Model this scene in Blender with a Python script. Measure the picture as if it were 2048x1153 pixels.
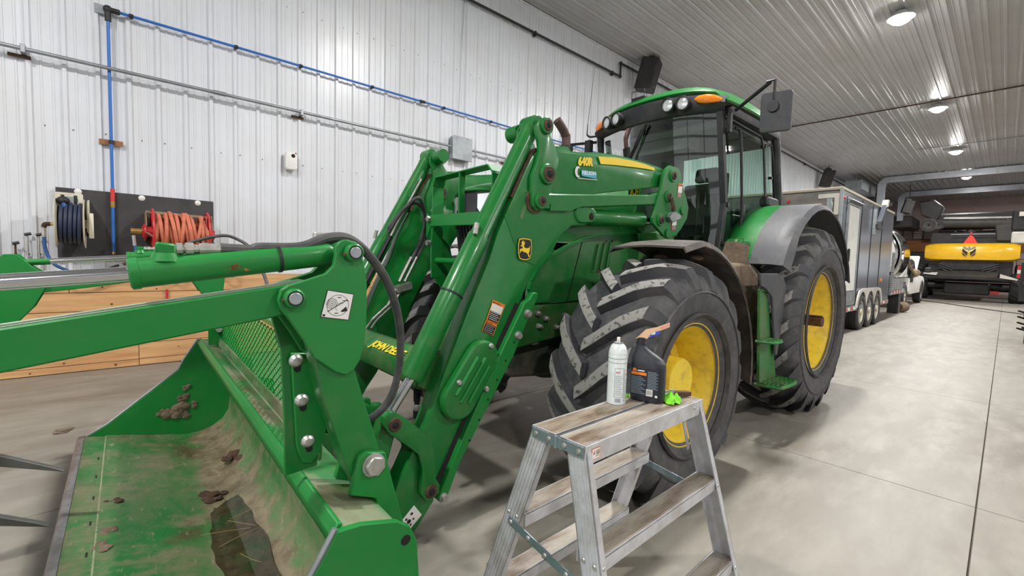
import bpy, bmesh, math, random
from mathutils import Vector, Matrix, Euler
random.seed(7)
PI = math.pi
for o in list(bpy.data.objects):
    bpy.data.objects.remove(o)
SC = bpy.context.scene
COL = SC.collection

# ------------------------------------------------------------------ camera
# world: X runs along the long wall, Y points at that wall, Z is up, metres
YAW, PITCH, ROLL = math.radians(42.17), math.radians(3.6), math.radians(1.66)
fwd = Vector((math.sin(YAW) * math.cos(PITCH), math.cos(YAW) * math.cos(PITCH), -math.sin(PITCH)))
rgt = Vector((math.cos(YAW), -math.sin(YAW), 0))
upv = rgt.cross(fwd)
rgt, upv = rgt * math.cos(ROLL) + upv * math.sin(ROLL), upv * math.cos(ROLL) - rgt * math.sin(ROLL)
cam = bpy.data.cameras.new('camera')
cam.sensor_width = 36.0
cam.lens = 36.0 * 892.6 / 2048.0
cam.clip_start = 0.02
cam.clip_end = 300
cam_o = bpy.data.objects.new('camera', cam)
COL.objects.link(cam_o)
m = Matrix((rgt, upv, -fwd)).transposed().to_4x4()
m.translation = Vector((0, 0, 1.45))
cam_o.matrix_world = m
SC.camera = cam_o

# ------------------------------------------------------------------ world, exposure
W = bpy.data.worlds.new('world')
SC.world = W
W.use_nodes = True
W.node_tree.nodes['Background'].inputs[0].default_value = (0.75, 0.85, 1.0, 1)
W.node_tree.nodes['Background'].inputs[1].default_value = 1.0
SC.view_settings.view_transform = 'Standard'
SC.view_settings.look = 'None'
SC.view_settings.gamma = 1.0
SC.view_settings.use_curve_mapping = False
SC.view_settings.exposure = 0.0
SC.cycles.use_denoising = True
SC.cycles.max_bounces = 8
SC.cycles.diffuse_bounces = 5
SC.cycles.glossy_bounces = 4
SC.cycles.transparent_max_bounces = 12
SC.cycles.sample_clamp_indirect = 6.0
SC.cycles.caustics_reflective = False
SC.cycles.caustics_refractive = False

CEIL = 6.9          # ceiling height
WALL_Y = 7.2        # long wall
FAR_X, BACK_X, SIDE_Y = 47.0, -14.0, -14.0
LAMP_Y, LAMP_DX = 1.83, 7.6
LAMP_POWER = 350.0
WINDOW_STRENGTH = 1.5

# ------------------------------------------------------------------ helpers
OFF = {}            # object name -> offset of its local frame inside its building frame


def srgb(r, g, b):
    f = lambda c: (c / 255 / 12.92) if c / 255 <= 0.04045 else ((c / 255 + 0.055) / 1.055) ** 2.4
    return (f(r), f(g), f(b))


def tag(o, label=None, cat=None, group=None, kind=None):
    if label: o['label'] = label
    if cat: o['category'] = cat
    if group: o['group'] = group
    if kind: o['kind'] = kind
    return o


def thing(name, label, cat, loc=(0, 0, 0), rotz=0.0, off=(0, 0, 0), group=None):
    o = bpy.data.objects.new(name, None)
    o.empty_display_size = 0.2
    COL.objects.link(o)
    o.location = loc
    o.rotation_euler = (0, 0, rotz)
    OFF[o.name] = Vector(off)
    return tag(o, label, cat, group)


def V(*a):
    return Vector(a)


class MB:
    def __init__(s):
        s.v, s.f = [], []

    def add(s, vs, fs):
        n = len(s.v)
        s.v += [Vector(p) for p in vs]
        s.f += [tuple(i + n for i in f) for f in fs]
        return s

    def prism(s, poly, a, b, axis='y'):
        P = [tuple(p) for p in poly]
        ar = sum(P[i][0] * P[(i + 1) % len(P)][1] - P[(i + 1) % len(P)][0] * P[i][1] for i in range(len(P)))
        if ar < 0: P = P[::-1]
        if a > b: a, b = b, a
        n = len(P)
        if axis == 'y':      # poly (x,z)
            mk = lambda p, t: (p[0], t, p[1])
            lo, hi = a, b
        elif axis == 'x':    # poly (y,z)
            mk = lambda p, t: (t, p[0], p[1])
            lo, hi = b, a
        else:                # poly (x,y)
            mk = lambda p, t: (p[0], p[1], t)
            lo, hi = b, a
        vs = [mk(p, lo) for p in P] + [mk(p, hi) for p in P]
        fs = [tuple(range(n)), tuple(range(2 * n - 1, n - 1, -1))]
        for i in range(n):
            j = (i + 1) % n
            fs.append((j, i, n + i, n + j))
        return s.add(vs, fs)

    def box(s, x0, x1, y0, y1, z0, z1):
        return s.prism([(x0, z0), (x1, z0), (x1, z1), (x0, z1)], y0, y1)

    def obox(s, c, ex, ey, ez):
        """box from centre and three half-extent vectors"""
        c, ex, ey, ez = Vector(c), Vector(ex), Vector(ey), Vector(ez)
        vs = []
        for k in (-1, 1):
            for j in (-1, 1):
                for i in (-1, 1):
                    vs.append(c + ex * i + ey * j + ez * k)
        fs = [(0, 2, 3, 1), (4, 5, 7, 6), (0, 1, 5, 4), (2, 6, 7, 3), (0, 4, 6, 2), (1, 3, 7, 5)]
        if ex.cross(ey).dot(ez) < 0: fs = [f[::-1] for f in fs]
        return s.add(vs, fs)

    def bar(s, p0, p1, w, h, up=(0, 0, 1)):
        p0, p1 = Vector(p0), Vector(p1)
        d = p1 - p0
        L = d.length
        d.normalize()
        u = Vector(up)
        if abs(u.dot(d)) > .98: u = Vector((1, 0, 0))
        sd = d.cross(u).normalized()
        u = sd.cross(d)
        return s.obox((p0 + p1) / 2, d * L / 2, sd * w / 2, u * h / 2)

    def lathe(s, prof, o=(0, 0, 0), ax=(0, 0, 1), n=24, ref=None):
        """prof: list of (r, h) along the axis"""
        o, ax = Vector(o), Vector(ax).normalized()
        a = ax.orthogonal().normalized() if ref is None else (Vector(ref) - ax * Vector(ref).dot(ax)).normalized()
        b = ax.cross(a)
        vs, fs, rings = [], [], []
        for r, h in prof:
            if r < 1e-6:
                rings.append((len(vs), 1))
                vs.append(o + ax * h)
            else:
                rings.append((len(vs), n))
                for i in range(n):
                    t = 2 * PI * i / n
                    vs.append(o + ax * h + (a * math.cos(t) + b * math.sin(t)) * r)
        for k in range(len(rings) - 1):
            (p, pn), (q, qn) = rings[k], rings[k + 1]
            for i in range(n):
                j = (i + 1) % n
                if pn == 1 and qn == 1: continue
                if pn == 1: fs.append((p, q + j, q + i))
                elif qn == 1: fs.append((p + i, p + j, q))
                else: fs.append((p + i, p + j, q + j, q + i))
        return s.add(vs, fs)

    def cyl(s, p0, p1, r0, r1=None, n=16):
        p0, p1 = Vector(p0), Vector(p1)
        r1 = r0 if r1 is None else r1
        L = (p1 - p0).length
        return s.lathe([(0, 0), (r0, 0), (r1, L), (0, L)], p0, p1 - p0, n)

    def tube(s, pts, r, n=8, sub=6, smooth=True):
        P = [Vector(p) for p in pts]
        if smooth and len(P) > 2:
            Q = []
            for i in range(len(P) - 1):
                a = P[max(i - 1, 0)]; b = P[i]; c = P[i + 1]; d = P[min(i + 2, len(P) - 1)]
                for k in range(sub):
                    t = k / sub
                    Q.append(0.5 * ((2 * b) + (c - a) * t + (2 * a - 5 * b + 4 * c - d) * t * t + (3 * b - a - 3 * c + d) * t ** 3))
            Q.append(P[-1])
            P = Q
        vs, fs = [], []
        prev = None
        for i, p in enumerate(P):
            d = (P[min(i + 1, len(P) - 1)] - P[max(i - 1, 0)]).normalized()
            a = d.orthogonal().normalized() if prev is None else (prev - d * prev.dot(d)).normalized()
            prev = a
            b = d.cross(a)
            for k in range(n):
                t = 2 * PI * k / n
                vs.append(p + (a * math.cos(t) + b * math.sin(t)) * r)
        for i in range(len(P) - 1):
            for k in range(n):
                j = (k + 1) % n
                fs.append((i * n + k, i * n + j, (i + 1) * n + j, (i + 1) * n + k))
        fs.append(tuple(range(n - 1, -1, -1)))
        e = (len(P) - 1) * n
        fs.append(tuple(range(e, e + n)))
        return s.add(vs, fs)

    def grid(s, rows):
        """rows: list of equally long lists of points -> quad sheet"""
        n = len(rows[0])
        vs = [p for r in rows for p in r]
        fs = [(i * n + k, i * n + k + 1, (i + 1) * n + k + 1, (i + 1) * n + k) for i in range(len(rows) - 1) for k in range(n - 1)]
        return s.add(vs, fs)

    def ball(s, c, r, n=12, sq=(1, 1, 1)):
        k = len(s.v)
        s.lathe([(0, -r)] + [(r * math.cos(-PI / 2 + PI * i / (n // 2)), r * math.sin(-PI / 2 + PI * i / (n // 2))) for i in range(1, n // 2)] + [(0, r)], (0, 0, 0), (0, 0, 1), n)
        for i in range(k, len(s.v)):
            p = s.v[i]
            s.v[i] = Vector(c) + Vector((p.x * sq[0], p.y * sq[1], p.z * sq[2]))
        return s

    def rot(s, k, M, about=(0, 0, 0)):
        ab = Vector(about)
        for i in range(k, len(s.v)):
            s.v[i] = ab + M @ (s.v[i] - ab)
        return s

    def mesh(s, name, off=(0, 0, 0), bevel=0.0, seg=1, angle=35, solid=0.0):
        off = Vector(off)
        me = bpy.data.meshes.new(name)
        me.from_pydata([p - off for p in s.v], [], s.f)
        me.validate()
        if bevel > 0 or solid:
            bm = bmesh.new()
            bm.from_mesh(me)
            if solid:
                bmesh.ops.recalc_face_normals(bm, faces=bm.faces)
                bmesh.ops.solidify(bm, geom=bm.faces[:], thickness=solid)
            if bevel > 0:
                bm.normal_update()
                es = [e for e in bm.edges if len(e.link_faces) == 2 and e.calc_face_angle(0) > math.radians(30)]
                bmesh.ops.bevel(bm, geom=es, offset=bevel, segments=seg, profile=.6, affect='EDGES', clamp_overlap=True)
            bm.to_mesh(me)
            bm.free()
        for p in me.polygons: p.use_smooth = True
        me.set_sharp_from_angle(angle=math.radians(angle))
        return me

    def build(s, name, mat, parent=None, loc=None, bevel=0.0, seg=1, angle=35, solid=0.0, label=None):
        po = OFF.get(parent.name, Vector()) if parent else Vector()
        off = Vector(loc) if loc is not None else po
        me = s.mesh(name, off, bevel, seg, angle, solid)
        me.materials.append(mat)
        o = bpy.data.objects.new(name, me)
        COL.objects.link(o)
        if parent: o.parent = parent
        if loc is not None: o.location = off - po
        OFF[o.name] = off
        if label: o['label'] = label
        return o


def dup(o, parent=None, loc=None, rot=None, scale=None, label=None):
    c = o.copy()
    COL.objects.link(c)
    c.parent = parent
    if loc is not None: c.location = loc
    if rot is not None: c.rotation_euler = rot
    if scale is not None: c.scale = scale
    if label: c['label'] = label
    OFF[c.name] = OFF.get(o.name, Vector())
    return c


def copy_tree(o, parent=None):
    c = dup(o, parent)
    for ch in [x for x in bpy.data.objects if x.parent == o]:
        copy_tree(ch, c)
    return c


def lettering(name, text, size, p, ex, ey, mat, parent, depth=0.0015, align='LEFT', sx=1.0, offset=0.0, shear=0.0):
    cu = bpy.data.curves.new(name, 'FONT')
    cu.body = text
    cu.size = size
    cu.align_x = align
    cu.extrude = depth / 2
    cu.offset = offset
    cu.shear = shear
    cu.resolution_u = 3
    t = bpy.data.objects.new(name + '_curve', cu)
    COL.objects.link(t)
    dg = bpy.context.evaluated_depsgraph_get()
    me = bpy.data.meshes.new_from_object(t.evaluated_get(dg))
    bpy.data.objects.remove(t)
    ex, ey = Vector(ex).normalized(), Vector(ey).normalized()
    ez = ex.cross(ey).normalized()
    po = OFF.get(parent.name, Vector()) if parent else Vector()
    for v in me.vertices:
        c = v.co
        v.co = Vector(p) - po + ex * c.x * sx + ey * c.y + ez * c.z
    me.materials.clear()
    me.materials.append(mat)
    o = bpy.data.objects.new(name, me)
    COL.objects.link(o)
    o.parent = parent
    OFF[o.name] = po
    return o


def circle(cx, cz, r, a0=0, a1=360, n=24):
    return [(cx + r * math.cos(math.radians(a0 + (a1 - a0) * i / n)), cz + r * math.sin(math.radians(a0 + (a1 - a0) * i / n))) for i in range(n + (0 if abs(a1 - a0) >= 360 else 1))]


def rrect(x0, x1, z0, z1, r, n=4):
    P = []
    for (cx, cz, a) in ((x1 - r, z1 - r, 0), (x0 + r, z1 - r, 90), (x0 + r, z0 + r, 180), (x1 - r, z0 + r, 270)):
        for i in range(n + 1):
            t = math.radians(a + 90 * i / n)
            P.append((cx + r * math.cos(t), cz + r * math.sin(t)))
    return P


def capsule(p, q, rp, rq, n=8):
    """outline of a link with round ends in a plane"""
    (x0, z0), (x1, z1) = p, q
    a = math.atan2(z1 - z0, x1 - x0)
    P = [(x1 + rq * math.cos(a - PI / 2 + PI * i / n), z1 + rq * math.sin(a - PI / 2 + PI * i / n)) for i in range(n + 1)]
    P += [(x0 + rp * math.cos(a + PI / 2 + PI * i / n), z0 + rp * math.sin(a + PI / 2 + PI * i / n)) for i in range(n + 1)]
    return P


# ------------------------------------------------------------------ materials
def mat(name, col, rough=.5, metal=0.0, dirt=None, scale=6.0, amount=.5, lo=.45, hi=.65, bump=0.0, bscale=60.0, spec=.5, coat=0.0, stretch=None, dirt2=None, rdirt=None, world=False):
    M = bpy.data.materials.new(name)
    M.use_nodes = True
    N, L = M.node_tree.nodes, M.node_tree.links
    b = N['Principled BSDF']
    b.inputs['Base Color'].default_value = (*col, 1)
    b.inputs['Roughness'].default_value = rough
    b.inputs['Metallic'].default_value = metal
    b.inputs['Specular IOR Level'].default_value = spec
    if coat:
        b.inputs['Coat Weight'].default_value = coat
        b.inputs['Coat Roughness'].default_value = .12
    tc = N.new('ShaderNodeTexCoord')
    src = tc.outputs['Object']
    if world: src = N.new('ShaderNodeNewGeometry').outputs['Position']
    if stretch:
        mp = N.new('ShaderNodeMapping')
        mp.inputs['Scale'].default_value = stretch
        L.new(src, mp.inputs['Vector'])
        src = mp.outputs['Vector']
    cur = None
    if dirt:
        for k, (dc, sc_, am) in enumerate([(dirt, scale, amount)] + ([dirt2] if dirt2 else [])):
            nz = N.new('ShaderNodeTexNoise')
            nz.inputs['Scale'].default_value = sc_
            nz.inputs['Detail'].default_value = 7
            nz.inputs['Roughness'].default_value = .62
            L.new(src, nz.inputs['Vector'])
            rp = N.new('ShaderNodeMapRange')
            rp.inputs[1].default_value = lo
            rp.inputs[2].default_value = hi
            rp.inputs[3].default_value = 0
            rp.inputs[4].default_value = am
            L.new(nz.outputs['Fac'], rp.inputs[0])
            mx = N.new('ShaderNodeMix')
            mx.data_type = 'RGBA'
            mx.inputs['A'].default_value = (*col, 1)
            if cur is not None: L.new(cur, mx.inputs['A'])
            mx.inputs['B'].default_value = (*dc, 1)
            L.new(rp.outputs[0], mx.inputs['Factor'])
            cur = mx.outputs['Result']
            if k == 0 and rdirt is not None:
                mr = N.new('ShaderNodeMapRange')
                mr.inputs[1].default_value = 0
                mr.inputs[2].default_value = 1
                mr.inputs[3].default_value = rough
                mr.inputs[4].default_value = rdirt
                L.new(rp.outputs[0], mr.inputs[0])
                L.new(mr.outputs[0], b.inputs['Roughness'])
        L.new(cur, b.inputs['Base Color'])
    if bump:
        nb = N.new('ShaderNodeTexNoise')
        nb.inputs['Scale'].default_value = bscale
        nb.inputs['Detail'].default_value = 4
        L.new(src, nb.inputs['Vector'])
        bp = N.new('ShaderNodeBump')
        bp.inputs['Strength'].default_value = bump
        bp.inputs['Distance'].default_value = .01
        L.new(nb.outputs['Fac'], bp.inputs['Height'])
        L.new(bp.outputs['Normal'], b.inputs['Normal'])
    return M


def glow(name, col, strength):
    M = bpy.data.materials.new(name)
    M.use_nodes = True
    b = M.node_tree.nodes['Principled BSDF']
    b.inputs['Base Color'].default_value = (*col, 1)
    b.inputs['Emission Color'].default_value = (*col, 1)
    b.inputs['Emission Strength'].default_value = strength
    return M


def glass(name, tint, refl=.5, rough=.02):
    """thin pane: tinted see-through plus a mirror coat by fresnel"""
    M = bpy.data.materials.new(name)
    M.use_nodes = True
    N, L = M.node_tree.nodes, M.node_tree.links
    N.clear()
    out = N.new('ShaderNodeOutputMaterial')
    tr = N.new('ShaderNodeBsdfTransparent'); tr.inputs[0].default_value = (*tint, 1)
    gl = N.new('ShaderNodeBsdfGlossy'); gl.inputs['Roughness'].default_value = rough
    fr = N.new('ShaderNodeFresnel'); fr.inputs['IOR'].default_value = 1.5
    ml = N.new('ShaderNodeMath'); ml.operation = 'MULTIPLY_ADD'
    ml.inputs[1].default_value = refl * 2
    ml.inputs[2].default_value = .02
    mx = N.new('ShaderNodeMixShader')
    L.new(fr.outputs[0], ml.inputs[0]); L.new(ml.outputs[0], mx.inputs[0])
    L.new(tr.outputs[0], mx.inputs[1]); L.new(gl.outputs[0], mx.inputs[2])
    L.new(mx.outputs[0], out.inputs[0])
    return M


dust = srgb(168, 152, 128)
GREEN = srgb(16, 112, 44)
M_green = mat('green_paint', GREEN, .33, 0, dirt=srgb(36, 118, 52), scale=3.5, amount=.5, lo=.5, hi=.75, dirt2=(dust, 9, .10), coat=.2, rdirt=.5, spec=.4)
M_greend = mat('green_paint_dusty', GREEN, .45, 0, dirt=srgb(128, 132, 98), scale=5, amount=.55, lo=.42, hi=.72, dirt2=(srgb(90, 74, 56), 11, .45), rdirt=.8, bump=.05, bscale=90)
M_bucket = mat('green_paint_worn', srgb(36, 118, 56), .5, 0, dirt=srgb(138, 134, 110), scale=4.5, amount=.72, lo=.46, hi=.60, dirt2=(srgb(96, 74, 52), 7, .55), rdirt=.85, bump=.12, bscale=40, stretch=(1, .55, 1))
M_greenc = mat('green_plate', srgb(20, 122, 50), .42, 0, dirt=srgb(40, 132, 62), scale=2.5, amount=.5, lo=.45, hi=.75, dirt2=(srgb(120, 110, 80), 14, .08), coat=.08, spec=.35)
M_hood = mat('green_hood', srgb(32, 112, 50), .3, 0, dirt=srgb(104, 116, 82), scale=4, amount=.5, lo=.45, hi=.8, coat=.4, rdirt=.7)
M_rust = mat('rust_grease', srgb(70, 50, 40), .75, .2, dirt=srgb(120, 92, 68), scale=14, amount=.7, bump=.2)
M_bolt = mat('zinc_bolt', srgb(190, 188, 184), .4, .7, dirt=srgb(140, 132, 118), scale=20, amount=.5)
M_chrome = mat('chrome_rod', srgb(205, 205, 208), .16, 1.0)
M_galv = mat('galvanised_steel', srgb(160, 165, 168), .42, .75, dirt=srgb(120, 124, 128), scale=5, amount=.5)
M_black = mat('black_plastic', srgb(40, 41, 45), .55, 0, dirt=srgb(82, 80, 76), scale=5, amount=.45)
M_blackm = mat('black_metal', srgb(30, 31, 34), .45, .1, dirt=srgb(66, 63, 60), scale=7, amount=.4)
M_fender = mat('fender_plastic', srgb(72, 73, 78), .55, 0, dirt=srgb(96, 92, 88), scale=6, amount=.5, dirt2=(srgb(56, 55, 56), 20, .3))
M_fenderm = mat('fender_muddy', srgb(74, 69, 66), .7, 0, dirt=srgb(120, 108, 96), scale=7, amount=.7, dirt2=(srgb(66, 56, 50), 12, .5), bump=.1)
M_mud = mat('mud_caked', srgb(120, 104, 86), .95, 0, dirt=srgb(84, 70, 58), scale=9, amount=.8, bump=.5, bscale=35)
M_mudd = mat('mud_dark', srgb(84, 62, 48), .95, 0, dirt=srgb(60, 42, 34), scale=12, amount=.8, bump=.6, bscale=45)
M_rubber = mat('tyre_rubber', srgb(54, 55, 60), .62, 0, dirt=srgb(92, 89, 87), scale=5, amount=.6, lo=.42, hi=.72, dirt2=(srgb(112, 108, 102), 22, .35), bump=.1, bscale=60)
M_lug = mat('tyre_lug', srgb(56, 57, 62), .65, 0, dirt=srgb(96, 92, 88), scale=7, amount=.6, lo=.45, hi=.75, world=True)
M_lugtop = mat('lug_face', srgb(134, 132, 128), .8, 0, dirt=srgb(50, 49, 50), scale=26, amount=.95, lo=.54, hi=.62, world=True)
M_hose = mat('rubber_hose', srgb(64, 64, 66), .6, 0, dirt=srgb(104, 102, 98), scale=16, amount=.5)
M_yellow = mat('rim_yellow', srgb(240, 208, 58), .4, 0, dirt=srgb(178, 148, 70), scale=5, amount=.6, lo=.5, hi=.75, dirt2=(srgb(96, 78, 46), 16, .35), rdirt=.7)
M_yelclean = mat('decal_yellow', srgb(250, 215, 40), .4)
M_white = mat('decal_white', srgb(232, 230, 226), .45)
M_ink = mat('decal_black', srgb(22, 22, 24), .5)
M_orange = mat('decal_orange', srgb(238, 128, 30), .45)
M_red = mat('decal_red', srgb(206, 48, 40), .45)
M_cyan = mat('decal_cyan', srgb(70, 170, 200), .45)
M_amber = mat('amber_lens', srgb(250, 140, 30), .15, coat=.5)
M_lens = mat('clear_lens', srgb(225, 228, 230), .12, .3, coat=.5)
M_glass = glass('cab_glass', (.64, .79, .72), .36)
M_cavity = mat('dark_cavity', srgb(30, 28, 26), .9)  # near-black paints the shade in holes and gaps, colours dark fittings too
M_driveline = mat('driveline_cast', srgb(62, 74, 62), .75, 0, dirt=srgb(108, 100, 86), scale=8, amount=.75, bump=.3, bscale=30)

# ------------------------------------------------------------------ the building
M_wall = mat('white_wall_steel', srgb(222, 224, 230), .3, 0, dirt=srgb(208, 210, 214), scale=.8, amount=.6, lo=.4, hi=.7, dirt2=(srgb(190, 182, 166), 1.3, .16), spec=.5, world=True)
M_ceil = mat('ceiling_steel', srgb(182, 183, 185), .38, 0, dirt=srgb(164, 163, 161), scale=.6, amount=.6, lo=.4, hi=.7, world=True)
M_screw = mat('wall_screw', srgb(120, 118, 114), .5, .5)
M_conc = mat('concrete', srgb(137, 132, 122), .5, 0, dirt=srgb(108, 100, 88), scale=.5, amount=.8, lo=.44, hi=.68, dirt2=(srgb(152, 148, 138), 3.2, .8), bump=.04, bscale=14, stretch=(.55, 1.6, 1), world=True)
M_joint = mat('joint_dirt', srgb(92, 84, 74), .9)
M_far = mat('far_wall_steel', srgb(196, 172, 164), .5, 0, dirt=srgb(170, 146, 136), scale=1.2, amount=.5)
BACK_X = -9.5


def room_piece(name, mb, m, kind='structure', **k):
    o = mb.build(name, m, **k)
    o['kind'] = kind
    return o


# floor: a dark bed with cast slabs on it, joints open between them
floor = room_piece('floor', MB().box(BACK_X, FAR_X, SIDE_Y, WALL_Y, -.16, -.012), M_joint)
JX, JY, G = 3.96, .03, .0035
slabs = {}
xs = [JX + 3.29 * k for k in range(-4, 14)]
ys = [JY + 3.4 * k for k in range(-5, 4)]
for i in range(len(xs) - 1):
    for j in range(len(ys) - 1):
        x0, x1 = max(xs[i], BACK_X), min(xs[i + 1], FAR_X)
        y0, y1 = max(ys[j], SIDE_Y), min(ys[j + 1], WALL_Y)
        if x1 - x0 < .05 or y1 - y0 < .05: continue
        key = (round(x1 - x0, 3), round(y1 - y0, 3))
        if key not in slabs:
            w, d = (x1 - x0) / 2 - G, (y1 - y0) / 2 - G
            slabs[key] = MB().box(-w, w, -d, d, -.012, 0).mesh('slab', bevel=.002)
            slabs[key].materials.append(M_conc)
        o = bpy.data.objects.new('slab', slabs[key])
        COL.objects.link(o)
        o.parent = floor
        o.location = ((x0 + x1) / 2, (y0 + y1) / 2, 0)

# profiled steel sheets: three tall ribs and low swages between them
RP = .2745


def sheet_profile(n=3):
    P = []
    for k in range(n):
        a = k * RP
        P += [(a - .032, 0), (a - .017, .03), (a + .015, .03), (a + .028, 0)] if k else [(a - .030, .004), (a - .030, .008), (a - .017, .034), (a + .015, .034), (a + .028, 0)]
        for c in (.092, .182):
            P += [(a + c - .013, 0), (a + c - .007, .008), (a + c + .007, .008), (a + c + .012, 0)]
    P.append((n * RP - .02, .002))
    return P


SW = 3 * RP
wall = room_piece('wall_left', MB().box(BACK_X, FAR_X, WALL_Y + .03, WALL_Y + .25, -.1, CEIL + .1), M_wall)
prof = sheet_profile()
me = MB().grid([[V(x, -h, z) for x, h in prof] for z in (1.16, CEIL)]).mesh('wall_sheet', angle=12)
me.materials.append(M_wall)
x = .23 - SW * 12
n = 0
while x < FAR_X - SW:
    o = bpy.data.objects.new('wall_sheet', me)
    COL.objects.link(o)
    o.parent = wall
    o.location = (x, WALL_Y, 0)
    x += SW
    n += 1
# screws on the wall sheets
scr = MB()
scr.lathe([(0, 0), (.009, .001), (.007, .007), (0, .009)], (0, 0, 0), (0, -1, 0), 6)
sme = scr.mesh('screw')
sme.materials.append(M_screw)
for zz in (2.785, 5.0):
    for k in range(-3, 40):
        o = bpy.data.objects.new('screw', sme)
        COL.objects.link(o)
        o.parent = wall
        o.location = (.23 + RP * k + .055 + (.05 if k % 3 == 0 else 0), WALL_Y - .001, zz + random.uniform(-.01, .01))

ceiling = room_piece('ceiling', MB().box(BACK_X, FAR_X, SIDE_Y, WALL_Y + .2, CEIL + .03, CEIL + .2), M_ceil)
PL = 7.16
cme = MB().grid([[V(xx, h_, -h) for h_, h in prof] for xx in (0, PL - .004)]).mesh('ceiling_sheet', angle=12)
cme.materials.append(M_ceil)
for i in range(-5, 4):
    for j in range(26):
        y = WALL_Y - SW * (j + 1) + .03
        if y < SIDE_Y: continue
        xx = 19.53 + PL * i
        if xx < BACK_X - PL or xx > FAR_X: continue
        o = bpy.data.objects.new('ceiling_sheet', cme)
        COL.objects.link(o)
        o.parent = ceiling
        o.location = (xx, y, CEIL)
# J trim where wall meets ceiling
room_piece('trim_1', MB().box(BACK_X, FAR_X, WALL_Y - .045, WALL_Y, CEIL - .05, CEIL - .021), M_wall)
# trim under the sheets
room_piece('trim_2', MB().box(BACK_X, FAR_X, WALL_Y - .03, WALL_Y + .03, 1.145, 1.185), M_wall)

room_piece('wall_right', MB().box(BACK_X, FAR_X, SIDE_Y - .2, SIDE_Y, -.1, CEIL + .1), M_wall)
room_piece('wall_far', MB().box(FAR_X, FAR_X + .2, SIDE_Y, WALL_Y + .2, -.1, CEIL + .1), M_far)
room_piece('wall_back', MB().box(BACK_X - .2, BACK_X, SIDE_Y, WALL_Y + .2, -.1, CEIL + .1), M_wall)
# timber kick boards along the foot of the long wall
M_wood = mat('pine_plank', srgb(222, 176, 124), .6, 0, dirt=srgb(196, 140, 90), scale=3.0, amount=.8, lo=.4, hi=.7, dirt2=(srgb(120, 78, 46), 9, .35), bump=.06, bscale=20, stretch=(.22, 1, 3))
M_knot = mat('plank_knot', srgb(110, 70, 42), .7)
M_gap = mat('plank_gap', srgb(70, 48, 34), .9)
kick = room_piece('trim_3', MB().box(BACK_X, FAR_X, WALL_Y - .004, WALL_Y + .03, 0, 1.15), M_gap)
zs = [.004, .085, .285, .485, .705, .925, 1.145]
rnd = random.Random(3)
for r_ in range(6):
    x = BACK_X + rnd.uniform(.3, 3)
    x = [-6.0, -5.0, .26, -3.5, -5.2, -4.4][r_] - 9.76 + (9.76 if r_ != 2 else 0)
    x = {0: .26 - 4.88 * 2, 1: .26 - 4.88 * 2, 2: -2.2 - 4.88, 3: .95 - 4.88 * 2, 4: -.95 - 4.88, 5: -.34 - 4.88}[r_]
    while x < 30:
        l = 4.88
        d = rnd.uniform(-.003, .003)
        pk = MB().box(x + .0025, x + l - .0025, WALL_Y - .042 + d, WALL_Y - .004, zs[r_] + .003, zs[r_ + 1] - .003).build('plank', M_wood, kick, loc=(x, WALL_Y, zs[r_]), bevel=.003)
        if x > -6 and x < 6:
            kb = MB()
            for q in range(rnd.randint(3, 6)):
                kx, kz, kr = x + rnd.uniform(.2, l - .2), rnd.uniform(zs[r_] + .03, zs[r_ + 1] - .03), rnd.uniform(.008, .016)
                kb.lathe([(0, .0012), (kr, .001), (kr, -.002)], (kx, WALL_Y - .042 + d, kz), (0, -1, 0), 10)
            kb.build('knot', M_knot, pk)
        x += l

# windows and glazed overhead doors that let the daylight in (behind the camera and at the far end)
M_day = glow('daylight_pane', (.92, .96, 1.0), WINDOW_STRENGTH)
M_frame = mat('door_frame', srgb(210, 210, 210), .5)


def glazed_door(name, ax, at, a0, a1, z0, z1, na, nz, inward):
    fr = MB()
    t = .06
    da, dz = (a1 - a0) / na, (z1 - z0) / nz
    put = lambda mb, p0, p1, q0, q1, d0, d1: (mb.box(min(d0, d1), max(d0, d1), p0, p1, q0, q1) if ax == 'x' else mb.box(p0, p1, min(d0, d1), max(d0, d1), q0, q1))
    for i in range(na + 1):
        put(fr, a0 + da * i - t, a0 + da * i + t, z0 - t, z1 + t, at, at + inward * .08)
    for k in range(nz + 1):
        put(fr, a0 - t, a1 + t, z0 + dz * k - t, z0 + dz * k + t, at, at + inward * .075)
    f = room_piece(name, fr, M_frame)
    for i in range(na):
        for k in range(nz):
            mb = MB()
            put(mb, a0 + da * i + t, a0 + da * (i + 1) - t, z0 + dz * k + t, z0 + dz * (k + 1) - t, at + inward * .01, at + inward * .03)
            mb.build('pane', M_day, f)
    return f


glazed_door('door_1', 'x', BACK_X, -4.5, 5.5, .9, 5.2, 4, 5, 1)
glazed_door('door_2', 'x', FAR_X, -9.0, -3.6, 1.0, 4.4, 3, 3, -1)
glazed_door('door_3', 'y', SIDE_Y, 2.0, 10.0, .9, 4.6, 4, 4, 1)

# far wall timber band and mezzanine stair rail are built with the far things

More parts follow.
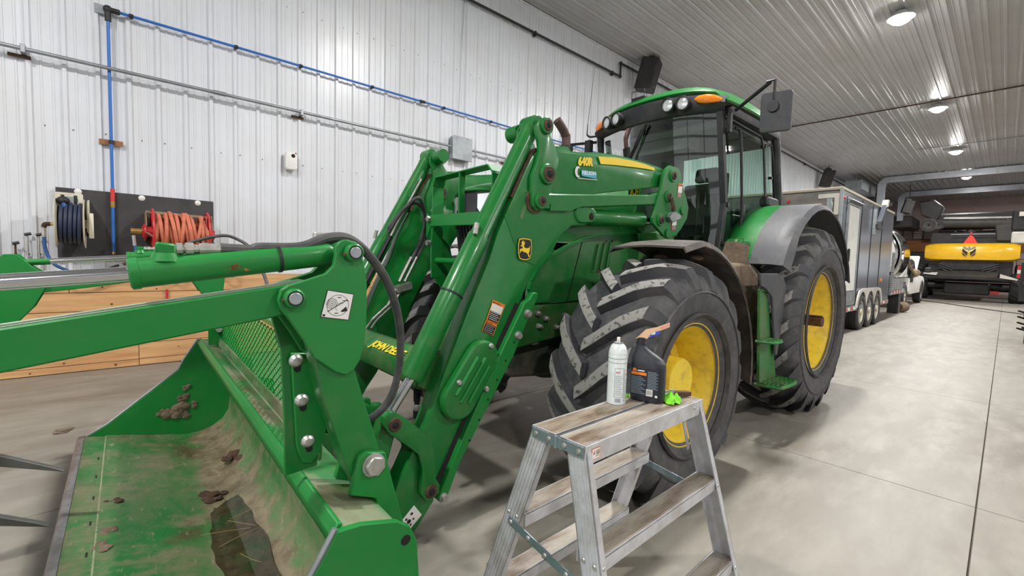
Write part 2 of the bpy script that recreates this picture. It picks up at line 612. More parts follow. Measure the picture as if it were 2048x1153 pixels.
# ------------------------------------------------------------------ ceiling lights
M_lamp = glow('lamp_lens', (1.0, .98, .95), 130.0)
M_lamph = mat('lamp_housing', srgb(210, 210, 208), .5)
lampn = 0
for row, ly in enumerate((LAMP_Y, -5.8)):  # second row is unseen, added as fill light over the right side
    for k in range(-1, 6):
        lx = -2.8 + LAMP_DX * k
        dist = ['nearest', 'second', 'third', 'fourth', 'fifth'][k - 2] if k >= 2 and k < 7 else None
        lab = ('%s ceiling light in the row running away over the driveway' % dist) if row == 0 and dist else ('round ceiling light over the %s bay, number %s from the back door' % (('tractor', 'right side, added for fill in the open')[row], ('one', 'two', 'three', 'four', 'five', 'six', 'seven')[k + 1]))
        t = thing('ceiling_light', lab, 'light', (lx, ly, CEIL - .16), group='round ceiling lights')
        MB().lathe([(0, .13), (.09, .13), (.12, .06), (.21, .03), (.235, -.01), (.22, -.012)], n=24).build('housing', M_lamph, t)
        MB().lathe([(0, -.13), (.08, -.12), (.15, -.08), (.2, -.01), (.2, .0), (0, .0)], n=24).build('lens', M_lamp, t)
        ld = bpy.data.lights.new('lamp', 'AREA')
        ld.shape = 'DISK'
        ld.size = .42
        ld.energy = LAMP_POWER
        ld.color = (1.0, .985, .965)
        lo = bpy.data.objects.new('lamp', ld)
        COL.objects.link(lo)
        lo.parent = t
        lo.location = (0, 0, -.14)

# ------------------------------------------------------------------ tractor frame: x runs to its rear, y to the wall, z up
TO, TH = V(2.63, 2.57, 0), math.radians(-1.3)


def tow(x, y=0.0, z=0.0):
    return TO + Matrix.Rotation(TH, 3, 'Z') @ V(x, y, z)


tractor = thing('tractor', 'big green farm tractor with yellow wheel rims and a glazed cab', 'tractor', tow(0), TH)


# ---- wheels
def make_wheel(cx, y_rim, cz, R, Wd, rim_r, n_lug, side, near, rear):
    """side -1: near side (outer face at -y). Wheel frame has its origin at the hub centre."""
    yc = y_rim - side * (Wd / 2 - .035)
    c = V(cx, yc, cz)
    s = side                    # outward is s*y
    lugh = .055 if not rear else .062
    Rt = R - lugh               # carcass radius
    hw = Wd / 2
    pr = [(rim_r - .03, -hw * .80), (rim_r + .02, -hw * .9), ((rim_r + Rt) * .5, -hw * 1.0), (Rt - .11, -hw * .97), (Rt - .045, -hw * .86), (Rt - .012, -hw * .6), (Rt, 0),
          (Rt - .012, hw * .6), (Rt - .045, hw * .86), (Rt - .11, hw * .97), ((rim_r + Rt) * .5, hw * 1.0), (rim_r + .02, hw * .9), (rim_r - .03, hw * .80)]
    tb = MB().lathe([(r, h * 1.0) for r, h in pr], c, (0, 1, 0), 72)
    tb.f = [f[::-1] for f in tb.f] if False else tb.f
    tyre = tb.build('rear_wheel' if rear else 'front_wheel', M_rubber, tractor, loc=c, angle=60)
    # ring ridges on the outer wall
    rg = MB()
    for rr in ((rim_r + .045), (rim_r + Rt) * .52):
        rg.lathe([(rr - .012, s * hw * .93), (rr, s * (hw * 1.0 + .006)), (rr + .012, s * hw * .97)], c, (0, 1, 0), 72)
    rg.build('sidewall_ring', M_rubber, tyre)

    def surf(y, ph, h):
        t = abs(y) / hw
        rb = Rt - .012 * t * t if t < .6 else Rt - .012 - .033 * ((t - .6) / .26) if t < .86 else Rt - .045 - .065 * ((t - .86) / .11)
        r = rb + h
        return V(-r * math.cos(ph), y, r * math.sin(ph))

    def lug(sgn):
        """one bar from just over the centre line to the shoulder, wrapping it"""
        mb, mt = MB(), MB()
        dphi = .40 if not rear else .36
        st = [(-.05, 1), (.12, 1), (.3, 1), (.5, 1), (.7, 1), (.86, .96), (.94, .75), (.99, .15)]
        half = (.037 if not rear else .038) / R
        rows = []
        for t, hh in st:
            y = sgn * hw * t
            ph = dphi * (t ** 1.15 if t > 0 else t)
            wd = half * (1.0 + .30 * max(t, 0))
            a = [surf(y, ph - wd * 1.25, -.02), surf(y, ph - wd, lugh * hh), surf(y, ph + wd, lugh * hh), surf(y, ph + wd * 1.25, -.02)]
            rows.append(a)
        mb.grid(rows)
        mb.add(rows[0], [(0, 1, 2, 3)]); mb.add(rows[-1], [(3, 2, 1, 0)])
        if sgn > 0: mb.f = [f[::-1] for f in mb.f]
        # worn pale face on top
        tr = []
        for t, hh in st[:6]:
            y = sgn * hw * t
            ph = dphi * (t ** 1.15 if t > 0 else t)
            wd = half * (1.0 + .30 * max(t, 0)) * .93
            tr.append([surf(y, ph - wd, lugh * hh + .0015), surf(y, ph, lugh * hh + .004), surf(y, ph + wd, lugh * hh + .0015)])
        mt.grid(tr)
        if sgn > 0: mt.f = [f[::-1] for f in mt.f]
        n0 = len(mb.f)
        mb.add(mt.v, mt.f)
        me = mb.mesh('lug', angle=30)
        me.materials.append(M_lug)
        me.materials.append(M_lugtop)
        for p in me.polygons[n0:]: p.material_index = 1
        return me
    if near or True:
        for sg in (-1, 1):
            me = lug(sg)
            for k in range(n_lug):
                o = bpy.data.objects.new('lug', me)
                COL.objects.link(o)
                o.parent = tyre
                o.rotation_euler = (0, 2 * PI * (k + (.5 if sg > 0 else 0) + .12) / n_lug, 0)
                OFF[o.name] = c
    # rim: flange, well, disc
    q = hw * .80
    if not rear:
        rp = [(rim_r - .045, -q), (rim_r, -q - .01), (rim_r + .004, -q + .01), (rim_r - .05, -q + .05), (rim_r - .075, 0), (rim_r - .05, q - .06), (rim_r + .004, q - .008), (rim_r + .006, q + .012),
              (rim_r - .012, q + .014), (rim_r - .022, q - .01), (rim_r - .066, q - .07), (rim_r - .072, q - .12), (rim_r - .092, q - .15), (rim_r - .095, .02), (rim_r - .13, -.01), (.25, -.05), (.17, -.055), (0, -.055)]
    else:
        rp = [(rim_r - .045, -q), (rim_r, -q - .01), (rim_r + .004, -q + .01), (rim_r - .05, -q + .05), (rim_r - .075, 0), (rim_r - .05, q - .06), (rim_r + .004, q - .008), (rim_r + .006, q + .012),
              (rim_r - .012, q + .014), (rim_r - .022, q - .01), (rim_r - .064, q - .07), (rim_r - .068, q - .16), (rim_r - .10, q - .20), (rim_r - .10, -.02), (rim_r - .14, -.05), (.30, -.05), (.27, -.09), (0, -.09)]
    rim = MB().lathe([(r, s * h) for r, h in rp], c, (0, 1, 0), 64).build('rim', M_yellow, tyre, angle=40)
    if not rear:
        hb = MB()
        hb.lathe([(r, s * h) for r, h in [(.20, -.06), (.205, .0), (.20, .015), (.155, .02), (.150, .03), (.150, .175), (.142, .190), (.0, .190)]], c, (0, 1, 0), 40)
        hb.build('hub', M_yellow, tyre)
        bl = MB()
        for k in range(10):
            a = 2 * PI * k / 10
            p = c + V(.178 * math.cos(a), s * .012, .178 * math.sin(a))
            bl.cyl(p, p + V(0, s * .03, 0), .013, n=6)
        bl.build('wheel_nuts', M_bolt, tyre)
    else:
        ax = MB()
        ax.cyl(c + V(0, -s * .1, 0), c + V(0, s * (hw - .02), 0), .052, n=20)
        for k in range(26):
            ax.box(c.x - .035, c.x + .035, c.y + s * (.0 + k * .0115), c.y + s * (.0055 + k * .0115), c.z + .045, c.z + .058)
        ax.build('axle_bar', M_rust, tyre)
        hb = MB().lathe([(r, s * h) for r, h in [(.27, -.09), (.19, -.07), (.15, -.02), (.11, .03), (.09, .06), (.0, .06)]], c, (0, 1, 0), 32)
        hb.build('hub', M_yellow, tyre)
    return tyre


FRY, RRY = 1.347, 1.285
for sd in (-1, 1):
    make_wheel(0, sd * FRY, .727, .757, .60, .385, 18, sd, sd < 0, False)
    make_wheel(2.732, sd * RRY, .918, .955, .65, .508, 21, sd, sd < 0, True)

# ---- chassis, axle, engine
fr = MB()
fr.prism([(-.62, .86), (-.6, 1.14), (.2, 1.16), (1.2, 1.16), (1.2, .9), (.1, .93)], -.43, -.33)
fr.prism([(-.62, .86), (-.6, 1.14), (.2, 1.16), (1.2, 1.16), (1.2, .9), (.1, .93)], .33, .43)
fr.box(-.7, -.6, -.43, .43, .86, 1.14)
chas = fr.build('side_frame', M_greend, tractor, bevel=.01)
bl = MB()
for (x, z) in ((-.44, 1.09), (-.42, 1.0), (-.16, 1.06), (-.36, 1.05), (.02, 1.02), (-.25, .98)):
    bl.cyl((x, -.43, z), (x, -.455, z), .02, n=6)
    bl.cyl((x, -.455, z), (x, -.475, z), .011, n=8)
bl.build('frame_bolts', M_bolt, chas)
eg = MB()
eg.prism([(-.55, .62), (-.55, .86), (1.4, .9), (2.9, .95), (2.9, .55), (1.6, .5), (.4, .52)], -.3, .3)
eg.cyl((.2, 0, .7), (1.3, 0, .62), .2, n=16)
eg.build('transmission_case', M_driveline, tractor, bevel=.03)
ax = MB()
ax.lathe([(0, -1.12), (.13, -1.12), (.17, -1.05), (.17, -.98), (.11, -.9), (.10, -.5), (.16, -.3), (.2, -.1), (.2, .1), (.16, .3), (.10, .5), (.11, .9), (.17, .98), (.17, 1.05), (.13, 1.12), (0, 1.12)], (0, 0, .70), (0, 1, 0), 20)
ax.prism([(-.18, .56), (.18, .56), (.14, .86), (-.14, .86)], -.25, .25)
ax.cyl((-.16, -.85, .78), (-.16, .85, .78), .035, n=10)
axo = ax.build('front_axle', M_driveline, tractor)
bl = MB()
for k in range(12):
    a = 2 * PI * k / 12
    for yy in (-.78, .78):
        p = V(.14 * math.cos(a), yy, .70 + .14 * math.sin(a))
        bl.cyl(p, p + V(0, -.03, 0), .014, n=6)
bl.build('axle_bolts', M_rust, axo)
MB().lathe([(0, -.95), (.18, -.95), (.2, -.6), (.26, -.4), (.3, -.2), (.3, .2), (.26, .4), (.2, .6), (.18, .95), (0, .95)], (2.732, 0, .918), (0, 1, 0), 20).build('rear_axle_housing', M_driveline, tractor)

# ---- hood
def hood_sec(x, zt, hw_, zb, pt=0.0):
    """half outline from the lower edge up and over"""
    P = []
    x_ = x
    for i in range(-10, 11):
        t = i / 10
        y = math.copysign(hw_ * (1 - (1 - min(abs(t), 1)) ** 1.0), t)
        P.append((x + pt * abs(t) ** 1.4, y, zt - (abs(t) ** 3.2) * (.17 if pt < .1 else .03)))
    x = x + pt
    return [V(x, -hw_ - .005, zb)] + [V(x, -hw_ - .006, zb + (zt - .17 - zb) * .6)] + [V(*p) for p in P] + [V(x, hw_ + .006, zb + (zt - .17 - zb) * .6)] + [V(x, hw_ + .005, zb)]


secs = [(-.775, 1.925, .345, 1.885), (-.74, 1.955, .36, 1.86), (-.60, 1.995, .38, 1.74), (-.42, 2.03, .39, 1.64), (0, 2.07, .41, 1.60), (.6, 2.13, .45, 1.66), (1.0, 2.16, .47, 1.70), (1.28, 2.16, .48, 1.72)]
hd = MB().grid([hood_sec(*s_, [.15, .14, .07, .02, 0, 0, 0, 0][i_]) for i_, s_ in enumerate(secs)])
hood = hd.build('hood', M_hood, tractor, solid=.012, angle=50)
MB().prism([(.50, 1.985), (1.06, 1.995), (1.06, 2.09), (.50, 2.08)], -.482, -.476).build('nameplate', M_ink, hood)
lettering('lettering', 'JOHN DEERE', .095, (.52, -.4835, 2.005), (1, 0, .02), (0, 0, 1), M_yelclean, hood, sx=.82, offset=.002)
# side panels with the swept arch and three louvres
for sd in (-1, 1):
    arch = [(-.549, 1.255), (-.53, 1.31), (-.47, 1.40), (-.362, 1.482), (-.2, 1.555), (-.019, 1.614), (.18, 1.655), (.382, 1.684), (.6, 1.704), (.813, 1.716), (1.28, 1.72)]
    pl = MB().prism(arch + [(1.28, 1.16), (-.56, 1.16)], sd * .425, sd * .455)
    sp = pl.build('side_panel', M_hood, tractor, bevel=.008)
    # raised rib following the arch
    rb = MB()
    for i in range(len(arch) - 1):
        a, b = arch[i], arch[i + 1]
        rb.bar((a[0], sd * .462, a[1]), (b[0], sd * .462, b[1]), .03, .02)
    rb.build('arch_rib', M_green, sp)
    MB().bar((-.018, sd * .457, 1.604), (-.16, sd * .457, 1.165), .004, .006).build('panel_seam', M_cavity, sp)
    for k in range(3):
        x0 = .20 + k * .075
        lv = [(x0, 1.61 + k * .012), (x0 - .05, 1.40), (x0 - .075, 1.372), (x0 - .115, 1.372), (x0 - .075, 1.42), (x0 - .035, 1.585 + k * .012)]
        MB().prism(lv, sd * .452, sd * .459).build('louvre', M_cavity if k == 2 else M_rust if k == 1 else M_hood, sp)
        MB().bar((x0 - .036, sd * .463, 1.588 + k * .012), (x0 - .085, sd * .463, 1.40), .022, .014).build('louvre_fin', M_hood, sp)
# hood shoulder between top skin and side panels
for sd in (-1, 1):
    MB().grid([[V(x, sd * (hw_ + .004), zb + .05), V(x, sd * .43, 1.58 if x < .1 else 1.66)] for x, zt, hw_, zb in secs[3:]]).build('shoulder_panel', M_hood, tractor, solid=.01)
MB().box(-.45, 1.25, -.36, .36, 1.1, 1.66).build('engine_block', M_cavity, tractor)
# nose: pointed in plan, a black grille ridge with a headlight on each slanted side
def nose_x(y):
    return -.765 + .15 * (abs(y) / .345) ** 1.4


gr = MB().grid([[V(nose_x(y) + dx_, y, z) for z, dx_ in ((1.915, .012), (1.80, .004), (1.66, .0), (1.45, .03), (1.12, .13))] for y in (-.10, -.05, 0, .05, .10)]).build('grille', M_black, tractor, solid=.02)
for k in range(6):
    y = -.075 + k * .03
    MB().bar((nose_x(y) - .008, y, 1.68), (nose_x(y) + .11, y, 1.16), .008, .018).build('grille_bar', M_blackm, gr)
for sd in (-1, 1):
    MB().grid([[V(nose_x(y) + .02, sd * y, 1.66 if y > .12 else 1.72), V(nose_x(y) + .05, sd * y, 1.45), V(nose_x(y) + .15, sd * y, 1.12)] for y in (.10, .2, .3, .345)]).build('grille_side', M_black, tractor, solid=.015)
    bz = MB().grid([[V(nose_x(y) + .006, sd * y, z) for z in (z0_, (z0_ + 1.93) / 2, 1.925)] for y, z0_ in ((.10, 1.76), (.16, 1.70), (.22, 1.67), (.29, 1.67), (.345, 1.70))]).build('headlight', M_blackm, tractor, solid=.015)
    MB().grid([[V(nose_x(y) - .012, sd * y, z) for z in (z0_, (z0_ + z1_) / 2, z1_)] for y, z0_, z1_ in ((.125, 1.80, 1.895), (.17, 1.735, 1.897), (.22, 1.70, 1.90), (.28, 1.70, 1.90), (.335, 1.735, 1.895))]).build('lens', M_lens, bz, solid=.006)
    p = V(nose_x(.235) - .014, sd * .235, 1.80)
    MB().lathe([(.02, 0), (.045, .006), (.060, .003), (.064, 0)], p, (-1, sd * .5, 0), 20).build('reflector', M_chrome, bz)
# front weight bracket
MB().prism([(-.92, .78), (-.9, 1.02), (-.6, 1.14), (-.6, .8)], -.26, .26).build('front_support', M_greend, tractor, bevel=.02)

# ---- front fenders
for sd in (-1, 1):
    rows = []
    for i in range(17):
        a = math.radians(108 - (108 + 6) * i / 16)
        R_ = .90 if i else .93
        cc = V(R_ * math.cos(a), 0, .70 + R_ * math.sin(a))
        if i < 3: cc.x = -.02 - .14 * (1 - i / 3); cc.z = 1.585 - .03 * (1 - i / 3)
        e = .985
        rows.append([V(cc.x * e, sd * 1.352, .7 + (cc.z - .7) * e - .02), V(cc.x, sd * 1.335, cc.z), V(cc.x * 1.005, sd * 1.08, cc.z + .012), V(cc.x, sd * .84, cc.z), V(cc.x * .97, sd * .80, cc.z - .03)])
    fo = MB().grid(rows).build('front_fender', M_fenderm, tractor, solid=.012, angle=50)
    MB().tube([(.05, sd * .55, .95), (.35, sd * .62, 1.35), (.3, sd * .9, 1.56)], .03, 8).build('fender_stay', M_blackm, fo)
    cl = MB()
    if sd < 0:
        for (x, y, z) in ((.30, -1.18, 1.5), (.36, -1.08, 1.475), (.18, -.98, 1.5)):
            cl.ball((x, y, z), .04, 8, (1.6, 1, .5))
        cl.build('mud_clod', M_mud, fo)

# ---- fuel tank, filler, step
tk = MB().prism([(.98, .44), (.95, 1.38), (1.03, 1.48), (1.52, 1.48), (1.70, 1.39), (1.76, .90), (1.74, .44)], -1.06, -.45)
tank = tk.build('fuel_tank', M_mud, tractor, bevel=.05, seg=3)
MB().cyl((1.43, -.93, 1.44), (1.47, -.95, 1.645), .115, .098, 20).build('filler_neck', M_mud, tank)
fc = MB().lathe([(0, .035), (.06, .035), (.095, .025), (.1, .0), (0, 0)], (1.475, -.952, 1.645), (.15, -.1, 1), 20)
fc.bar((1.40, -.955, 1.68), (1.56, -.955, 1.685), .02, .025)
fc.build('fuel_cap', M_green, tank)
st = MB().prism([(1.38, 1.27), (1.52, 1.25), (1.70, .90), (1.88, .44), (1.48, .46)], -1.19, -1.165)
step = st.build('step_panel', M_greend, tractor, bevel=.006)
tr = MB()
for k in range(6):
    tr.box(1.46, 1.86, -1.36 + k * .033, -1.35 + k * .033, .445, .475)
for k in range(5):
    tr.box(1.46 + k * .096, 1.472 + k * .096, -1.36, -1.17, .445, .475)
tr.tube([(1.44, -1.17, .46), (1.46, -1.34, .46), (1.54, -1.37, .46), (1.78, -1.37, .46), (1.86, -1.32, .46), (1.88, -1.17, .46)], .014, 8)
tr.build('tread', M_greend, step)
tr = MB()
for k in range(4):
    tr.box(1.42, 1.62, -1.30 + k * .035, -1.29 + k * .035, .82, .845)
tr.tube([(1.40, -1.17, .83), (1.42, -1.29, .83), (1.48, -1.31, .83), (1.60, -1.30, .83), (1.64, -1.17, .83)], .012, 8)
tr.build('upper_tread', M_greend, step)
MB().prism([(1.27, 1.40), (1.66, 1.40), (1.80, 1.36), (1.86, 1.30), (1.84, 1.05), (1.76, .68), (1.72, .68), (1.56, 1.20), (1.42, 1.27), (1.30, 1.30)], -1.225, -1.205).build('mud_flap', M_fender, tractor, bevel=.006)

# ---- rear fenders: green inner sweep and grey outer extension
for sd in (-1, 1):
    def arc(Rr, a):
        return V(2.732 + Rr * math.cos(math.radians(a)), 0, .93 + Rr * math.sin(math.radians(a)))
    rows = []
    for i in range(17):
        a = 166 - (166 - 22) * i / 16
        p = arc(1.17, a)
        p0 = arc(1.10, a)
        rows.append([V(p0.x, sd * .62, p0.z), V(p.x, sd * .68, p.z), V(p.x * 1.0, sd * .80, p.z + .012), V(p.x, sd * .96, p.z)])
    gf = MB().grid(rows).build('rear_fender', M_green, tractor, solid=.015, angle=50)
    rows = []
    for i in range(15):
        a = 152 - (152 - 20) * i / 14
        k = .0 if i > 1 else .05
        p, p1, p2 = arc(1.172, a), arc(1.17, a), arc(1.13 - k, a)
        rows.append([V(p.x, sd * .955, p.z), V(p1.x, sd * 1.12, p1.z), V(p1.x, sd * 1.24, p1.z - .01), V(p2.x, sd * 1.275, p2.z - .02)])
    MB().grid(rows).build('fender_extension', M_fender, tractor, solid=.013, angle=50)

# ---- cab
before_cab = set(o.name for o in bpy.data.objects)
cab = MB().prism([(1.62, 1.20), (1.62, 1.55), (2.0, 1.52), (2.35, 1.68), (2.62, 2.08), (3.05, 2.16), (3.05, 1.2)], -.66, .66).build('cab_base', M_blackm, tractor, bevel=.02)
HWc = .70
A0, A1, A2 = (1.50, 2.88), (1.64, 2.04), (1.60, 1.53)
pil = [(A0, .74), (A1, .76), (A2, .74)]
for sd in (-1, 1):
    pm = MB()
    for (p, y0), (q, y1) in zip(pil[:-1], pil[1:]):
        pm.obox(((p[0] + q[0]) / 2, sd * (y0 + y1) / 2, (p[1] + q[1]) / 2), ((q[0] - p[0]) / 2, sd * (y1 - y0) / 2, (q[1] - p[1]) / 2 - .006), (.035, 0, 0), (0, .028, 0))
    a_ = pm.build('front_pillar', M_black, tractor, bevel=.008)
    bt = MB()
    for (x, z) in ((1.66, 2.03), (1.62, 1.66)):
        bt.cyl((x, sd * .78, z), (x, sd * .80, z), .025, n=12)
    bt.build('pillar_bolt', M_blackm, a_)
    rp = MB()
    rp.tube([(2.55, sd * .74, 2.98), (2.78, sd * .745, 2.93), (2.86, sd * .75, 2.80), (2.90, sd * .75, 2.62), (3.02, sd * .75, 2.15)], .05, 10)
    rp.build('rear_pillar', M_black, tractor)
# windshield: one curved sheet, bowed forward
ws = []
for k in range(13):
    t = -1 + 2 * k / 12
    bow = .13 * (1 - t * t)
    ws.append([V(1.50 - bow, t * .73, 2.90), V(1.56 - bow, t * .745, 2.45), V(1.635 - bow, t * .755, 2.02), V(1.60 - bow * .9, t * .74, 1.53)])
MB().grid(ws).build('windshield', M_glass, tractor, angle=60)
for sd in (-1, 1):
    dg_ = [(1.56, 2.86), (1.68, 2.04), (1.64, 1.55), (2.02, 1.53), (2.36, 1.70), (2.60, 2.10), (2.50, 2.70), (2.42, 2.84)]
    P = [V(x, sd * (.745 + .02 * math.sin((z - 1.5) / 1.4 * PI)), z) for x, z in dg_]
    door = MB().add(P, [tuple(range(len(P)))]).build('door', M_glass, tractor)
    ed = MB()
    ed.tube([p + V(0, sd * .008, 0) for p in P[2:] + [P[0]]], .011, 6, smooth=False)
    ed.build('door_edge', M_blackm, door)
    MB().tube([(1.70, sd * .80, 2.77), (1.78, sd * .82, 2.72), (1.86, sd * .82, 2.30), (1.93, sd * .81, 1.95), (1.96, sd * .79, 1.55)], .014, 8).build('grab_rail', M_blackm, door)
    hn = MB().prism(rrect(1.98, 2.05, 1.86, 2.08, .03), sd * .77, sd * .80)
    hn.build('door_handle', M_blackm, door, bevel=.008)
    qg = [V(2.56, sd * .75, 2.78), V(2.52, sd * .752, 2.70), V(2.64, sd * .755, 2.12), V(2.92, sd * .75, 2.17), V(2.80, sd * .75, 2.62), V(2.72, sd * .75, 2.80)]
    qw = MB().add(qg, [tuple(range(len(qg)))]).build('quarter_window', M_glass, tractor)
    MB().tube([p + V(0, sd * .006, 0) for p in qg + [qg[0]]], .012, 6, smooth=False).build('seal', M_blackm, qw)
    kb = MB().cyl((2.70, sd * .75, 2.45), (2.70, sd * .79, 2.45), .016, n=10)
    kb.build('window_knob', M_blackm, qw)
    hg = MB().prism(rrect(2.48, 2.80, 2.09, 2.20, .04), sd * .75, sd * .85)
    hg.build('fender_lamp', M_black, tractor, bevel=.02)
rw = MB().add([V(3.0, -.68, 2.15), V(2.80, -.68, 2.88), V(2.80, .68, 2.88), V(3.0, .68, 2.15)], [(0, 1, 2, 3)]).build('rear_window', M_glass, tractor)
# roof: black visor beam and green cap
vs_ = []
for k in range(17):
    t = -1 + 2 * k / 16
    bow = .16 * (1 - abs(t) ** 2.2)
    rise = .06 * (1 - t * t)
    y = t * .80
    vs_.append([V(1.62 - bow, y * .93, 2.86 + rise * .3), V(1.50 - bow, y * .97, 2.88 + rise * .4), V(1.46 - bow, y, 2.95 + rise * .7), V(1.49 - bow, y * .99, 3.02 + rise), V(1.60 - bow, y * .97, 3.03 + rise)])
visor = MB().grid(vs_).build('roof_visor', M_black, tractor, solid=.02, angle=50)
rf = []
for i in range(9):
    x = [1.50, 1.56, 1.72, 1.95, 2.2, 2.45, 2.66, 2.80, 2.86][i]
    ht = [.02, .08, .12, .145, .15, .135, .105, .06, -.02][i]
    hw_ = [.80, .815, .83, .84, .84, .835, .82, .79, .74][i]
    row = []
    for k in range(17):
        t = -1 + 2 * k / 16
        bow = (.16 * (1 - abs(t) ** 2.2)) if i < 2 else (.1 * (1 - t * t) if i == 2 else 0)
        row.append(V(x - bow, t * hw_, 3.03 + (.06 + ht) * (1 - abs(t) ** 4.0) - (.05 if abs(t) > .99 else 0)))
    rf.append(row)
roof = MB().grid(rf).build('cab_roof', M_green, tractor, solid=.02, angle=50)
MB().box(1.62, 2.84, -.80, .80, 2.88, 2.975).build('roof_rail', M_black, tractor, bevel=.03, seg=2)
MB().box(1.64, 2.80, -.70, .70, 2.80, 2.875).build('headliner', mat('headliner', srgb(120, 118, 112), .9), tractor, bevel=.02)


MB().box(1.80, 2.75, .34, .68, 2.50, 2.80).build('roof_console', bpy.data.materials['headliner'], tractor, bevel=.04, seg=2)
MB().box(1.70, 1.95, -.30, .34, 2.66, 2.81).build('vent_panel', bpy.data.materials['headliner'], tractor, bevel=.03, seg=2)


def visor_pt(t, dz=0.0, out=.0):
    bow = .16 * (1 - abs(t) ** 2.2)
    return V(1.455 - bow - out, t * .80, 2.945 + .04 * (1 - t * t) + dz)


for t in (-.57, -.39, .39, .57):
    p = visor_pt(t)
    wl = MB().lathe([(0, -.03), (.05, -.03), (.068, .03), (.068, .075), (.056, .078), (.056, .06)], p, (-1, .3 * t, -.08), 24).build('work_light', M_blackm, tractor)
    MB().lathe([(.056, .062), (.03, .07), (0, .072)], p, (-1, .3 * t, -.08), 24).build('lens', M_lens, wl)
for sd in (-1, 1):
    pts = []
    for t, rr in ((.70, .012), (.74, .036), (.82, .042), (.90, .036), (.965, .015)):
        c0 = visor_pt(sd * t, .03, .02 - (.05 if t > .95 else 0))
        pts.append([c0 + V(-.02 * math.cos(a), 0, rr * math.sin(a)) for a in [PI * 2 * k / 10 for k in range(11)]])
    MB().grid(pts).build('turn_signal', M_amber, tractor, angle=60)
# wiper
wp = MB()
wp.bar((1.33, -.02, 2.87), (1.40, .30, 2.42), .018, .022)
wp.bar((1.345, .04, 2.84), (1.36, .28, 2.40), .01, .014)
wp.build('wiper', M_blackm, tractor)
# gps box on the roof
gb = MB().box(1.40, 1.62, .06, .24, 3.12, 3.20)
gps = gb.build('roof_box', M_blackm, tractor, bevel=.008)
MB().tube([(1.40, .07, 3.18), (1.40, .07, 3.26), (1.40, .23, 3.26), (1.40, .23, 3.18)], .005, 6, smooth=False).build('wire_guard', M_blackm, gps)
# near mirror
ma = MB().tube([(1.60, -.84, 2.90), (1.46, -1.20, 3.02)], .017, 8)
mo = ma.build('mirror_arm', M_blackm, tractor)
MB().tube([(1.46, -1.17, 3.03), (1.46, -1.24, 3.03), (1.46, -1.24, 2.87)], .012, 8, smooth=False).build('mirror_hook', M_blackm, mo)
mh = MB().box(1.55, 1.60, -.82, -.78, 2.70, 2.93).build('mirror_bracket', M_blackm, mo, bevel=.006)
mk = MB().prism(rrect(-.125, .125, -.165, .165, .03), 0, .05, 'x')
k0 = 0
Rm = Matrix.Rotation(math.radians(14), 3, 'Z')
mk.rot(0, Rm)
for i in range(len(mk.v)): mk.v[i] += V(1.46, -1.26, 2.77)
mir = mk.build('mirror', M_fender, tractor, bevel=.02, seg=2)
MB().lathe([(0, -.02), (.045, -.02), (.05, 0), (.05, .02)], (1.455, -1.24, 2.81), (1, .1, 0), 16).build('mirror_pivot', M_blackm, mir)
# far mirror folded by the far pillar
fm = MB()
fm.tube([(1.50, .80, 2.86), (1.40, 1.15, 2.87)], .016, 8)
fm.box(1.36, 1.42, .78, .86, 2.60, 2.86)
fm.build('mirror_arm', M_blackm, tractor)
# antenna by the far front corner
an = MB()
an.tube([(1.50, .80, 2.93), (1.47, .88, 2.93), (1.46, .92, 2.96)], .012, 8)
an.cyl((1.46, .92, 2.96), (1.46, .915, 3.08), .008, .005, 8)
an.cyl((1.46, .915, 3.08), (1.49, .86, 3.75), .0035, .002, 6)
an.build('antenna', M_blackm, tractor)
# set the cab a little back and narrower, as it stands
for o in bpy.data.objects:
    if o.name not in before_cab and o.type == 'MESH':
        for v_ in o.data.vertices:
            v_.co.x += .07
            v_.co.y *= .925
            v_.co.z -= .025 if v_.co.z > 2.4 else 0
# exhaust stack at the far corner of the cab
ex = MB().tube([(1.08, .76, 1.7), (1.08, .76, 2.70), (1.06, .76, 2.82), (1.0, .76, 2.89), (.93, .765, 2.95)], .048, 14)
exo = ex.build('exhaust_pipe', mat('exhaust_rust', srgb(92, 70, 66), .6, .3, dirt=srgb(60, 46, 44), scale=9, amount=.6), tractor)
MB().cyl((1.08, .76, 1.6), (1.08, .76, 2.70), .078, n=20).build('heat_shield', M_blackm, exo)
MB().lathe([(.042, 0), (.0, -.004)], (.93, .765, 2.951), (-.7, 0, .6), 14).build('pipe_mouth', M_cavity, exo)
# cab interior
M_seat = mat('seat_fabric', srgb(70, 68, 62), .9, dirt=srgb(96, 90, 78), scale=10, amount=.5)
sb = MB()
sb.box(2.16, 2.62, -.25, .25, 1.62, 1.78)
sb.prism([(2.55, 1.74), (2.68, 1.72), (2.82, 2.40), (2.70, 2.44)], -.25, .25)
sb.prism([(2.72, 2.46), (2.82, 2.45), (2.85, 2.62), (2.76, 2.63)], -.14, .14)
sb.build('seat', M_seat, tractor, bevel=.04, seg=3)
sw = MB()
sw.tube([(1.92 + .1 * math.cos(a) * .5, .2 * math.sin(a), 2.10 + .17 * math.cos(a)) for a in [2 * PI * k / 20 for k in range(21)]], .016, 8, sub=2)
sw.bar((1.92, -.19, 2.10), (1.92, .19, 2.10), .03, .02)
sw.cyl((1.92, 0, 2.1), (1.72, 0, 1.6), .05, .08, 12)
sw.prism([(1.60, 1.60), (1.85, 1.60), (1.82, 2.0), (1.70, 2.03)], -.22, .22)
sw.build('steering_column', M_blackm, tractor)
cn = MB()
cn.box(2.1, 2.8, -.62, -.32, 1.55, 1.98)
cn.tube([(2.15, -.45, 1.98), (2.08, -.46, 2.10), (2.02, -.46, 2.16)], .02, 8)
cn.box(2.0, 2.12, -.56, -.40, 2.18, 2.40)
cn.build('armrest_console', M_blackm, tractor, bevel=.02)

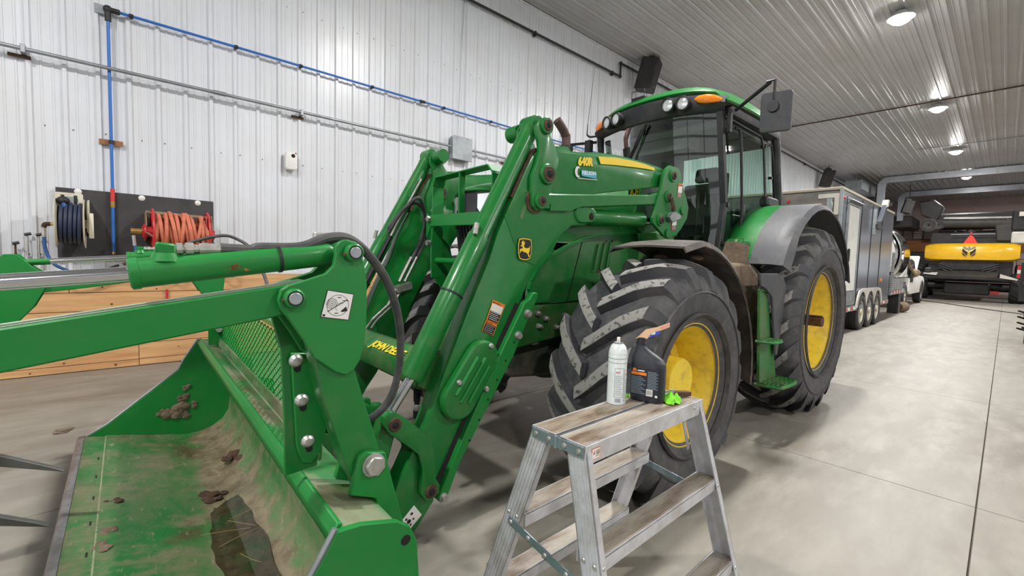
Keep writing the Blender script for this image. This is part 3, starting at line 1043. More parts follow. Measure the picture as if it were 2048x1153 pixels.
# ------------------------------------------------------------------ front loader
LO = V(.75, 0, 0)
loader = thing('front_loader', 'green front loader arms bolted to the tractor, marked 640R', 'loader', tow(.75), TH, LO)


def mirror(o_build):
    for sd in (-1, 1):
        o_build(sd)


def boom(sd):
    yo, yi = sd * .66, sd * .545
    front = [(-.688, 2.111), (-.735, 2.07), (-.783, 1.992), (-.86, 1.84), (-.922, 1.724), (-.985, 1.60), (-1.04, 1.451), (-1.18, 1.16), (-1.32, .846), (-1.42, .60), (-1.50, .47), (-1.575, .33), (-1.62, .20), (-1.60, .08), (-1.514, .02),
             (-1.46, .06), (-1.37, .165), (-1.335, .29), (-1.223, .469), (-1.148, .57), (-.909, .993), (-.735, 1.32), (-.69, 1.38), (-.552, 1.484), (-.462, 1.621), (-.365, 1.684), (-.226, 1.70), (-.15, 1.73), (-.11, 1.79), (-.17, 1.845), (-.30, 1.85), (-.45, 1.84), (-.555, 1.86)]
    rear = [(-.70, 2.105), (-.62, 2.15), (-.554, 2.163), (-.418, 2.185), (-.395, 2.16), (-.25, 2.178), (-.107, 2.203), (.133, 2.223), (.4, 2.227), (.64, 2.222), (.72, 2.215), (.785, 2.16), (.77, 2.11), (.71, 2.075), (.61, 2.057), (-.089, 1.926), (-.56, 1.80), (-.72, 1.80)]
    b = MB().prism(front, yo, yi)
    bo = b.build('boom_arm', M_green, loader, bevel=.014, seg=2)
    MB().prism(rear, yo - sd * .004, yi + sd * .004).build('boom_rear', M_green, bo, bevel=.014, seg=2)
    # crease plate on the knee
    cp = MB().prism([(-.94, 1.70), (-.87, 1.56), (-.79, 1.45), (-.70, 1.42), (-.60, 1.50), (-.50, 1.63), (-.43, 1.80), (-.80, 1.86)], yo, yo + sd * .004)
    cp.build('knee_plate', M_green, bo, bevel=.003)
    # grease-worn groove on the front edge above the knee
    gv = MB()
    gv.prism([(-.68, 2.09), (-.70, 2.125), (-.752, 2.075), (-.80, 1.995), (-.89, 1.815), (-.87, 1.80), (-.77, 1.985)], sd * .604 - .048, sd * .604 + .048)
    gv.build('grease_streak', M_rust, bo)
    MB().prism(capsule((-.815, 1.70), (-.785, 1.77), .012, .012), yo, yo + sd * .006).build('slot', M_greend, bo)
    if sd < 0:
        # oval ribbed cover
        ov = MB().prism(capsule((-1.245, .70), (-1.10, .90), .112, .108, 12), yo, yo - .055)
        ovo = ov.build('ribbed_cover', M_green, loader, bevel=.03, seg=3)
        for k in (-1, 0, 1):
            d = V(.145, 0, .20).normalized()
            nrm = V(d.z, 0, -d.x)
            c0 = V(-1.172, -.717, .80) + nrm * (.048 * k)
            L_ = .135 if k == 0 else .115
            MB().tube([c0 - d * L_, c0 + d * L_], .011, 8).build('cover_rib', M_greenc, ovo)
        for (x, z) in ((-1.055, .972), (-1.262, .80), (-1.08, .735)):
            MB().lathe([(0, .016), (.012, .014), (.016, 0)], (x, -.713, z), (0, -1, 0), 12).build('cover_bolt', M_bolt, ovo)
    # lift cylinder lug
    lg = MB().prism(capsule((-.28, 1.775), (-.187, 1.762), .072, .05), yo + sd * .012, yi)
    lg.build('cylinder_lug', M_green, bo, bevel=.01)
    return bo


booms = {}
for sd in (-1, 1):
    booms[sd] = boom(sd)


def pin(x, z, y0, y1, r, parent, m=None, name='pin', cap=True):
    mb = MB()
    mb.cyl((x, y0, z), (x, y1, z), r, n=20)
    o = mb.build(name, m or M_rust, parent, bevel=.003)
    e = y1 + (0.004 if y1 > y0 else -.004)
    d = MB().lathe([(r * .55, 0), (r * .5, .004), (r * .2, .006), (0, .008)], (x, y1, z), (0, 1 if y1 > y0 else -1, 0), 12)
    d.build('grease_nipple', M_cavity, o)
    return o


for sd in (-1, 1):
    # rocker: two plates either side of the boom, pinned at the knee
    pts = [(-.745, 2.239), (-.725, 2.271), (-.676, 2.289), (-.638, 2.277), (-.629, 2.244), (-.619, 2.194), (-.579, 2.145), (-.545, 2.083), (-.55, 2.03), (-.586, 1.967), (-.597, 1.887), (-.638, 1.814), (-.665, 1.76), (-.722, 1.744), (-.752, 1.772), (-.757, 1.817), (-.765, 1.87), (-.765, 1.95), (-.728, 2.03), (-.712, 2.091), (-.723, 2.154), (-.743, 2.195)]
    ro = MB().prism(pts, sd * .668, sd * .695)
    ro.prism(pts, sd * .51, sd * .537)
    rk = ro.build('rocker_plate', M_green, loader, bevel=.008, seg=2)
    for (x, z, r) in ((-.668, 2.251, .05), (-.646, 1.97, .062), (-.695, 1.804, .05)):
        for y0, y1 in ((sd * .69, sd * .715), (sd * .515, sd * .49)):
            MB().cyl((x, y0, z), (x, y1, z), r, n=20).build('boss', M_green, rk, bevel=.006)
    for (x, z, r) in ((-.668, 2.251, .034), (-.646, 1.97, .046), (-.695, 1.804, .03)):
        pin(x, z, sd * .48, sd * .722, r, rk)
        pin(x, z, sd * .60, sd * .483, r, rk)
    # worn disc behind the lower pin
    MB().cyl((-.715, sd * .664, 1.803), (-.715, sd * .672, 1.803), .072, n=24).build('wear_ring', M_rust, rk)
    # spring bolt tube on the inner side
    MB().cyl((-.69, sd * .40, 2.245), (-.69, sd * .50, 2.245), .05, n=18).build('pin_sleeve', M_green, rk)
    # levelling link
    lk = MB().prism([(-.70, 1.84), (-.60, 1.862), (-.429, 1.879), (.524, 1.985), (.667, 2.03), (.74, 2.04), (.76, 1.99), (.72, 1.93), (.548, 1.911), (-.424, 1.792), (-.52, 1.765), (-.66, 1.762)], sd * .57, sd * .685)
    lko = lk.build('levelling_link', M_green, loader, bevel=.008)
    MB().prism([(-.60, 1.80), (-.50, 1.79), (-.30, 1.815), (-.43, 1.772), (-.60, 1.758)], sd * .56, sd * .69).build('link_gusset', M_green, lko)
    # bucket cylinder
    bc = MB()
    top, low, tip = V(-.700, sd * .605, 2.262), V(-1.485, sd * .605, .83), V(-1.617, sd * .605, .65)
    d = (low - top).normalized()
    step_ = V(-1.075, sd * .605, 1.585)
    rr = (low - top)
    bc.lathe([(0, 0), (.052, 0), (.054, (step_ - top).length), (.062, (step_ - top).length + .015), (.062, rr.length - .012), (.056, rr.length), (.0, rr.length)], top, rr, 24)
    bo = bc.build('bucket_cylinder', M_green, loader)
    MB().cyl(top + V(0, -.06, .0), top + V(0, .06, .0), .056, n=20).build('cylinder_eye', M_green, bo, bevel=.008)
    MB().cyl(low, tip, .026, n=18).build('rod', M_chrome, bo)
    MB().cyl(tip + V(0, -.05, 0), tip + V(0, .05, 0), .048, n=18).build('rod_eye', M_rust, bo, bevel=.008)
    q = top + rr * .70
    MB().lathe([(.0635, -.006), (.067, -.004), (.067, .004), (.0635, .006)], q, d, 24).build('cable_tie', M_blackm, bo)
    bd = MB()
    bd.cyl(step_ + V(-.045, sd * .04, .06), step_ + V(-.06, sd * .045, .0), .014, n=8)
    bd.build('hose_fitting', M_bolt, bo)
    if sd > 0:   # silver indicator rod on the far cylinder
        MB().cyl(top + rr * .14 + V(-.0, -.075, .0), top + rr * .46 + V(0, -.075, 0), .009, n=8).build('level_rod', M_bolt, bo)
        MB().cyl(top + rr * .46 + V(0, -.075, 0), top + rr * .92 + V(0, -.075, 0), .018, n=8).build('guide_tube', M_blackm, bo)
        MB().cyl((-.668, .49, 2.251), (-.668, .46, 2.251), .058, n=24).build('pin_cap', M_bolt, rk, bevel=.008)
    # lift cylinder
    lc = MB()
    a, b2 = V(-.155, sd * .61, 1.757), V(.50, sd * .61, 1.795)
    lc.lathe([(0, 0), (.05, 0), (.058, .012), (.058, (b2 - a).length - .015), (.048, (b2 - a).length), (0, (b2 - a).length)], a, b2 - a, 24)
    lc.cyl((-.187, sd * .56, 1.757), (-.187, sd * .66, 1.757), .045, n=18)
    lco = lc.build('lift_cylinder', M_green, loader)
    MB().cyl(b2, (.622, sd * .61, 1.80), .03, n=14).build('rod', M_chrome, lco)
    pin(-.187, 1.757, sd * .55, sd * .672, .03, lco)
    # mast
    mp = [(.633, 2.135), (.684, 2.213), (.732, 2.24), (.854, 2.244), (.903, 2.21), (.94, 2.114), (1.005, 2.029), (1.062, 1.94), (1.044, 1.843), (.951, 1.742), (.874, 1.69), (.754, 1.658), (.684, 1.679), (.521, 1.766), (.509, 1.808), (.55, 1.89), (.589, 1.99), (.616, 2.054)]
    ms = MB().prism(mp, sd * .672, sd * .70)
    ms.prism(mp, sd * .50, sd * .525)
    mo_ = ms.build('mast', M_green, loader, bevel=.006)
    MB().prism([(.72, 1.70), (.95, 1.75), (.92, 1.1), (.66, 1.0)], sd * .40, sd * .64).build('mast_foot', M_greend, mo_, bevel=.012)
    MB().prism([(.60, 1.70), (.78, 1.66), (.78, 1.55), (.66, 1.58)], sd * .50, sd * .69).build('latch_hook', M_greend, mo_, bevel=.01)
    for (x, z, r) in ((.774, 2.163, .032), (.718, 1.991, .03), (.622, 1.799, .034)):
        MB().cyl((x, sd * .69, z), (x, sd * .712, z), r + .018, n=18).build('boss', M_green, mo_, bevel=.004)
        pin(x, z, sd * .5, sd * .722, r, mo_)
    for (x, z) in ((.953, 1.901), (.732, 1.70), (.83, 1.90)):
        MB().cyl((x, sd * .698, z), (x, sd * .712, z), .034, n=6).build('mast_bolt', M_green, mo_)
    lv = MB()
    lv.bar((.72, sd * .725, 1.99), (.775, sd * .73, 1.88), .02, .035)
    lvo = lv.build('latch_lever', M_rust, mo_, bevel=.006)
    MB().prism([(.70, 1.83), (.74, 1.86), (.79, 1.875), (.87, 1.86), (.885, 1.83), (.80, 1.80), (.74, 1.79)], sd * .70, sd * .735).build('latch_plate', M_galv, mo_, bevel=.004)
    # parking stand folded against the boom
    sp = MB().prism([(-.695, 1.257), (-.684, 1.236), (-.765, 1.105), (-.868, .899), (-1.081, .581), (-1.232, .356), (-1.31, .185), (-1.345, .165), (-1.372, .195), (-1.22, .482), (-.991, .887), (-.824, 1.158), (-.80, 1.20), (-.76, 1.22), (-.73, 1.26)], sd * .66, sd * .70)
    spo = sp.build('parking_stand', M_greenc, loader, bevel=.005)
    MB().prism([(-1.36, .22), (-1.22, .45), (-.97, .88), (-.80, 1.18), (-.84, 1.20), (-1.01, .90), (-1.26, .47), (-1.385, .24)], sd * .60, sd * .665).build('shadow_gap_bar', M_cavity, spo)  # dark bar paints the shade between the stand and the boom
    for (x, z) in ((-.775, 1.135), (-.845, 1.01), (-1.335, .195)):
        MB().lathe([(0, 0), (.026, 0), (.026, .045), (.018, .045), (.018, .062), (0, .062)], (x, sd * .66, z), (0, sd, 0), 12).build('stand_bolt', M_bolt, spo)
    hl_ = MB()
    for k in range(6):
        t = .15 + .12 * k
        x, z = -.80 + (-1.30 + .80) * t, 1.10 + (.25 - 1.10) * t
        hl_.cyl((x, sd * .70, z), (x, sd * .7015, z), .007, n=8)
    hl_.build('stand_hole', M_cavity, spo)
    # bent tilt link at the foot of the boom
    bl_ = MB().prism([(-1.678, .66), (-1.674, .697), (-1.651, .714), (-1.611, .708), (-1.553, .663), (-1.439, .558), (-1.392, .457), (-1.385, .315), (-1.36, .274), (-1.364, .233), (-1.405, .205), (-1.442, .214), (-1.469, .251), (-1.467, .389), (-1.486, .466), (-1.543, .521), (-1.601, .574), (-1.642, .607)], sd * .672, sd * .705)
    bl_.prism([(-1.678, .66), (-1.674, .697), (-1.651, .714), (-1.611, .708), (-1.553, .663), (-1.439, .558), (-1.392, .457), (-1.385, .315), (-1.36, .274), (-1.364, .233), (-1.405, .205), (-1.442, .214), (-1.469, .251), (-1.467, .389), (-1.486, .466), (-1.543, .521), (-1.601, .574), (-1.642, .607)], sd * .50, sd * .53)
    blo = bl_.build('tilt_link', M_green, loader, bevel=.008, seg=2)
    pin(-1.617, .65, sd * .5, sd * .712, .034, blo)
    pin(-1.412, .257, sd * .5, sd * .712, .036, blo)
    # push link from the tilt pin down to the carrier
    MB().prism(capsule((-1.617, .65), (-1.70, .36), .05, .05), sd * .56, sd * .65).build('push_link', M_green, loader, bevel=.01)

# torque tube between the arms, with lettering
tt = [(-1.43, .88), (-1.33, .94), (-1.27, .925), (-1.235, .84), (-1.25, .76), (-1.35, .72), (-1.42, .76)]
tube = MB().prism(tt, -.55, .55).build('torque_tube', M_greend, loader, bevel=.01)
fc = V(-1.425, 0, .83)
ey = (V(-1.43, 0, .88) - V(-1.42, 0, .76)).normalized()
a_, b_ = V(-1.43, 0, .88), V(-1.33, 0, .94)
ez_ = (b_ - a_).normalized()
lettering('lettering', 'JOHN DEERE', .075, V(-1.425, .03, .888) + V(-.004, 0, .004), (0, -1, 0), ez_, M_yelclean, tube, sx=.95, offset=.002)
# carrier (quick hitch) the bucket hangs on
cr = MB()
for sd in (-1, 1):
    cr.prism([(-1.76, .74), (-1.66, .74), (-1.60, .40), (-1.50, .10), (-1.62, .05), (-1.76, .1)], sd * .48, sd * .52)
cr.box(-1.78, -1.72, -.60, .60, .10, .20)
cr.cyl((-1.72, -.60, .70), (-1.72, .60, .70), .04, n=14)
cr.build('carrier_frame', M_green, loader, bevel=.006)

# hydraulic lines on the inner face of the far arm
hs = MB()
for k in range(2):
    o_ = .035 * k
    hs.tube([(-1.10, .50, 1.62 + o_), (-1.00, .45, 1.80), (-.90, .44 - o_, 1.86 + o_), (-.80, .48, 1.78), (-.80 + o_, .52, 1.62), (-.89 + o_, .525, 1.42)], .014, 8)
hso = hs.build('hydraulic_hose', M_hose, loader)
hf = MB()
for k in range(2):
    o_ = .045 * k
    x0, z0 = -.89 + o_, 1.42
    hf.cyl((x0, .522, z0 + .03), (x0 - .10, .522, z0 - .16), .013, n=8)
    hf.cyl((x0 - .13, .522, z0 - .22), (x0 - .19, .522, z0 - .34), .012, n=8)
hf.bar((-1.02, .515, 1.20), (-.90, .515, 1.23), .06, .05)
hf.build('line_fitting', M_bolt, hso)
hl2 = MB()
for k in range(2):
    o_ = .04 * k
    hl2.cyl((-1.08 + o_, .525, 1.08), (-1.20 + o_, .525, .98), .009, n=8)
    hl2.cyl((-1.20 + o_, .525, .98), (-1.27 + o_, .48, .92), .008, n=8)
hl2.build('steel_line', M_bolt, hso)
cpl = MB().lathe([(0, 0), (.014, 0), (.014, .03), (.02, .035), (.02, .10), (.016, .11), (.016, .15), (.022, .155), (.022, .20), (0, .21)], (-1.335, -.40, .735), (.02, 0, -1), 10)
cplo = cpl.build('hose_coupler', M_blackm, loader)
MB().lathe([(.017, .12), (.019, .125), (.019, .17), (.017, .175)], (-1.335, -.40, .735), (.02, 0, -1), 10).build('coupler_sleeve', M_bolt, cplo)
for q in (-.02, .02):
    MB().tube([(-1.34, -.40 + q, .80), (-1.36, -.40 + q, .75), (-1.335, -.40 + q, .71), (-1.31, -.40 + q, .75), (-1.32, -.40 + q, .80)], .006, 6).build('hose_clip', M_bolt, cplo)
# brush guard in front of the nose
gx = -.775
gd = MB()
gd.tube([(gx, .34, 1.73), (gx, .34, 1.98), (gx, .30, 2.025), (gx, -.32, 2.035), (gx, -.38, 1.99), (gx, -.38, 1.73)], .0001, 4)
gd = MB()
P_in = [(.335, 1.30), (.335, 1.985), (.305, 2.045), (-.335, 2.05), (-.385, 2.0), (-.385, 1.30)]
for i in range(len(P_in) - 1):
    a, b = P_in[i], P_in[i + 1]
    gd.bar((gx, a[0], a[1]), (gx, b[0], b[1]), .012, .10, (1, 0, 0))
gdo = gd.build('brush_guard', M_greenc, loader, bevel=.004)
gb_ = MB()
gb_.bar((gx - .022, -.015, 1.72), (gx - .022, -.015, 2.045), .012, .05, (1, 0, 0))
gb_.build('guard_upright', M_greenc, gdo, bevel=.003)
MB().prism([(.40, 1.60), (.40, 1.785), (.36, 1.77), (-.40, 1.755), (-.45, 1.77), (-.45, 1.60), (-.42, 1.60), (-.41, 1.67), (.33, 1.685), (.37, 1.62)], gx - .06, gx - .05, 'x').build('guard_cross_plate', M_greenc, gdo, bevel=.003)
MB().cyl((gx, -.50, 1.43), (gx, .36, 1.43), .022, n=14).build('guard_tube', M_greenc, gdo)
for sd in (-1, 1):
    gp = MB()
    gp.prism([(-.83, 1.60), (-.80, 1.66), (-.66, 1.55), (-.60, 1.30), (-.62, 1.02), (-.72, 1.0), (-.72, 1.2), (-.82, 1.32), (-.83, 1.38)], sd * .37 - .04, sd * .37 - .028)
    gp.build('guard_side_plate', M_green, gdo, bevel=.004)
for (y, z) in ((.345, 1.56), (.345, 1.74), (-.42, 1.56)):
    MB().cyl((gx - .055, y, z), (gx - .085, y, z), .022, n=6).build('guard_bolt', M_bolt, gdo)

# ---- decals on the near arm
Y_ = -.666
b = booms[-1]
dl = MB().prism([(-.133, 2.168), (.048, 2.192), (.252, 2.204), (.42, 2.206), (.555, 2.198), (.564, 2.180), (.42, 2.172), (.27, 2.160), (.052, 2.140), (-.105, 2.122)], Y_, Y_ - .002)
dl.build('yellow_stripe', M_yelclean, b)
lettering('lettering', '640R', .072, (-.335, Y_ - .002, 2.078), (1, 0, .13), (0, 0, 1), M_yelclean, b, sx=.95, offset=.004)
dd = MB().prism([(x + .0, z) for x, z in rrect(-.30, -.145, 2.015, 2.055, .012)], Y_, Y_ - .002)
dd.build('dealer_decal', M_cyan, b)
MB().prism([(-.335 + .028 * math.cos(a) * (1 if i < 14 else .6) + .01 * (0 if i < 14 else 1), 2.035 + .036 * math.sin(a) * (1 if i < 14 else .7)) for i, a in enumerate([math.radians(60 + 240 * k / 13) for k in range(14)] + [math.radians(300 - 240 * k / 13) for k in range(14)])], Y_, Y_ - .002).build('decal_crescent', M_white, b)
lettering('lettering', 'NELSON', .034, (-.295, Y_ - .002, 2.024), (1, 0, .1), (0, 0, 1), M_white, b, sx=1.1, offset=.001)
MB().prism([(-.33, 1.992), (-.135, 2.008), (-.135, 2.012), (-.33, 1.996)], Y_, Y_ - .002).build('decal_rule', M_white, b)
# leaping deer shield
def tx(P, cx, cz, s, a=0.0):
    return [(cx + s * (x * math.cos(a) - z * math.sin(a)), cz + s * (x * math.sin(a) + z * math.cos(a))) for x, z in P]
sh = [(-.40, .50), (-.2, .55), (.2, .55), (.40, .50), (.46, .2), (.44, -.2), (.34, -.46), (.1, -.53), (-.1, -.53), (-.34, -.46), (-.44, -.2), (-.46, .2)]
cx_, cz_, s_ = -.786, 1.514, .125
yy = Y_ - .005
MB().prism(tx(sh, cx_, cz_, s_), yy, yy - .0015).build('shield_rim', M_ink, b)
MB().prism(tx(sh, cx_, cz_, s_ * .95), yy - .001, yy - .0025).build('shield_line', M_yelclean, b)
MB().prism(tx(sh, cx_, cz_, s_ * .87), yy - .002, yy - .0035).build('shield_field', M_ink, b)
deer = [(-.34, -.02), (-.26, .04), (-.18, .02), (-.16, .10), (-.20, .16), (-.27, .13), (-.29, .17), (-.20, .22), (-.24, .30), (-.20, .40), (-.18, .33), (-.15, .43), (-.12, .32), (-.08, .41), (-.08, .28), (-.02, .36), (-.05, .24), (-.10, .20), (-.04, .08), (.10, .06), (.24, .08), (.32, .18), (.30, .04), (.28, -.10), (.22, -.18), (.30, -.32), (.24, -.36), (.16, -.20), (.04, -.14), (-.10, -.12), (-.20, -.06), (-.28, -.12), (-.36, -.20), (-.32, -.08)]
MB().prism(tx(deer, cx_, cz_, s_), yy - .003, yy - .0045).build('deer_emblem', M_yelclean, b)
# warning labels
def label_on(parent, quad, y, head_h, m_head, m_body, text='WARNING', dark_from=None):
    """quad: top-left, top-right, bottom-right, bottom-left in (x,z) on the plane y"""
    tl, tr, br, bl = [V(q[0], y, q[1]) for q in quad]
    lp = lambda u, v: (tl + (tr - tl) * u) * (1 - v) + (bl + (br - bl) * u) * v
    def pt(u0, u1, v0, v1, m, name, d):
        P = [lp(u0, v0), lp(u1, v0), lp(u1, v1), lp(u0, v1)]
        return MB().prism([(p.x, p.z) for p in P], y - d, y - d - .0008).build(name, m, parent)
    pt(0, 1, 0, 1, m_head, 'warning_label', 0)
    pt(.06, .94, head_h, .97, m_body, 'label_field', .0009)
    ex = (tr - tl)
    lettering('lettering', text, head_h * (bl - tl).length * .62, lp(.22, head_h * .84) + V(0, -.001, 0), ex, tl - bl, M_ink, parent, depth=.0006, sx=.8)
    P = [lp(.06, head_h * .85), lp(.19, head_h * .85), lp(.125, head_h * .2)]
    MB().prism([(p.x, p.z) for p in P], y - .001, y - .0018).build('alert_triangle', M_ink, parent)
    if dark_from:
        pt(.06, .94, dark_from, .97, M_ink, 'label_text_block', .0018)
        for k in range(5):
            v0 = dark_from + (.95 - dark_from) * (k + .3) / 5
            pt(.12, .88 - .1 * (k % 2), v0, v0 + .022, M_white, 'text_line', .0027)
label_on(b, [(-1.012, 1.224), (-.921, 1.189), (-.973, 1.082), (-1.055, 1.114)], Y_, .16, M_orange, M_white, dark_from=.52)
label_on(b, [(-1.057, 1.112), (-.976, 1.080), (-1.005, 1.017), (-1.086, 1.052)], Y_, .22, M_orange, M_ink, dark_from=.25)
mst = [o for o in bpy.data.objects if o.name.startswith('mast') and o.parent == loader and o.type == 'MESH'][0]
label_on(mst, [(.865, 2.115), (.935, 2.12), (.925, 2.005), (.858, 2.0)], -.702, .2, M_orange, M_white, dark_from=.65)
label_on(mst, [(.80, 1.83), (.87, 1.84), (.868, 1.735), (.79, 1.725)], -.702, .1, M_red, M_white, dark_from=.6)
MB().prism([(-1.487, .19), (-1.442, .124), (-1.511, .069), (-1.556, .131)], -.663, -.665).build('white_sticker', M_white, b)
sk = MB()
for (x, z, r) in ((-1.50, .15, .008), (-1.49, .12, .006), (-1.515, .115, .012), (-1.53, .13, .007), (-1.505, .095, .006)):
    sk.lathe([(r, 0), (0, .0004)], (x, -.6655, z), (0, -1, 0), 8)
sk.build('sticker_print', M_ink, b)

# ------------------------------------------------------------------ bucket with grapple
BO = V(-2.3, 0, 0)
bucket = thing('grapple_bucket', 'wide green loader bucket with a hydraulic grapple, mud and dirt inside', 'bucket', tow(-2.3), TH, BO)
BW = 1.47
# shell: floor, curve, back, as one bent plate
prof_b = [(-2.70, .118), (-2.45, .062), (-2.26, .020), (-2.17, .022), (-2.08, .05), (-2.01, .10), (-1.965, .17), (-1.95, .28), (-1.965, .46), (-2.0, .66)]
M_bfloor = bpy.data.materials.new('bucket_inside')
M_bfloor.use_nodes = True
N, Lk = M_bfloor.node_tree.nodes, M_bfloor.node_tree.links
bs = N['Principled BSDF']
tc = N.new('ShaderNodeTexCoord')


def nz(scale, detail=8, rough=.65, st=(1, 1, 1), off=(0, 0, 0)):
    mp = N.new('ShaderNodeMapping'); mp.inputs['Scale'].default_value = st; mp.inputs['Location'].default_value = off
    Lk.new(tc.outputs['Object'], mp.inputs['Vector'])
    t = N.new('ShaderNodeTexNoise'); t.inputs['Scale'].default_value = scale; t.inputs['Detail'].default_value = detail; t.inputs['Roughness'].default_value = rough
    Lk.new(mp.outputs['Vector'], t.inputs['Vector'])
    return t.outputs['Fac']


def mr(src, a, b, c=0.0, d=1.0):
    r = N.new('ShaderNodeMapRange'); r.inputs[1].default_value = a; r.inputs[2].default_value = b; r.inputs[3].default_value = c; r.inputs[4].default_value = d
    Lk.new(src, r.inputs[0]); return r.outputs[0]


def mixc(f, a, b):
    x = N.new('ShaderNodeMix'); x.data_type = 'RGBA'
    Lk.new(f, x.inputs['Factor'])
    for s_, n_ in ((a, 'A'), (b, 'B')):
        if isinstance(s_, tuple): x.inputs[n_].default_value = (*s_, 1)
        else: Lk.new(s_, x.inputs[n_])
    return x.outputs['Result']


c1 = mixc(mr(nz(3.2, st=(1, .45, 1)), .40, .60, 0, .95), srgb(34, 116, 54), srgb(106, 122, 84))
c2_ = mixc(mr(nz(5.5, off=(3, 1, 0), st=(.7, 1, 1)), .48, .64, 0, .85), c1, srgb(132, 122, 98))
c3_ = mixc(mr(nz(2.1, off=(7, 2, 1)), .56, .66, 0, .9), c2_, srgb(92, 70, 52))
sx_ = N.new('ShaderNodeSeparateXYZ')
Lk.new(tc.outputs['Object'], sx_.inputs[0])
def math2(op, a, b):
    q_ = N.new('ShaderNodeMath'); q_.operation = op
    for i_, s_ in enumerate((a, b)):
        if isinstance(s_, (int, float)): q_.inputs[i_].default_value = s_
        else: Lk.new(s_, q_.inputs[i_])
    return q_.outputs[0]
# mud settled along the heel of the bucket
band = math2('SUBTRACT', 1.0, math2('DIVIDE', math2('ABSOLUTE', math2('SUBTRACT', sx_.outputs['X'], .17), 0), .19))
heel = math2('ADD', band, math2('MULTIPLY', math2('SUBTRACT', nz(4.5, off=(2, 8, 3)), .5), 2.4))
c3_ = mixc(mr(heel, .30, .62, 0, .92), c3_, mixc(mr(nz(9, off=(4, 4, 4)), .4, .62), srgb(140, 126, 102), srgb(104, 88, 68)))
c4_ = mixc(mr(nz(38, 4, st=(1, .3, .3)), .60, .70, 0, .5), c3_, srgb(164, 150, 126))
Lk.new(c4_, bs.inputs['Base Color'])
Lk.new(mr(nz(2.4, off=(1, 5, 0)), .35, .6, .75, .35), bs.inputs['Roughness'])
bp = N.new('ShaderNodeBump'); bp.inputs['Strength'].default_value = .25; bp.inputs['Distance'].default_value = .01
Lk.new(nz(26, 5), bp.inputs['Height']); Lk.new(bp.outputs['Normal'], bs.inputs['Normal'])

sub = []
for i in range(len(prof_b) - 1):
    for k in range(3):
        t = k / 3
        sub.append((prof_b[i][0] * (1 - t) + prof_b[i + 1][0] * t, prof_b[i][1] * (1 - t) + prof_b[i + 1][1] * t))
sub.append(prof_b[-1])
MB().grid([[V(x, y, z) for x, z in sub] for y in (-BW, -.7, 0, .7, BW)]).build('shell', M_bfloor, bucket, solid=.014, angle=50)
# cutting edge and its weld line
MB().prism([(-2.812, .128), (-2.69, .098), (-2.69, .122), (-2.812, .150)], -BW, BW).build('edge_plate', M_bfloor, bucket, bevel=.002)
MB().prism([(-2.848, .132), (-2.805, .122), (-2.805, .151), (-2.838, .152)], -BW - .01, BW + .01).build('cutting_edge', mat('worn_steel_edge', srgb(150, 148, 150), .4, .6, dirt=srgb(108, 104, 102), scale=14, amount=.7, dirt2=(srgb(90, 78, 66), 5, .4)), bucket, bevel=.002)
MB().prism([(-2.705, .118), (-2.675, .112), (-2.675, .120), (-2.705, .128)], -BW, BW).build('weld_seam', mat('pale_weld', srgb(156, 160, 130), .8, dirt=srgb(110, 120, 90), scale=8, amount=.6), bucket)
hl_ = MB()
for y in (-.9, -.62, -.34, -.06, .22, .5, .78, 1.06):
    hl_.box(-2.735, -2.722, y - .02, y + .02, .118, .131)
hl_.build('edge_bolt_slot', M_cavity, bucket)
# end plates
endp = [(-2.80, .140), (-2.69, .205), (-2.292, .53), (-2.26, .60), (-2.195, .70), (-2.168, .750), (-2.10, .745), (-1.995, .715), (-1.955, .685), (-1.930, .63), (-1.905, .30), (-1.93, .14), (-2.02, .06), (-2.16, .005), (-2.30, .012), (-2.70, .10)]
for sd in (-1, 1):
    ep = MB().prism(endp, sd * BW, sd * (BW + .02)).build('end_plate', M_greenc, bucket, bevel=.003)
    MB().tube([(-2.80, sd * (BW + .01), .143), (-2.69, sd * (BW + .01), .208), (-2.292, sd * (BW + .01), .535), (-2.26, sd * (BW + .01), .605), (-2.168, sd * (BW + .01), .755)], .009, 6, smooth=False).build('worn_edge', M_galv, ep)
    MB().lathe([(.016, 0), (.01, .002), (0, .001)], (-1.968, sd * (BW + .02), .648), (0, sd, 0), 12).build('plate_hole', M_cavity, ep)
# hollow top beam: front lip, ledge
tbm = MB().prism([(-2.172, .745), (-2.155, .755), (-1.99, .705), (-1.98, .66), (-2.0, .62), (-2.10, .62), (-2.135, .66), (-2.16, .70)], -BW, BW)
tb_o = tbm.build('top_beam', M_bucket, bucket, bevel=.006)
MB().prism([(-2.178, .735), (-2.156, .762), (-2.145, .758), (-2.135, .65), (-2.152, .655)], -BW, BW).build('front_lip', M_greenc, tb_o, bevel=.004)
MB().prism([(-2.075, .742), (-2.062, .742), (-2.058, .80), (-2.07, .80)], -1.04, 1.20).build('fence_angle', M_bucket, tb_o, bevel=.003)
# back ribs
for y in (-1.2, -.55, .55, 1.2):
    MB().prism([(-1.98, .66), (-1.95, .30), (-1.96, .15), (-1.88, .12), (-1.84, .3), (-1.86, .62)], y - .01, y + .01).build('back_rib', M_green, bucket)
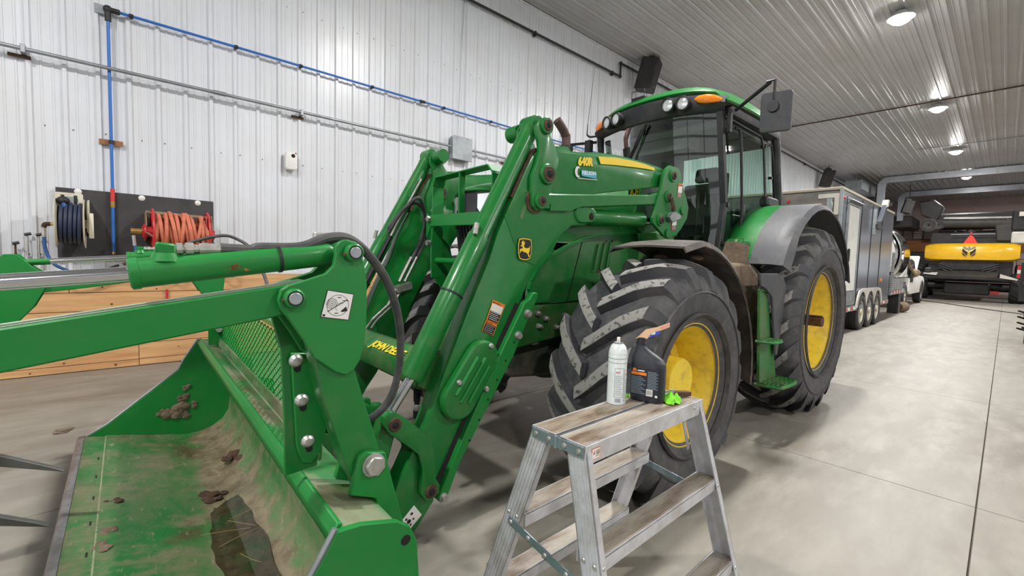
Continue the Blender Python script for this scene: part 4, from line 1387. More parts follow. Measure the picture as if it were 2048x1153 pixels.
# expanded metal screen between the posts
FX, fz0, fz1, fy0, fy1 = -2.055, .775, 1.12, -1.0, 1.18
dw, dh = .062, .036
sc_ = MB()
nx = int((fy1 - fy0) / dw)
nzz = int((fz1 - fz0) / dh)
for i in range(nx):
    for k in range(nzz):
        y0, z0 = fy0 + i * dw, fz0 + k * dh
        pts = [(y0 + dw / 2, z0), (y0 + dw, z0 + dh / 2), (y0 + dw / 2, z0 + dh), (y0, z0 + dh / 2)]
        for a in range(4):
            p, q = pts[a], pts[(a + 1) % 4]
            sc_.bar((FX, p[0], p[1]), (FX, q[0], q[1]), .003, .0055, (1, 0, 0))
so = sc_.build('mesh_screen', M_greenc, bucket)
so['kind'] = 'stuff'
for z in (fz1 + .012,):
    MB().box(FX - .02, FX + .02, fy0, fy1, z - .014, z + .014).build('screen_rail', M_green, bucket, bevel=.004)
# far post
fp = MB().prism([(-2.135, .755), (-2.04, .745), (-2.04, 1.20), (-2.135, 1.20)], 1.19, 1.21).build('fence_post', M_green, bucket, bevel=.003)
MB().prism([(-2.045, .735), (-2.035, .735), (-2.035, .93), (-2.045, .93)], 1.10, 1.21).build('post_flange', M_green, fp)
sb_ = MB().cyl((-2.075, 1.19, .87), (-2.075, 1.14, .87), .02, n=8)
sb_.build('post_bolt', M_bolt, fp)

# the bucket hangs a touch lower on the near side
for o in bpy.data.objects:
    if o.type == 'MESH' and (o.parent == bucket or (o.parent and o.parent.parent == bucket)):
        for v_ in o.data.vertices:
            v_.co.z = max(v_.co.z + .017 * v_.co.y, .003)
# stanchions that carry the grapple: post, ear, big cheek plate
def stanchion(y, near):
    s = -1 if near else 1
    po = MB()
    # leaning box post from the ear to the cheek plate
    a = [(-2.182, 1.20), (-2.146, 1.023), (-2.075, .79), (-2.03, .70), (-1.93, .70), (-1.963, .80), (-2.063, 1.126), (-2.08, 1.22)]
    po.prism(a, y - .05, y + .05)
    o = po.build('grapple_post', M_green, bucket, bevel=.012, seg=2)
    for yy in (y - .062, y + .062):
        MB().prism([(-2.08, .735), (-2.054, .843), (-2.029, .853), (-1.968, .838), (-1.960, .80), (-1.945, .739), (-1.88, .50), (-1.93, .42), (-2.0, .70)], yy - .011, yy + .011).build('hinge_ear', M_greenc, o, bevel=.003)
    h = MB()
    h.cyl((-2.008, y + s * .073, .81), (-2.008, y + s * .095, .81), .032, n=6)
    h.build('hinge_bolt', M_bolt, o, bevel=.003)
    MB().cyl((-2.008, y + s * .072, .81), (-2.008, y + s * .077, .81), .036, n=20).build('washer', M_bolt, o)
    cheek = [(-2.127, 1.472), (-2.114, 1.488), (-2.095, 1.495), (-2.064, 1.488), (-2.052, 1.465), (-2.04, 1.415), (-2.033, 1.367), (-2.033, 1.249), (-2.040, 1.187), (-2.052, 1.14), (-2.071, 1.112), (-2.094, 1.101), (-2.124, 1.115), (-2.161, 1.146), (-2.182, 1.164), (-2.216, 1.226), (-2.249, 1.279), (-2.267, 1.302), (-2.273, 1.327), (-2.266, 1.354), (-2.247, 1.366), (-2.197, 1.381), (-2.152, 1.397), (-2.130, 1.42), (-2.125, 1.45)]
    for yy in (y - .062, y + .062):
        ck = MB().prism(cheek, yy - .010, yy + .010).build('cheek_plate', M_greenc, bucket, bevel=.003)
    for (x, z) in ((-2.078, 1.458), (-2.237, 1.332)):
        yo = y + s * .072
        bs_ = MB().cyl((x, yo, z), (x, yo + s * .026, z), .026, n=24).build('pin_boss', M_greenc, bucket, bevel=.005)
        MB().cyl((x, yo + s * .02, z), (x, yo + s * .030, z), .0165, n=20).build('pin', M_galv, bs_, bevel=.002)
        MB().lathe([(.0195, 0), (.0195, .002), (.0165, .002)], (x, yo + s * .026, z), (0, s, 0), 20).build('pin_ring', M_cavity, bs_)
        MB().cyl((x - .03, yo + s * .016, z - .006), (x - .022, yo + s * .016, z - .004), .006, n=6).build('lock_pin', M_rust, bs_)
        MB().cyl((x, y - .07, z), (x, y + .07, z), .016, n=12).build('pin_shaft', M_galv, bs_)
    return o


NY, FY = -1.28, 1.25
M_dust0 = mat('pale_dust', srgb(158, 172, 152), .9, dirt=srgb(110, 140, 108), scale=9, amount=.6)
for y, near in ((NY, True), (FY, False)):
    stanchion(y, near)

# brace plate bolted beside the near post
br = MB().prism([(-2.252, 1.268), (-2.225, 1.159), (-2.216, .939), (-2.216, .765), (-2.12, .77), (-2.095, .92), (-2.140, 1.135), (-2.16, 1.25)], -1.175, -1.163).build('brace_plate', M_green, bucket, bevel=.003)
MB().prism([(-2.20, 1.15), (-2.185, .86), (-2.17, .80), (-2.14, .79), (-2.115, .82), (-2.08, .95), (-2.12, 1.14)], -1.19, -1.176).build('brace_cover', M_greenc, bucket, bevel=.003)
for (x, z) in ((-2.204 + .018, 1.145 - .02), (-2.170, 1.0), (-2.152, .866)):
    c0 = MB().lathe([(0, .016), (.012, .014), (.019, .006), (.021, 0)], (x, -1.19, z), (0, -1, 0), 16)
    bo_ = c0.build('round_bolt', M_bolt, bucket)
    MB().prism(capsule((x, z - .004), (x + .004, z - .026), .011, .010), -1.1905, -1.192).build('slot', M_cavity, bo_)
# pale plate edge behind
MB().prism([(-2.20, 1.27), (-2.14, 1.27), (-2.1, 1.0), (-2.16, 1.0)], -1.10, -1.09).build('inner_brace', M_greenc, bucket)


# grapple arms (box beams), cylinders, tines
def arm(y, near):
    s = -1 if near else 1
    P0 = [(-2.265, 1.362), (-2.19, 1.378), (-2.19, 1.30), (-2.27, 1.287)]
    top = [(-2.19, 1.378), (-2.266, 1.362), (-2.764, 1.287), (-3.02, 1.248)]
    bot = [(-3.06, 1.16), (-2.766, 1.198), (-2.27, 1.280), (-2.19, 1.295)]
    mb = MB().prism(top + bot, y - .045, y + .045)
    a = mb.build('grapple_arm', M_greenc, bucket, bevel=.004)
    MB().prism([(-2.215, 1.3745), (-2.266, 1.3635), (-2.764, 1.2885), (-3.01, 1.251), (-3.01, 1.2505), (-2.764, 1.288), (-2.266, 1.3625), (-2.215, 1.3735)], y - .037, y + .037).build('dust_layer', M_dust0, a)
    # elbow: cheek with the rod pin and the leg down to the tine tube
    eb = [(-3.05, 1.40), (-3.10, 1.40), (-3.16, 1.34), (-3.26, 1.05), (-3.30, .86), (-3.14, .84), (-3.06, 1.0), (-2.99, 1.09), (-2.94, 1.20), (-2.91, 1.26), (-2.99, 1.33)]
    MB().prism(eb, y - .058, y - .045).build('elbow_plate', M_greenc, a, bevel=.003)
    MB().prism(eb, y + .045, y + .058).build('elbow_plate', M_greenc, a, bevel=.003)
    # cylinder
    p0, p1, p2 = V(-2.078, y, 1.458), V(-2.568, y, 1.392), V(-3.08, y, 1.348)
    d = (p1 - p0)
    cy = MB()
    cy.lathe([(0, .035), (.028, .035), (.034, .05), (.034, .13), (.0345, .135), (.0345, d.length - .02), (.037, d.length - .018), (.037, d.length - .004), (.031, d.length), (0, d.length)], p0, d, 28)
    co = cy.build('grapple_cylinder', M_greenc, bucket)
    MB().cyl(p0 + V(0, -.045, 0), p0 + V(0, .045, 0), .03, n=18).build('cylinder_eye', M_greenc, co, bevel=.006)
    MB().cyl(p1, p2, .0175, n=20).build('rod', M_chrome, co)
    if not near:
        MB().cyl(p2 + V(.16, 0, .012), p2, .019, n=16).build('rod_end', M_greenc, co)
    # port block and hose fitting
    q = p0 + d * .86
    MB().obox(q + V(.0, 0, .048), V(.020, 0, -.002), V(0, .018, 0), V(0, 0, .018)).build('port_block', M_greenc, co, bevel=.005)
    MB().lathe([(.034, 0), (.028, .012), (.024, .02)], q + V(0, 0, .022), (0, 0, 1), 16).build('port_weld', M_greenc, co)
    e = q + V(.020, 0, .052)
    dx = -d.normalized()
    dx = V(1, 0, .03).normalized()
    ft = MB()
    ft.lathe([(0, 0), (.0145, 0), (.0145, .012), (.010, .012), (.010, .018), (.0155, .018), (.0155, .034), (.011, .034), (.011, .046), (.0145, .046), (.0145, .058), (.0135, .058), (.0138, .095), (.0, .095)], e, dx, 10)
    ft.build('hose_fitting', M_bolt, co)
    h0 = e + dx * .09
    if near:
        hp = [h0, h0 + V(.07, 0, -.001), V(-2.30, y, 1.462), V(-2.20, y - .005, 1.468), V(-2.12, y, 1.499), V(-2.046, y + .03, 1.498), V(-1.963, -1.2, 1.45), V(-1.875, -1.14, 1.367), V(-1.803, -1.08, 1.25), V(-1.76, -1.03, 1.124), V(-1.747, -.99, .994), V(-1.759, -.96, .886), V(-1.80, -.93, .813), V(-1.84, -.86, .765), V(-1.88, -.7, .74)]
    else:
        hp = [h0, h0 + V(.10, 0, .004), V(-2.22, y, 1.51), V(-2.05, y, 1.565), V(-1.95, y, 1.55), V(-1.86, y - .1, 1.46), V(-1.8, y - .3, 1.2), V(-1.78, y - .5, .8)]
    MB().tube(hp, .0155 if near else .0115, 10).build('hydraulic_hose', M_hose, bucket)
    q2 = p0 + d * .10
    fb = MB()
    fb.obox(q2 + V(-.01, .02, .052), V(.020, 0, 0), V(0, .012, 0), V(0, 0, .011))
    fb.cyl(q2 + V(.01, .02, .052), q2 + V(.05, .02, .05), .009, n=8)
    fb.build('elbow_fitting', M_bolt, co, bevel=.003)
    if near:
        MB().lathe([(.0355, -.004), (.0375, -.004), (.0375, .004), (.0355, .004)], p0 + d * .36, d, 24).build('cable_tie', M_blackm, co)
        rs = [(-2.385, 1.407), (-2.37, 1.415), (-2.36, 1.421), (-2.348, 1.413), (-2.33, 1.406), (-2.322, 1.405), (-2.335, 1.401), (-2.352, 1.406), (-2.368, 1.404), (-2.372, 1.396), (-2.38, 1.39)]
        ck = [V(x, 0, z) for x, z in rs]
        k_ = MB()
        ax_ = d.normalized()
        vs2 = []
        for c_ in ck:
            # lay the chip on the barrel
            rel = V(c_.x, y, c_.z) - p0
            t_ = rel.dot(ax_)
            cen = p0 + ax_ * t_
            hgt = (V(c_.x, y, c_.z) - cen).z
            hgt = max(-.03, min(.03, hgt))
            vs2.append(cen + V(0, -math.sqrt(.0351 ** 2 - hgt ** 2), hgt))
        k_.add(vs2, [tuple(range(len(vs2)))])
        k_.build('paint_chip', mat('chipped_primer', srgb(104, 66, 42), .8, dirt=srgb(190, 150, 60), scale=60, amount=.7), co)
    return a


for y, near in ((NY, True), (FY, False)):
    arm(y, near)
# tine tube and the two middle tines, tips over the bucket lip
MB().cyl((-3.22, NY - .05, .95), (-3.22, FY + .05, .95), .06, n=20).build('tine_tube', M_greenc, bucket)
M_tine = mat('tine_steel', srgb(92, 92, 92), .5, .3, dirt=srgb(60, 74, 62), scale=8, amount=.6, dirt2=(srgb(120, 108, 96), 16, .4))
for y in (-.275, .275):
    out = [(-3.27, .97), (-3.36, .78), (-3.34, .64), (-3.22, .55), (-3.0, .475), (-2.812, .398), (-2.808, .402), (-2.84, .425), (-3.0, .525), (-3.14, .60), (-3.20, .70), (-3.18, .90)]
    MB().prism(out, y - .014, y + .014).build('tine', M_tine, bucket, bevel=.004)

# safety decal on the near cheek plate
yd = NY - .073
def q2(u, v):
    tl, tr, br, bl = V(-2.148, 0, 1.352), V(-2.073, 0, 1.338), V(-2.088, 0, 1.262), V(-2.167, 0, 1.276)
    p = (tl + (tr - tl) * u) * (1 - v) + (bl + (br - bl) * u) * v
    return (p.x, p.z)
ckp = [o for o in bpy.data.objects if o.parent == bucket and o.name.startswith('cheek_plate')][0]
MB().prism([q2(0, 0), q2(1, 0), q2(1, 1), q2(0, 1)], yd, yd - .0008).build('decal_rim', M_ink, ckp)
MB().prism([q2(.025, .025), q2(.975, .025), q2(.975, .975), q2(.025, .975)], yd - .0006, yd - .0014).build('decal_field', M_white, ckp)
def ring(cu, cv, r0, r1, d, nm='decal_ring', a0=0, a1=360):
    n_ = 32
    vs, fs = [], []
    for k in range(n_ + 1):
        a = math.radians(a0 + (a1 - a0) * k / n_)
        for r in (r0, r1):
            x, z = q2(cu + r * math.cos(a), cv + r * math.sin(a))
            vs.append((x, yd - d, z))
    fs = [(2 * k, 2 * k + 1, 2 * k + 3, 2 * k + 2) for k in range(n_)]
    return MB().add(vs, fs).build(nm, M_ink, ckp)
ring(.5, .5, .375, .392, .0016)
for r in (.19, .135, .08, .025):
    ring(.27, .46, max(r - .016, 0), r, .0017)
def bar2(u0, v0, u1, v1, w):
    x0, z0 = q2(u0, v0); x1, z1 = q2(u1, v1)
    d = V(x1 - x0, 0, z1 - z0).normalized(); n_ = V(-d.z, 0, d.x) * w
    MB().prism([(x0 + n_.x, z0 + n_.z), (x1 + n_.x, z1 + n_.z), (x1 - n_.x, z1 - n_.z), (x0 - n_.x, z0 - n_.z)], yd - .0014, yd - .0022).build('decal_stroke', M_ink, ckp)
bar2(.19, .77, .80, .24, .0010)
bar2(.42, .22, .55, .20, .0010)
bar2(.44, .80, .57, .78, .0010)
bar2(.62, .30, .86, .28, .0006)
MB().prism([q2(.80, .50), q2(.88, .66), q2(.70, .72), q2(.64, .70)], yd - .0014, yd - .0022).build('decal_figure', M_ink, ckp)
ring(.60, .56, .155, .168, .0017, a0=120, a1=300)
MB().prism([q2(.05, .88), q2(.14, .88), q2(.14, .95), q2(.05, .95)], yd - .0014, yd - .0022).build('decal_mark', M_ink, ckp)

# dirt lying in the bucket
def clod(name, c, r, seed, sq=(1, 1, .45), m=M_mud):
    rd = random.Random(seed)
    mb = MB()
    for k in range(9):
        a = rd.uniform(0, 2 * PI); q_ = rd.uniform(0, .8) * r
        mb.ball((c[0] + q_ * math.cos(a) * sq[0], c[1] + q_ * math.sin(a) * sq[1], c[2] + rd.uniform(-.1, .12) * r), r * rd.uniform(.28, .55), 8, (1.1, 1, sq[2] * 1.2))
    for i in range(len(mb.v)):
        mb.v[i] += V(rd.uniform(-1, 1), rd.uniform(-1, 1), rd.uniform(-1, 1)) * r * .05
    return mb
for i, (c, r, m_, sq) in enumerate([((-2.22, .35, .05), .07, M_mudd, (1, 1.3, .3)), ((-2.66, .42, .125), .045, M_mudd, (1, 1.6, .3)), ((-2.67, .12, .125), .045, M_mud, (.8, 1.2, .3)), ((-2.68, -.02, .125), .04, M_mud, (.8, 1.4, .3)), ((-2.69, -.42, .13), .06, M_mud, (.8, 1.4, .35)), ((-2.05, .75, .10), .09, M_mudd, (.8, 1.6, .4))]):
    clod('clod', c, r, 10 + i, sq, m_).build('mud_clod', m_, bucket)
for i, (x, z, r) in enumerate(((-2.38, .24, .05), (-2.30, .26, .065), (-2.26, .22, .045), (-2.27, .35, .04), (-2.24, .42, .03), (-2.20, .28, .03))):
    mb = clod('clod', (0, 0, 0), r, 40 + i, (1, 1, .5))
    for k in range(len(mb.v)):
        p = mb.v[k]
        mb.v[k] = V(x + p.x, BW - .004 - abs(p.z) * .5, z + p.y)
    mb.build('mud_clod', M_mud, bucket)
# stalks of straw
rd = random.Random(5)
for i in range(16):
    x, y = rd.uniform(-2.25, -2.02), rd.uniform(-1.1, .2)
    zb = .03 if x < -2.1 else .03 + (x + 2.1) * .8
    a = rd.uniform(0, PI)
    l = rd.uniform(.04, .13)
    MB().tube([(x - l * math.cos(a), y - l * math.sin(a), zb + .02), (x, y, zb + .035), (x + l * math.cos(a), y + l * math.sin(a), zb + .03 + rd.uniform(0, .04))], .0011, 5, sub=3).build('straw', mat('straw', srgb(160, 140, 96), .8) if i == 0 else bpy.data.materials['straw'], bucket)
# dark wet patch in the middle of the heel
wet = MB()
R2 = random.Random(11)
poly = []
cen = (-2.17, -.40)
for k in range(96):
    a = 2 * PI * k / 96
    rx = .12 * (1 + .10 * math.sin(3 * a + 1) + .08 * math.sin(7 * a) + R2.uniform(-.05, .05))
    ry = .70 * (1 + .08 * math.sin(5 * a + 2) + R2.uniform(-.03, .03))
    poly.append((min(cen[0] + rx * math.cos(a), -2.085 + .01 * math.sin(9 * a)), cen[1] + ry * math.sin(a)))


def bz(x):
    for (a, b) in zip(prof_b[:-1], prof_b[1:]):
        if a[0] <= x <= b[0]:
            return a[1] + (b[1] - a[1]) * (x - a[0]) / (b[0] - a[0])
    return prof_b[0][1]


vs, fs = [], []
for kk in range(25):
    f = kk / 24
    for (x, y) in poly:
        px, py = cen[0] + (x - cen[0]) * f, cen[1] + (y - cen[1]) * f
        vs.append((px, py, bz(px) + .019))
for kk in range(24):
    for i in range(96):
        j = (i + 1) % 96
        fs.append((kk * 96 + i, kk * 96 + j, (kk + 1) * 96 + j, (kk + 1) * 96 + i))
wet.add(vs, fs)
wet.build('wet_patch', mat('oily_wet_mud', srgb(38, 64, 30), .28, 0, dirt=srgb(58, 44, 32), scale=5, amount=.95, lo=.44, hi=.58, dirt2=(srgb(84, 76, 52), 16, .5), bump=.2, bscale=30), bucket)

# ------------------------------------------------------------------ aluminium trestle steps
M_alu = mat('aluminium', srgb(212, 213, 219), .36, .4, dirt=srgb(170, 167, 162), scale=7, amount=.55, dirt2=(srgb(140, 118, 94), 18, .25))
M_tread = mat('dirty_tread', srgb(186, 172, 150), .6, .25, dirt=srgb(112, 84, 56), scale=7, amount=.95, lo=.42, hi=.60, dirt2=(srgb(206, 200, 190), 16, .5), stretch=(.3, 1.6, 1), bump=.1)
M_zinc = mat('zinc_brace', srgb(142, 158, 166), .4, .7, dirt=srgb(110, 124, 132), scale=10, amount=.5)
ladder = thing('step_ladder', 'low aluminium double-sided step ladder with dirty treads', 'ladder', (1.3, .835, 0), 0, (1.3, .835, 0))
X0, X1, ZT = .952, 1.642, .95
YF, YB = .735, .935           # outer faces of the top


def rail_pt(side, end, z):
    """outer face of a rail: side -1 front, +1 back; end 0 left, 1 right"""
    t = (ZT - z) / ZT
    x = (X0 - .02 * t) if end == 0 else (X1 + .10 * t)
    y = (YF - .215 * t) if side < 0 else (YB + .33 * t)
    return V(x, y, z)


for side in (-1, 1):
    for end in (0, 1):
        dirx = 1 if end == 0 else -1
        a, b = rail_pt(side, end, ZT - .004), rail_pt(side, end, .0)
        inw = -side
        wv = V(0, inw, 0)
        d = (b - a).normalized()
        mb = MB()
        mid = (a + b) / 2
        hl = (b - a) / 2
        w = .072
        mb.obox(mid + wv * w / 2 + V(dirx * .002, 0, 0), hl, wv * w / 2, V(.002, 0, 0))
        mb.obox(mid + V(dirx * .012, 0, 0) + wv * .002, hl, wv * .002, V(.012, 0, 0))
        mb.obox(mid + V(dirx * .012, 0, 0) + wv * (w - .002), hl, wv * .002, V(.012, 0, 0))
        ro = mb.build('rail', M_alu, ladder)
        rg = MB()
        for k in range(5):
            rg.obox(mid + wv * (.010 + k * .013) - V(dirx * .001, 0, 0), hl, wv * .0014, V(.0015, 0, 0))
        rg.build('rail_ridges', M_white if False else M_alu, ro)
        MB().obox(b + wv * w / 2 + V(dirx * .012, 0, .018), V(.017, 0, 0), wv * (w / 2 + .006), V(0, 0, .018)).build('rubber_foot', M_black, ro, bevel=.003)

# treads
def tread(x0, x1, y0, y1, z, lipside):
    """ribbed channel; lipside -1 front, +1 back gives the tall outer apron"""
    mb = MB()
    mb.box(x0, x1, y0, y1, z - .004, z)
    mb.box(x0, x1, y0, y0 + .003, z - .042, z)
    mb.box(x0, x1, y1 - .003, y1, z - .042, z)
    o = mb.build('tread', M_alu, ladder, bevel=.001)
    rb = MB()
    n_ = int((y1 - y0 - .006) / .006)
    for k in range(n_):
        yy = y0 + .005 + k * .006
        rb.box(x0 + .002, x1 - .002, yy, yy + .003, z, z + .0016)
    rb.build('tread_ribs', M_tread, o)
    return o


for z in (.66, .365):
    for side in (-1, 1):
        a, b = rail_pt(side, 0, z), rail_pt(side, 1, z)
        if side < 0: tread(a.x + .004, b.x - .004, a.y + .002, a.y + .080, z, -1)
        else: tread(a.x + .004, b.x - .004, a.y - .082, a.y - .002, z, 1)
t1 = tread(X0, X1, YF, YF + .094, ZT, -1)
t2 = tread(X0, X1, YF + .106, YB, ZT, 1)
ap = MB().box(X0 - .002, X1 + .002, YF - .004, YF, ZT - .055, ZT).build('front_apron', M_alu, ladder, bevel=.001)
MB().box(X0 - .002, X1 + .002, YB, YB + .004, ZT - .055, ZT).build('back_apron', M_alu, ladder, bevel=.001)
for xx, nm in ((X0 - .004, 'hinge_strap'), (X1 + .004, 'hinge_strap')):
    s_ = -1 if xx < 1.2 else 1
    hs = MB()
    hs.box(min(xx, xx + s_ * .003), max(xx, xx + s_ * .003), YF + .002, YF + .10, ZT - .034, ZT - .004)
    hs.box(min(xx, xx + s_ * .003), max(xx, xx + s_ * .003), YB - .10, YB - .002, ZT - .034, ZT - .004)
    hs.cyl((xx + s_ * .003, YF + .102, ZT - .036), (xx + s_ * .003, YF + .102, ZT - .002), .006, n=10)
    ho = hs.build(nm, M_zinc, ladder)
    for yy in (YF + .018, YF + .07, YB - .07, YB - .018):
        MB().lathe([(0, .005), (.006, .004), (.008, 0)], (xx + s_ * .003, yy, ZT - .019), (s_, 0, 0), 12).build('rivet', M_bolt, ho)
# riveted heads on the apron and step ends
for (x, y, z) in ((X0 + .05, YF - .004, ZT - .025), (X1 - .06, YF - .004, ZT - .022)):
    MB().lathe([(0, .004), (.006, .003), (.008, 0)], (x, y, z), (0, -1, 0), 12).build('rivet', M_bolt, ladder)
for z in (.64, .345):
    for side in (-1, 1):
        for end in (0, 1):
            p = rail_pt(side, end, z)
            for off_ in (.018, .055):
                MB().lathe([(0, .004), (.005, .003), (.007, 0)], p + V(0, side * -off_, 0) + V(-.003 if end == 0 else .003, 0, 0), (-1 if end == 0 else 1, 0, 0), 10).build('rivet', M_bolt, ladder)
            MB().lathe([(0, .004), (.005, .003), (.007, 0)], p + V(.014 if end == 0 else -.014, 0, -.004), (0, side, 0), 10).build('rivet', M_bolt, ladder)
# folding spreaders at both ends
for end in (0, 1):
    xs_ = -.004 if end == 0 else .004
    a, b = rail_pt(1, end, .615), rail_pt(-1, end, .56)
    a = a + V(xs_, -.03, 0); b = b + V(xs_, .03, 0)
    mid = (a + b) / 2 + V(xs_, 0, .0)
    for p, q, nm in ((a, mid + (b - a) * .04, 'spreader'), (mid - (b - a) * .04 + V(xs_, 0, 0), b + V(xs_, 0, 0), 'spreader')):
        so_ = MB().bar(p, q, .003, .026, (0, 0, 1)).build(nm, M_zinc, ladder)
        for t in (.06, .5, .92):
            MB().lathe([(0, .005), (.006, .004), (.008, 0)], p + (q - p) * t + V(xs_ * .5, 0, 0), (-1 if end == 0 else 1, 0, 0), 10).build('rivet', M_bolt, so_)
# diagonal corner stays under the treads
for (x, dx) in ((X0 + .012, .055), (X1 - .012, -.055)):
    MB().bar((x, YF + .035, ZT - .20), (x + dx * 1.2, YF + .035, ZT - .045), .014, .004, (0, 1, 0)).build('corner_stay', M_alu, ladder)
    p = rail_pt(-1, 0 if x < 1.2 else 1, .66)
    MB().bar((p.x + (.012 if dx > 0 else -.012), p.y + .035, .52), (p.x + dx * 1.2, p.y + .035, .625), .014, .004, (0, 1, 0)).build('corner_stay', M_alu, ladder)
# stickers
def sticker(p, ex, ey, w, h, field, rim=None):
    ex, ey = Vector(ex).normalized(), Vector(ey).normalized()
    n_ = ex.cross(ey)
    P = lambda u, v, d=.0006: Vector(p) + ex * (u * w) + ey * (v * h) + n_ * d
    mb = MB().add([P(0, 0), P(1, 0), P(1, 1), P(0, 1)], [(0, 1, 2, 3)])
    o = mb.build('sticker', field, ladder, solid=.0004)
    return P, o
P, so_ = sticker((X0 + .022, YF - .0045, ZT - .045), (1, 0, 0), (0, 0, 1), .038, .032, M_orange)
MB().add([P(.06, .06, .0012), P(.94, .06, .0012), P(.94, .94, .0012), P(.06, .94, .0012)], [(0, 1, 2, 3)]).build('sticker_field', M_white, so_)
MB().add([P(.15, .5, .0016), P(.32, .45, .0016), P(.4, .85, .0016), P(.22, .6, .0016)], [(0, 1, 2, 3)]).build('sticker_mark', M_red, so_)
for k in range(4):
    MB().add([P(.48, .24 + .15 * k, .0016), P(.86, .24 + .15 * k, .0016), P(.86, .29 + .15 * k, .0016), P(.48, .29 + .15 * k, .0016)], [(0, 1, 2, 3)]).build('sticker_line', M_ink, so_)
# danger sticker and yellow sticker on the back left rail (outer web faces -x)
a, b = rail_pt(1, 0, .36), rail_pt(1, 0, .20)
up_ = (a - b).normalized()
P, so_ = sticker(rail_pt(1, 0, .255) + V(-.0045, -.010, 0) , (0, -1, 0), up_, .052, .105, M_white)
MB().add([P(.05, .80, .0012), P(.95, .80, .0012), P(.95, .97, .0012), P(.05, .97, .0012)], [(0, 1, 2, 3)]).build('sticker_band', M_ink, so_)
MB().add([P(.12, .83, .0016), P(.88, .83, .0016), P(.88, .94, .0016), P(.12, .94, .0016)], [(0, 1, 2, 3)]).build('sticker_mark', M_red, so_)
vs, fs = [], []
for k in range(25):
    t = 2 * PI * k / 24
    for r in (.30, .38):
        vs.append(P(.5 + r * math.cos(t), .53 + r * .52 * math.sin(t), .0014))
MB().add(vs, [(2 * k, 2 * k + 1, 2 * k + 3, 2 * k + 2) for k in range(24)]).build('sticker_ring', M_red, so_)
MB().add([P(.5, .41, .0014), P(.68, .53, .0014), P(.5, .65, .0014), P(.32, .53, .0014)], [(0, 1, 2, 3)]).build('sticker_mark', M_red, so_)
MB().add([P(.5, .45, .0018), P(.6, .53, .0018), P(.5, .61, .0018), P(.4, .53, .0018)], [(0, 1, 2, 3)]).build('sticker_mark', M_white, so_)
for k in range(3):
    MB().add([P(.25, .13 + .05 * k, .0014), P(.75, .13 + .05 * k, .0014), P(.75, .15 + .05 * k, .0014), P(.25, .15 + .05 * k, .0014)], [(0, 1, 2, 3)]).build('sticker_line', M_ink, so_)
P, so_ = sticker(rail_pt(1, 0, .10) + V(-.0045, -.006, 0), (0, -1, 0), up_, .060, .125, mat('sticker_yellow', srgb(248, 222, 40), .4))
lettering('lettering', 'LITE', .034, P(.80, .95, .001), -up_ * 1.0, (0, -1, 0), M_ink, so_, sx=1.0, offset=.001, depth=.0006)

# ------------------------------------------------------------------ things on the ladder
can = thing('spray_can', 'white aerosol spray can standing on the ladder top', 'spray can', (1.337, .905, ZT + .0016), 0, (1.337, .905, ZT + .0016))
z0 = ZT + .0016
cc = V(1.337, .905, z0)
H = .178
cb = MB().lathe([(0, .004), (.026, .002), (.0315, 0), (.0335, .003), (.033, .007), (.0328, H - .002), (.0322, H), (.0328, H + .003), (.0318, H + .006), (.030, H + .016), (.0255, H + .027), (.019, H + .034), (.0155, H + .0365)], cc, (0, 0, 1), 40)
M_canw = mat('can_white', srgb(222, 228, 226), .32, .1, dirt=srgb(196, 204, 200), scale=20, amount=.5)
cbo = cb.build('body', M_canw, can)
MB().lathe([(.0135, H + .035), (.0165, H + .036), (.0165, H + .0395), (.013, H + .040), (.008, H + .037), (0, H + .037)], cc, (0, 0, 1), 28).build('valve_cup', M_galv, can)
MB().lathe([(.0055, H + .037), (.0065, H + .040), (.0062, H + .056), (.0055, H + .058), (0, H + .058)], cc, (0, 0, 1), 16).build('nozzle', M_white, can)
for zz in (.148, .163):
    MB().lathe([(.0331, zz), (.0331, zz + .0012)], cc, (0, 0, 1), 40).build('print_line', M_ink, cbo)
def on_can(a0, a1, z_a, z_b, m_, nm, d=.0002):
    n_ = 8
    vs = []
    for k in range(n_ + 1):
        a = math.radians(a0 + (a1 - a0) * k / n_)
        for zz in (z_a, z_b):
            vs.append(cc + V((.033 + d) * math.cos(a), (.033 + d) * math.sin(a), zz))
    MB().add(vs, [(2 * k, 2 * k + 2, 2 * k + 3, 2 * k + 1) for k in range(n_)]).build(nm, m_, cbo)
# outlined text boxes on the side seen
for (a0, a1, za, zb) in ((200, 256, .028, .13), (262, 318, .014, .122)):
    on_can(a0, a1, za, za + .0009, M_ink, 'print_line'); on_can(a0, a1, zb, zb + .0009, M_ink, 'print_line')
    on_can(a0, a0 + 1.4, za, zb, M_ink, 'print_line'); on_can(a1, a1 + 1.4, za, zb, M_ink, 'print_line')
M_greyprint = mat('print_grey', srgb(166, 176, 178), .5)
for k in range(11):
    on_can(205, 250 - (k % 3) * 5, .036 + k * .0065, .0385 + k * .0065, M_greyprint, 'print_line')
    on_can(267, 312 - (k % 2) * 6, .022 + k * .0065, .0245 + k * .0065, M_greyprint, 'print_line')
on_can(206, 232, .114, .119, mat('print_red', srgb(214, 130, 124), .5), 'print_mark')
on_can(270, 296, .106, .110, bpy.data.materials['print_red'], 'print_mark')
for k in range(9):
    on_can(206 + k * 4, 206 + k * 4 + (2 if k % 2 else 1), .010, .024, M_ink, 'bar_code')

jug = thing('oil_bottle', 'open black plastic motor oil bottle on the ladder top', 'bottle', (1.452, .85, z0), 0, (1.452, .85, z0))
JM = mat('bottle_black', srgb(34, 36, 44), .42, 0, dirt=srgb(88, 88, 90), scale=14, amount=.35, lo=.5, hi=.7)
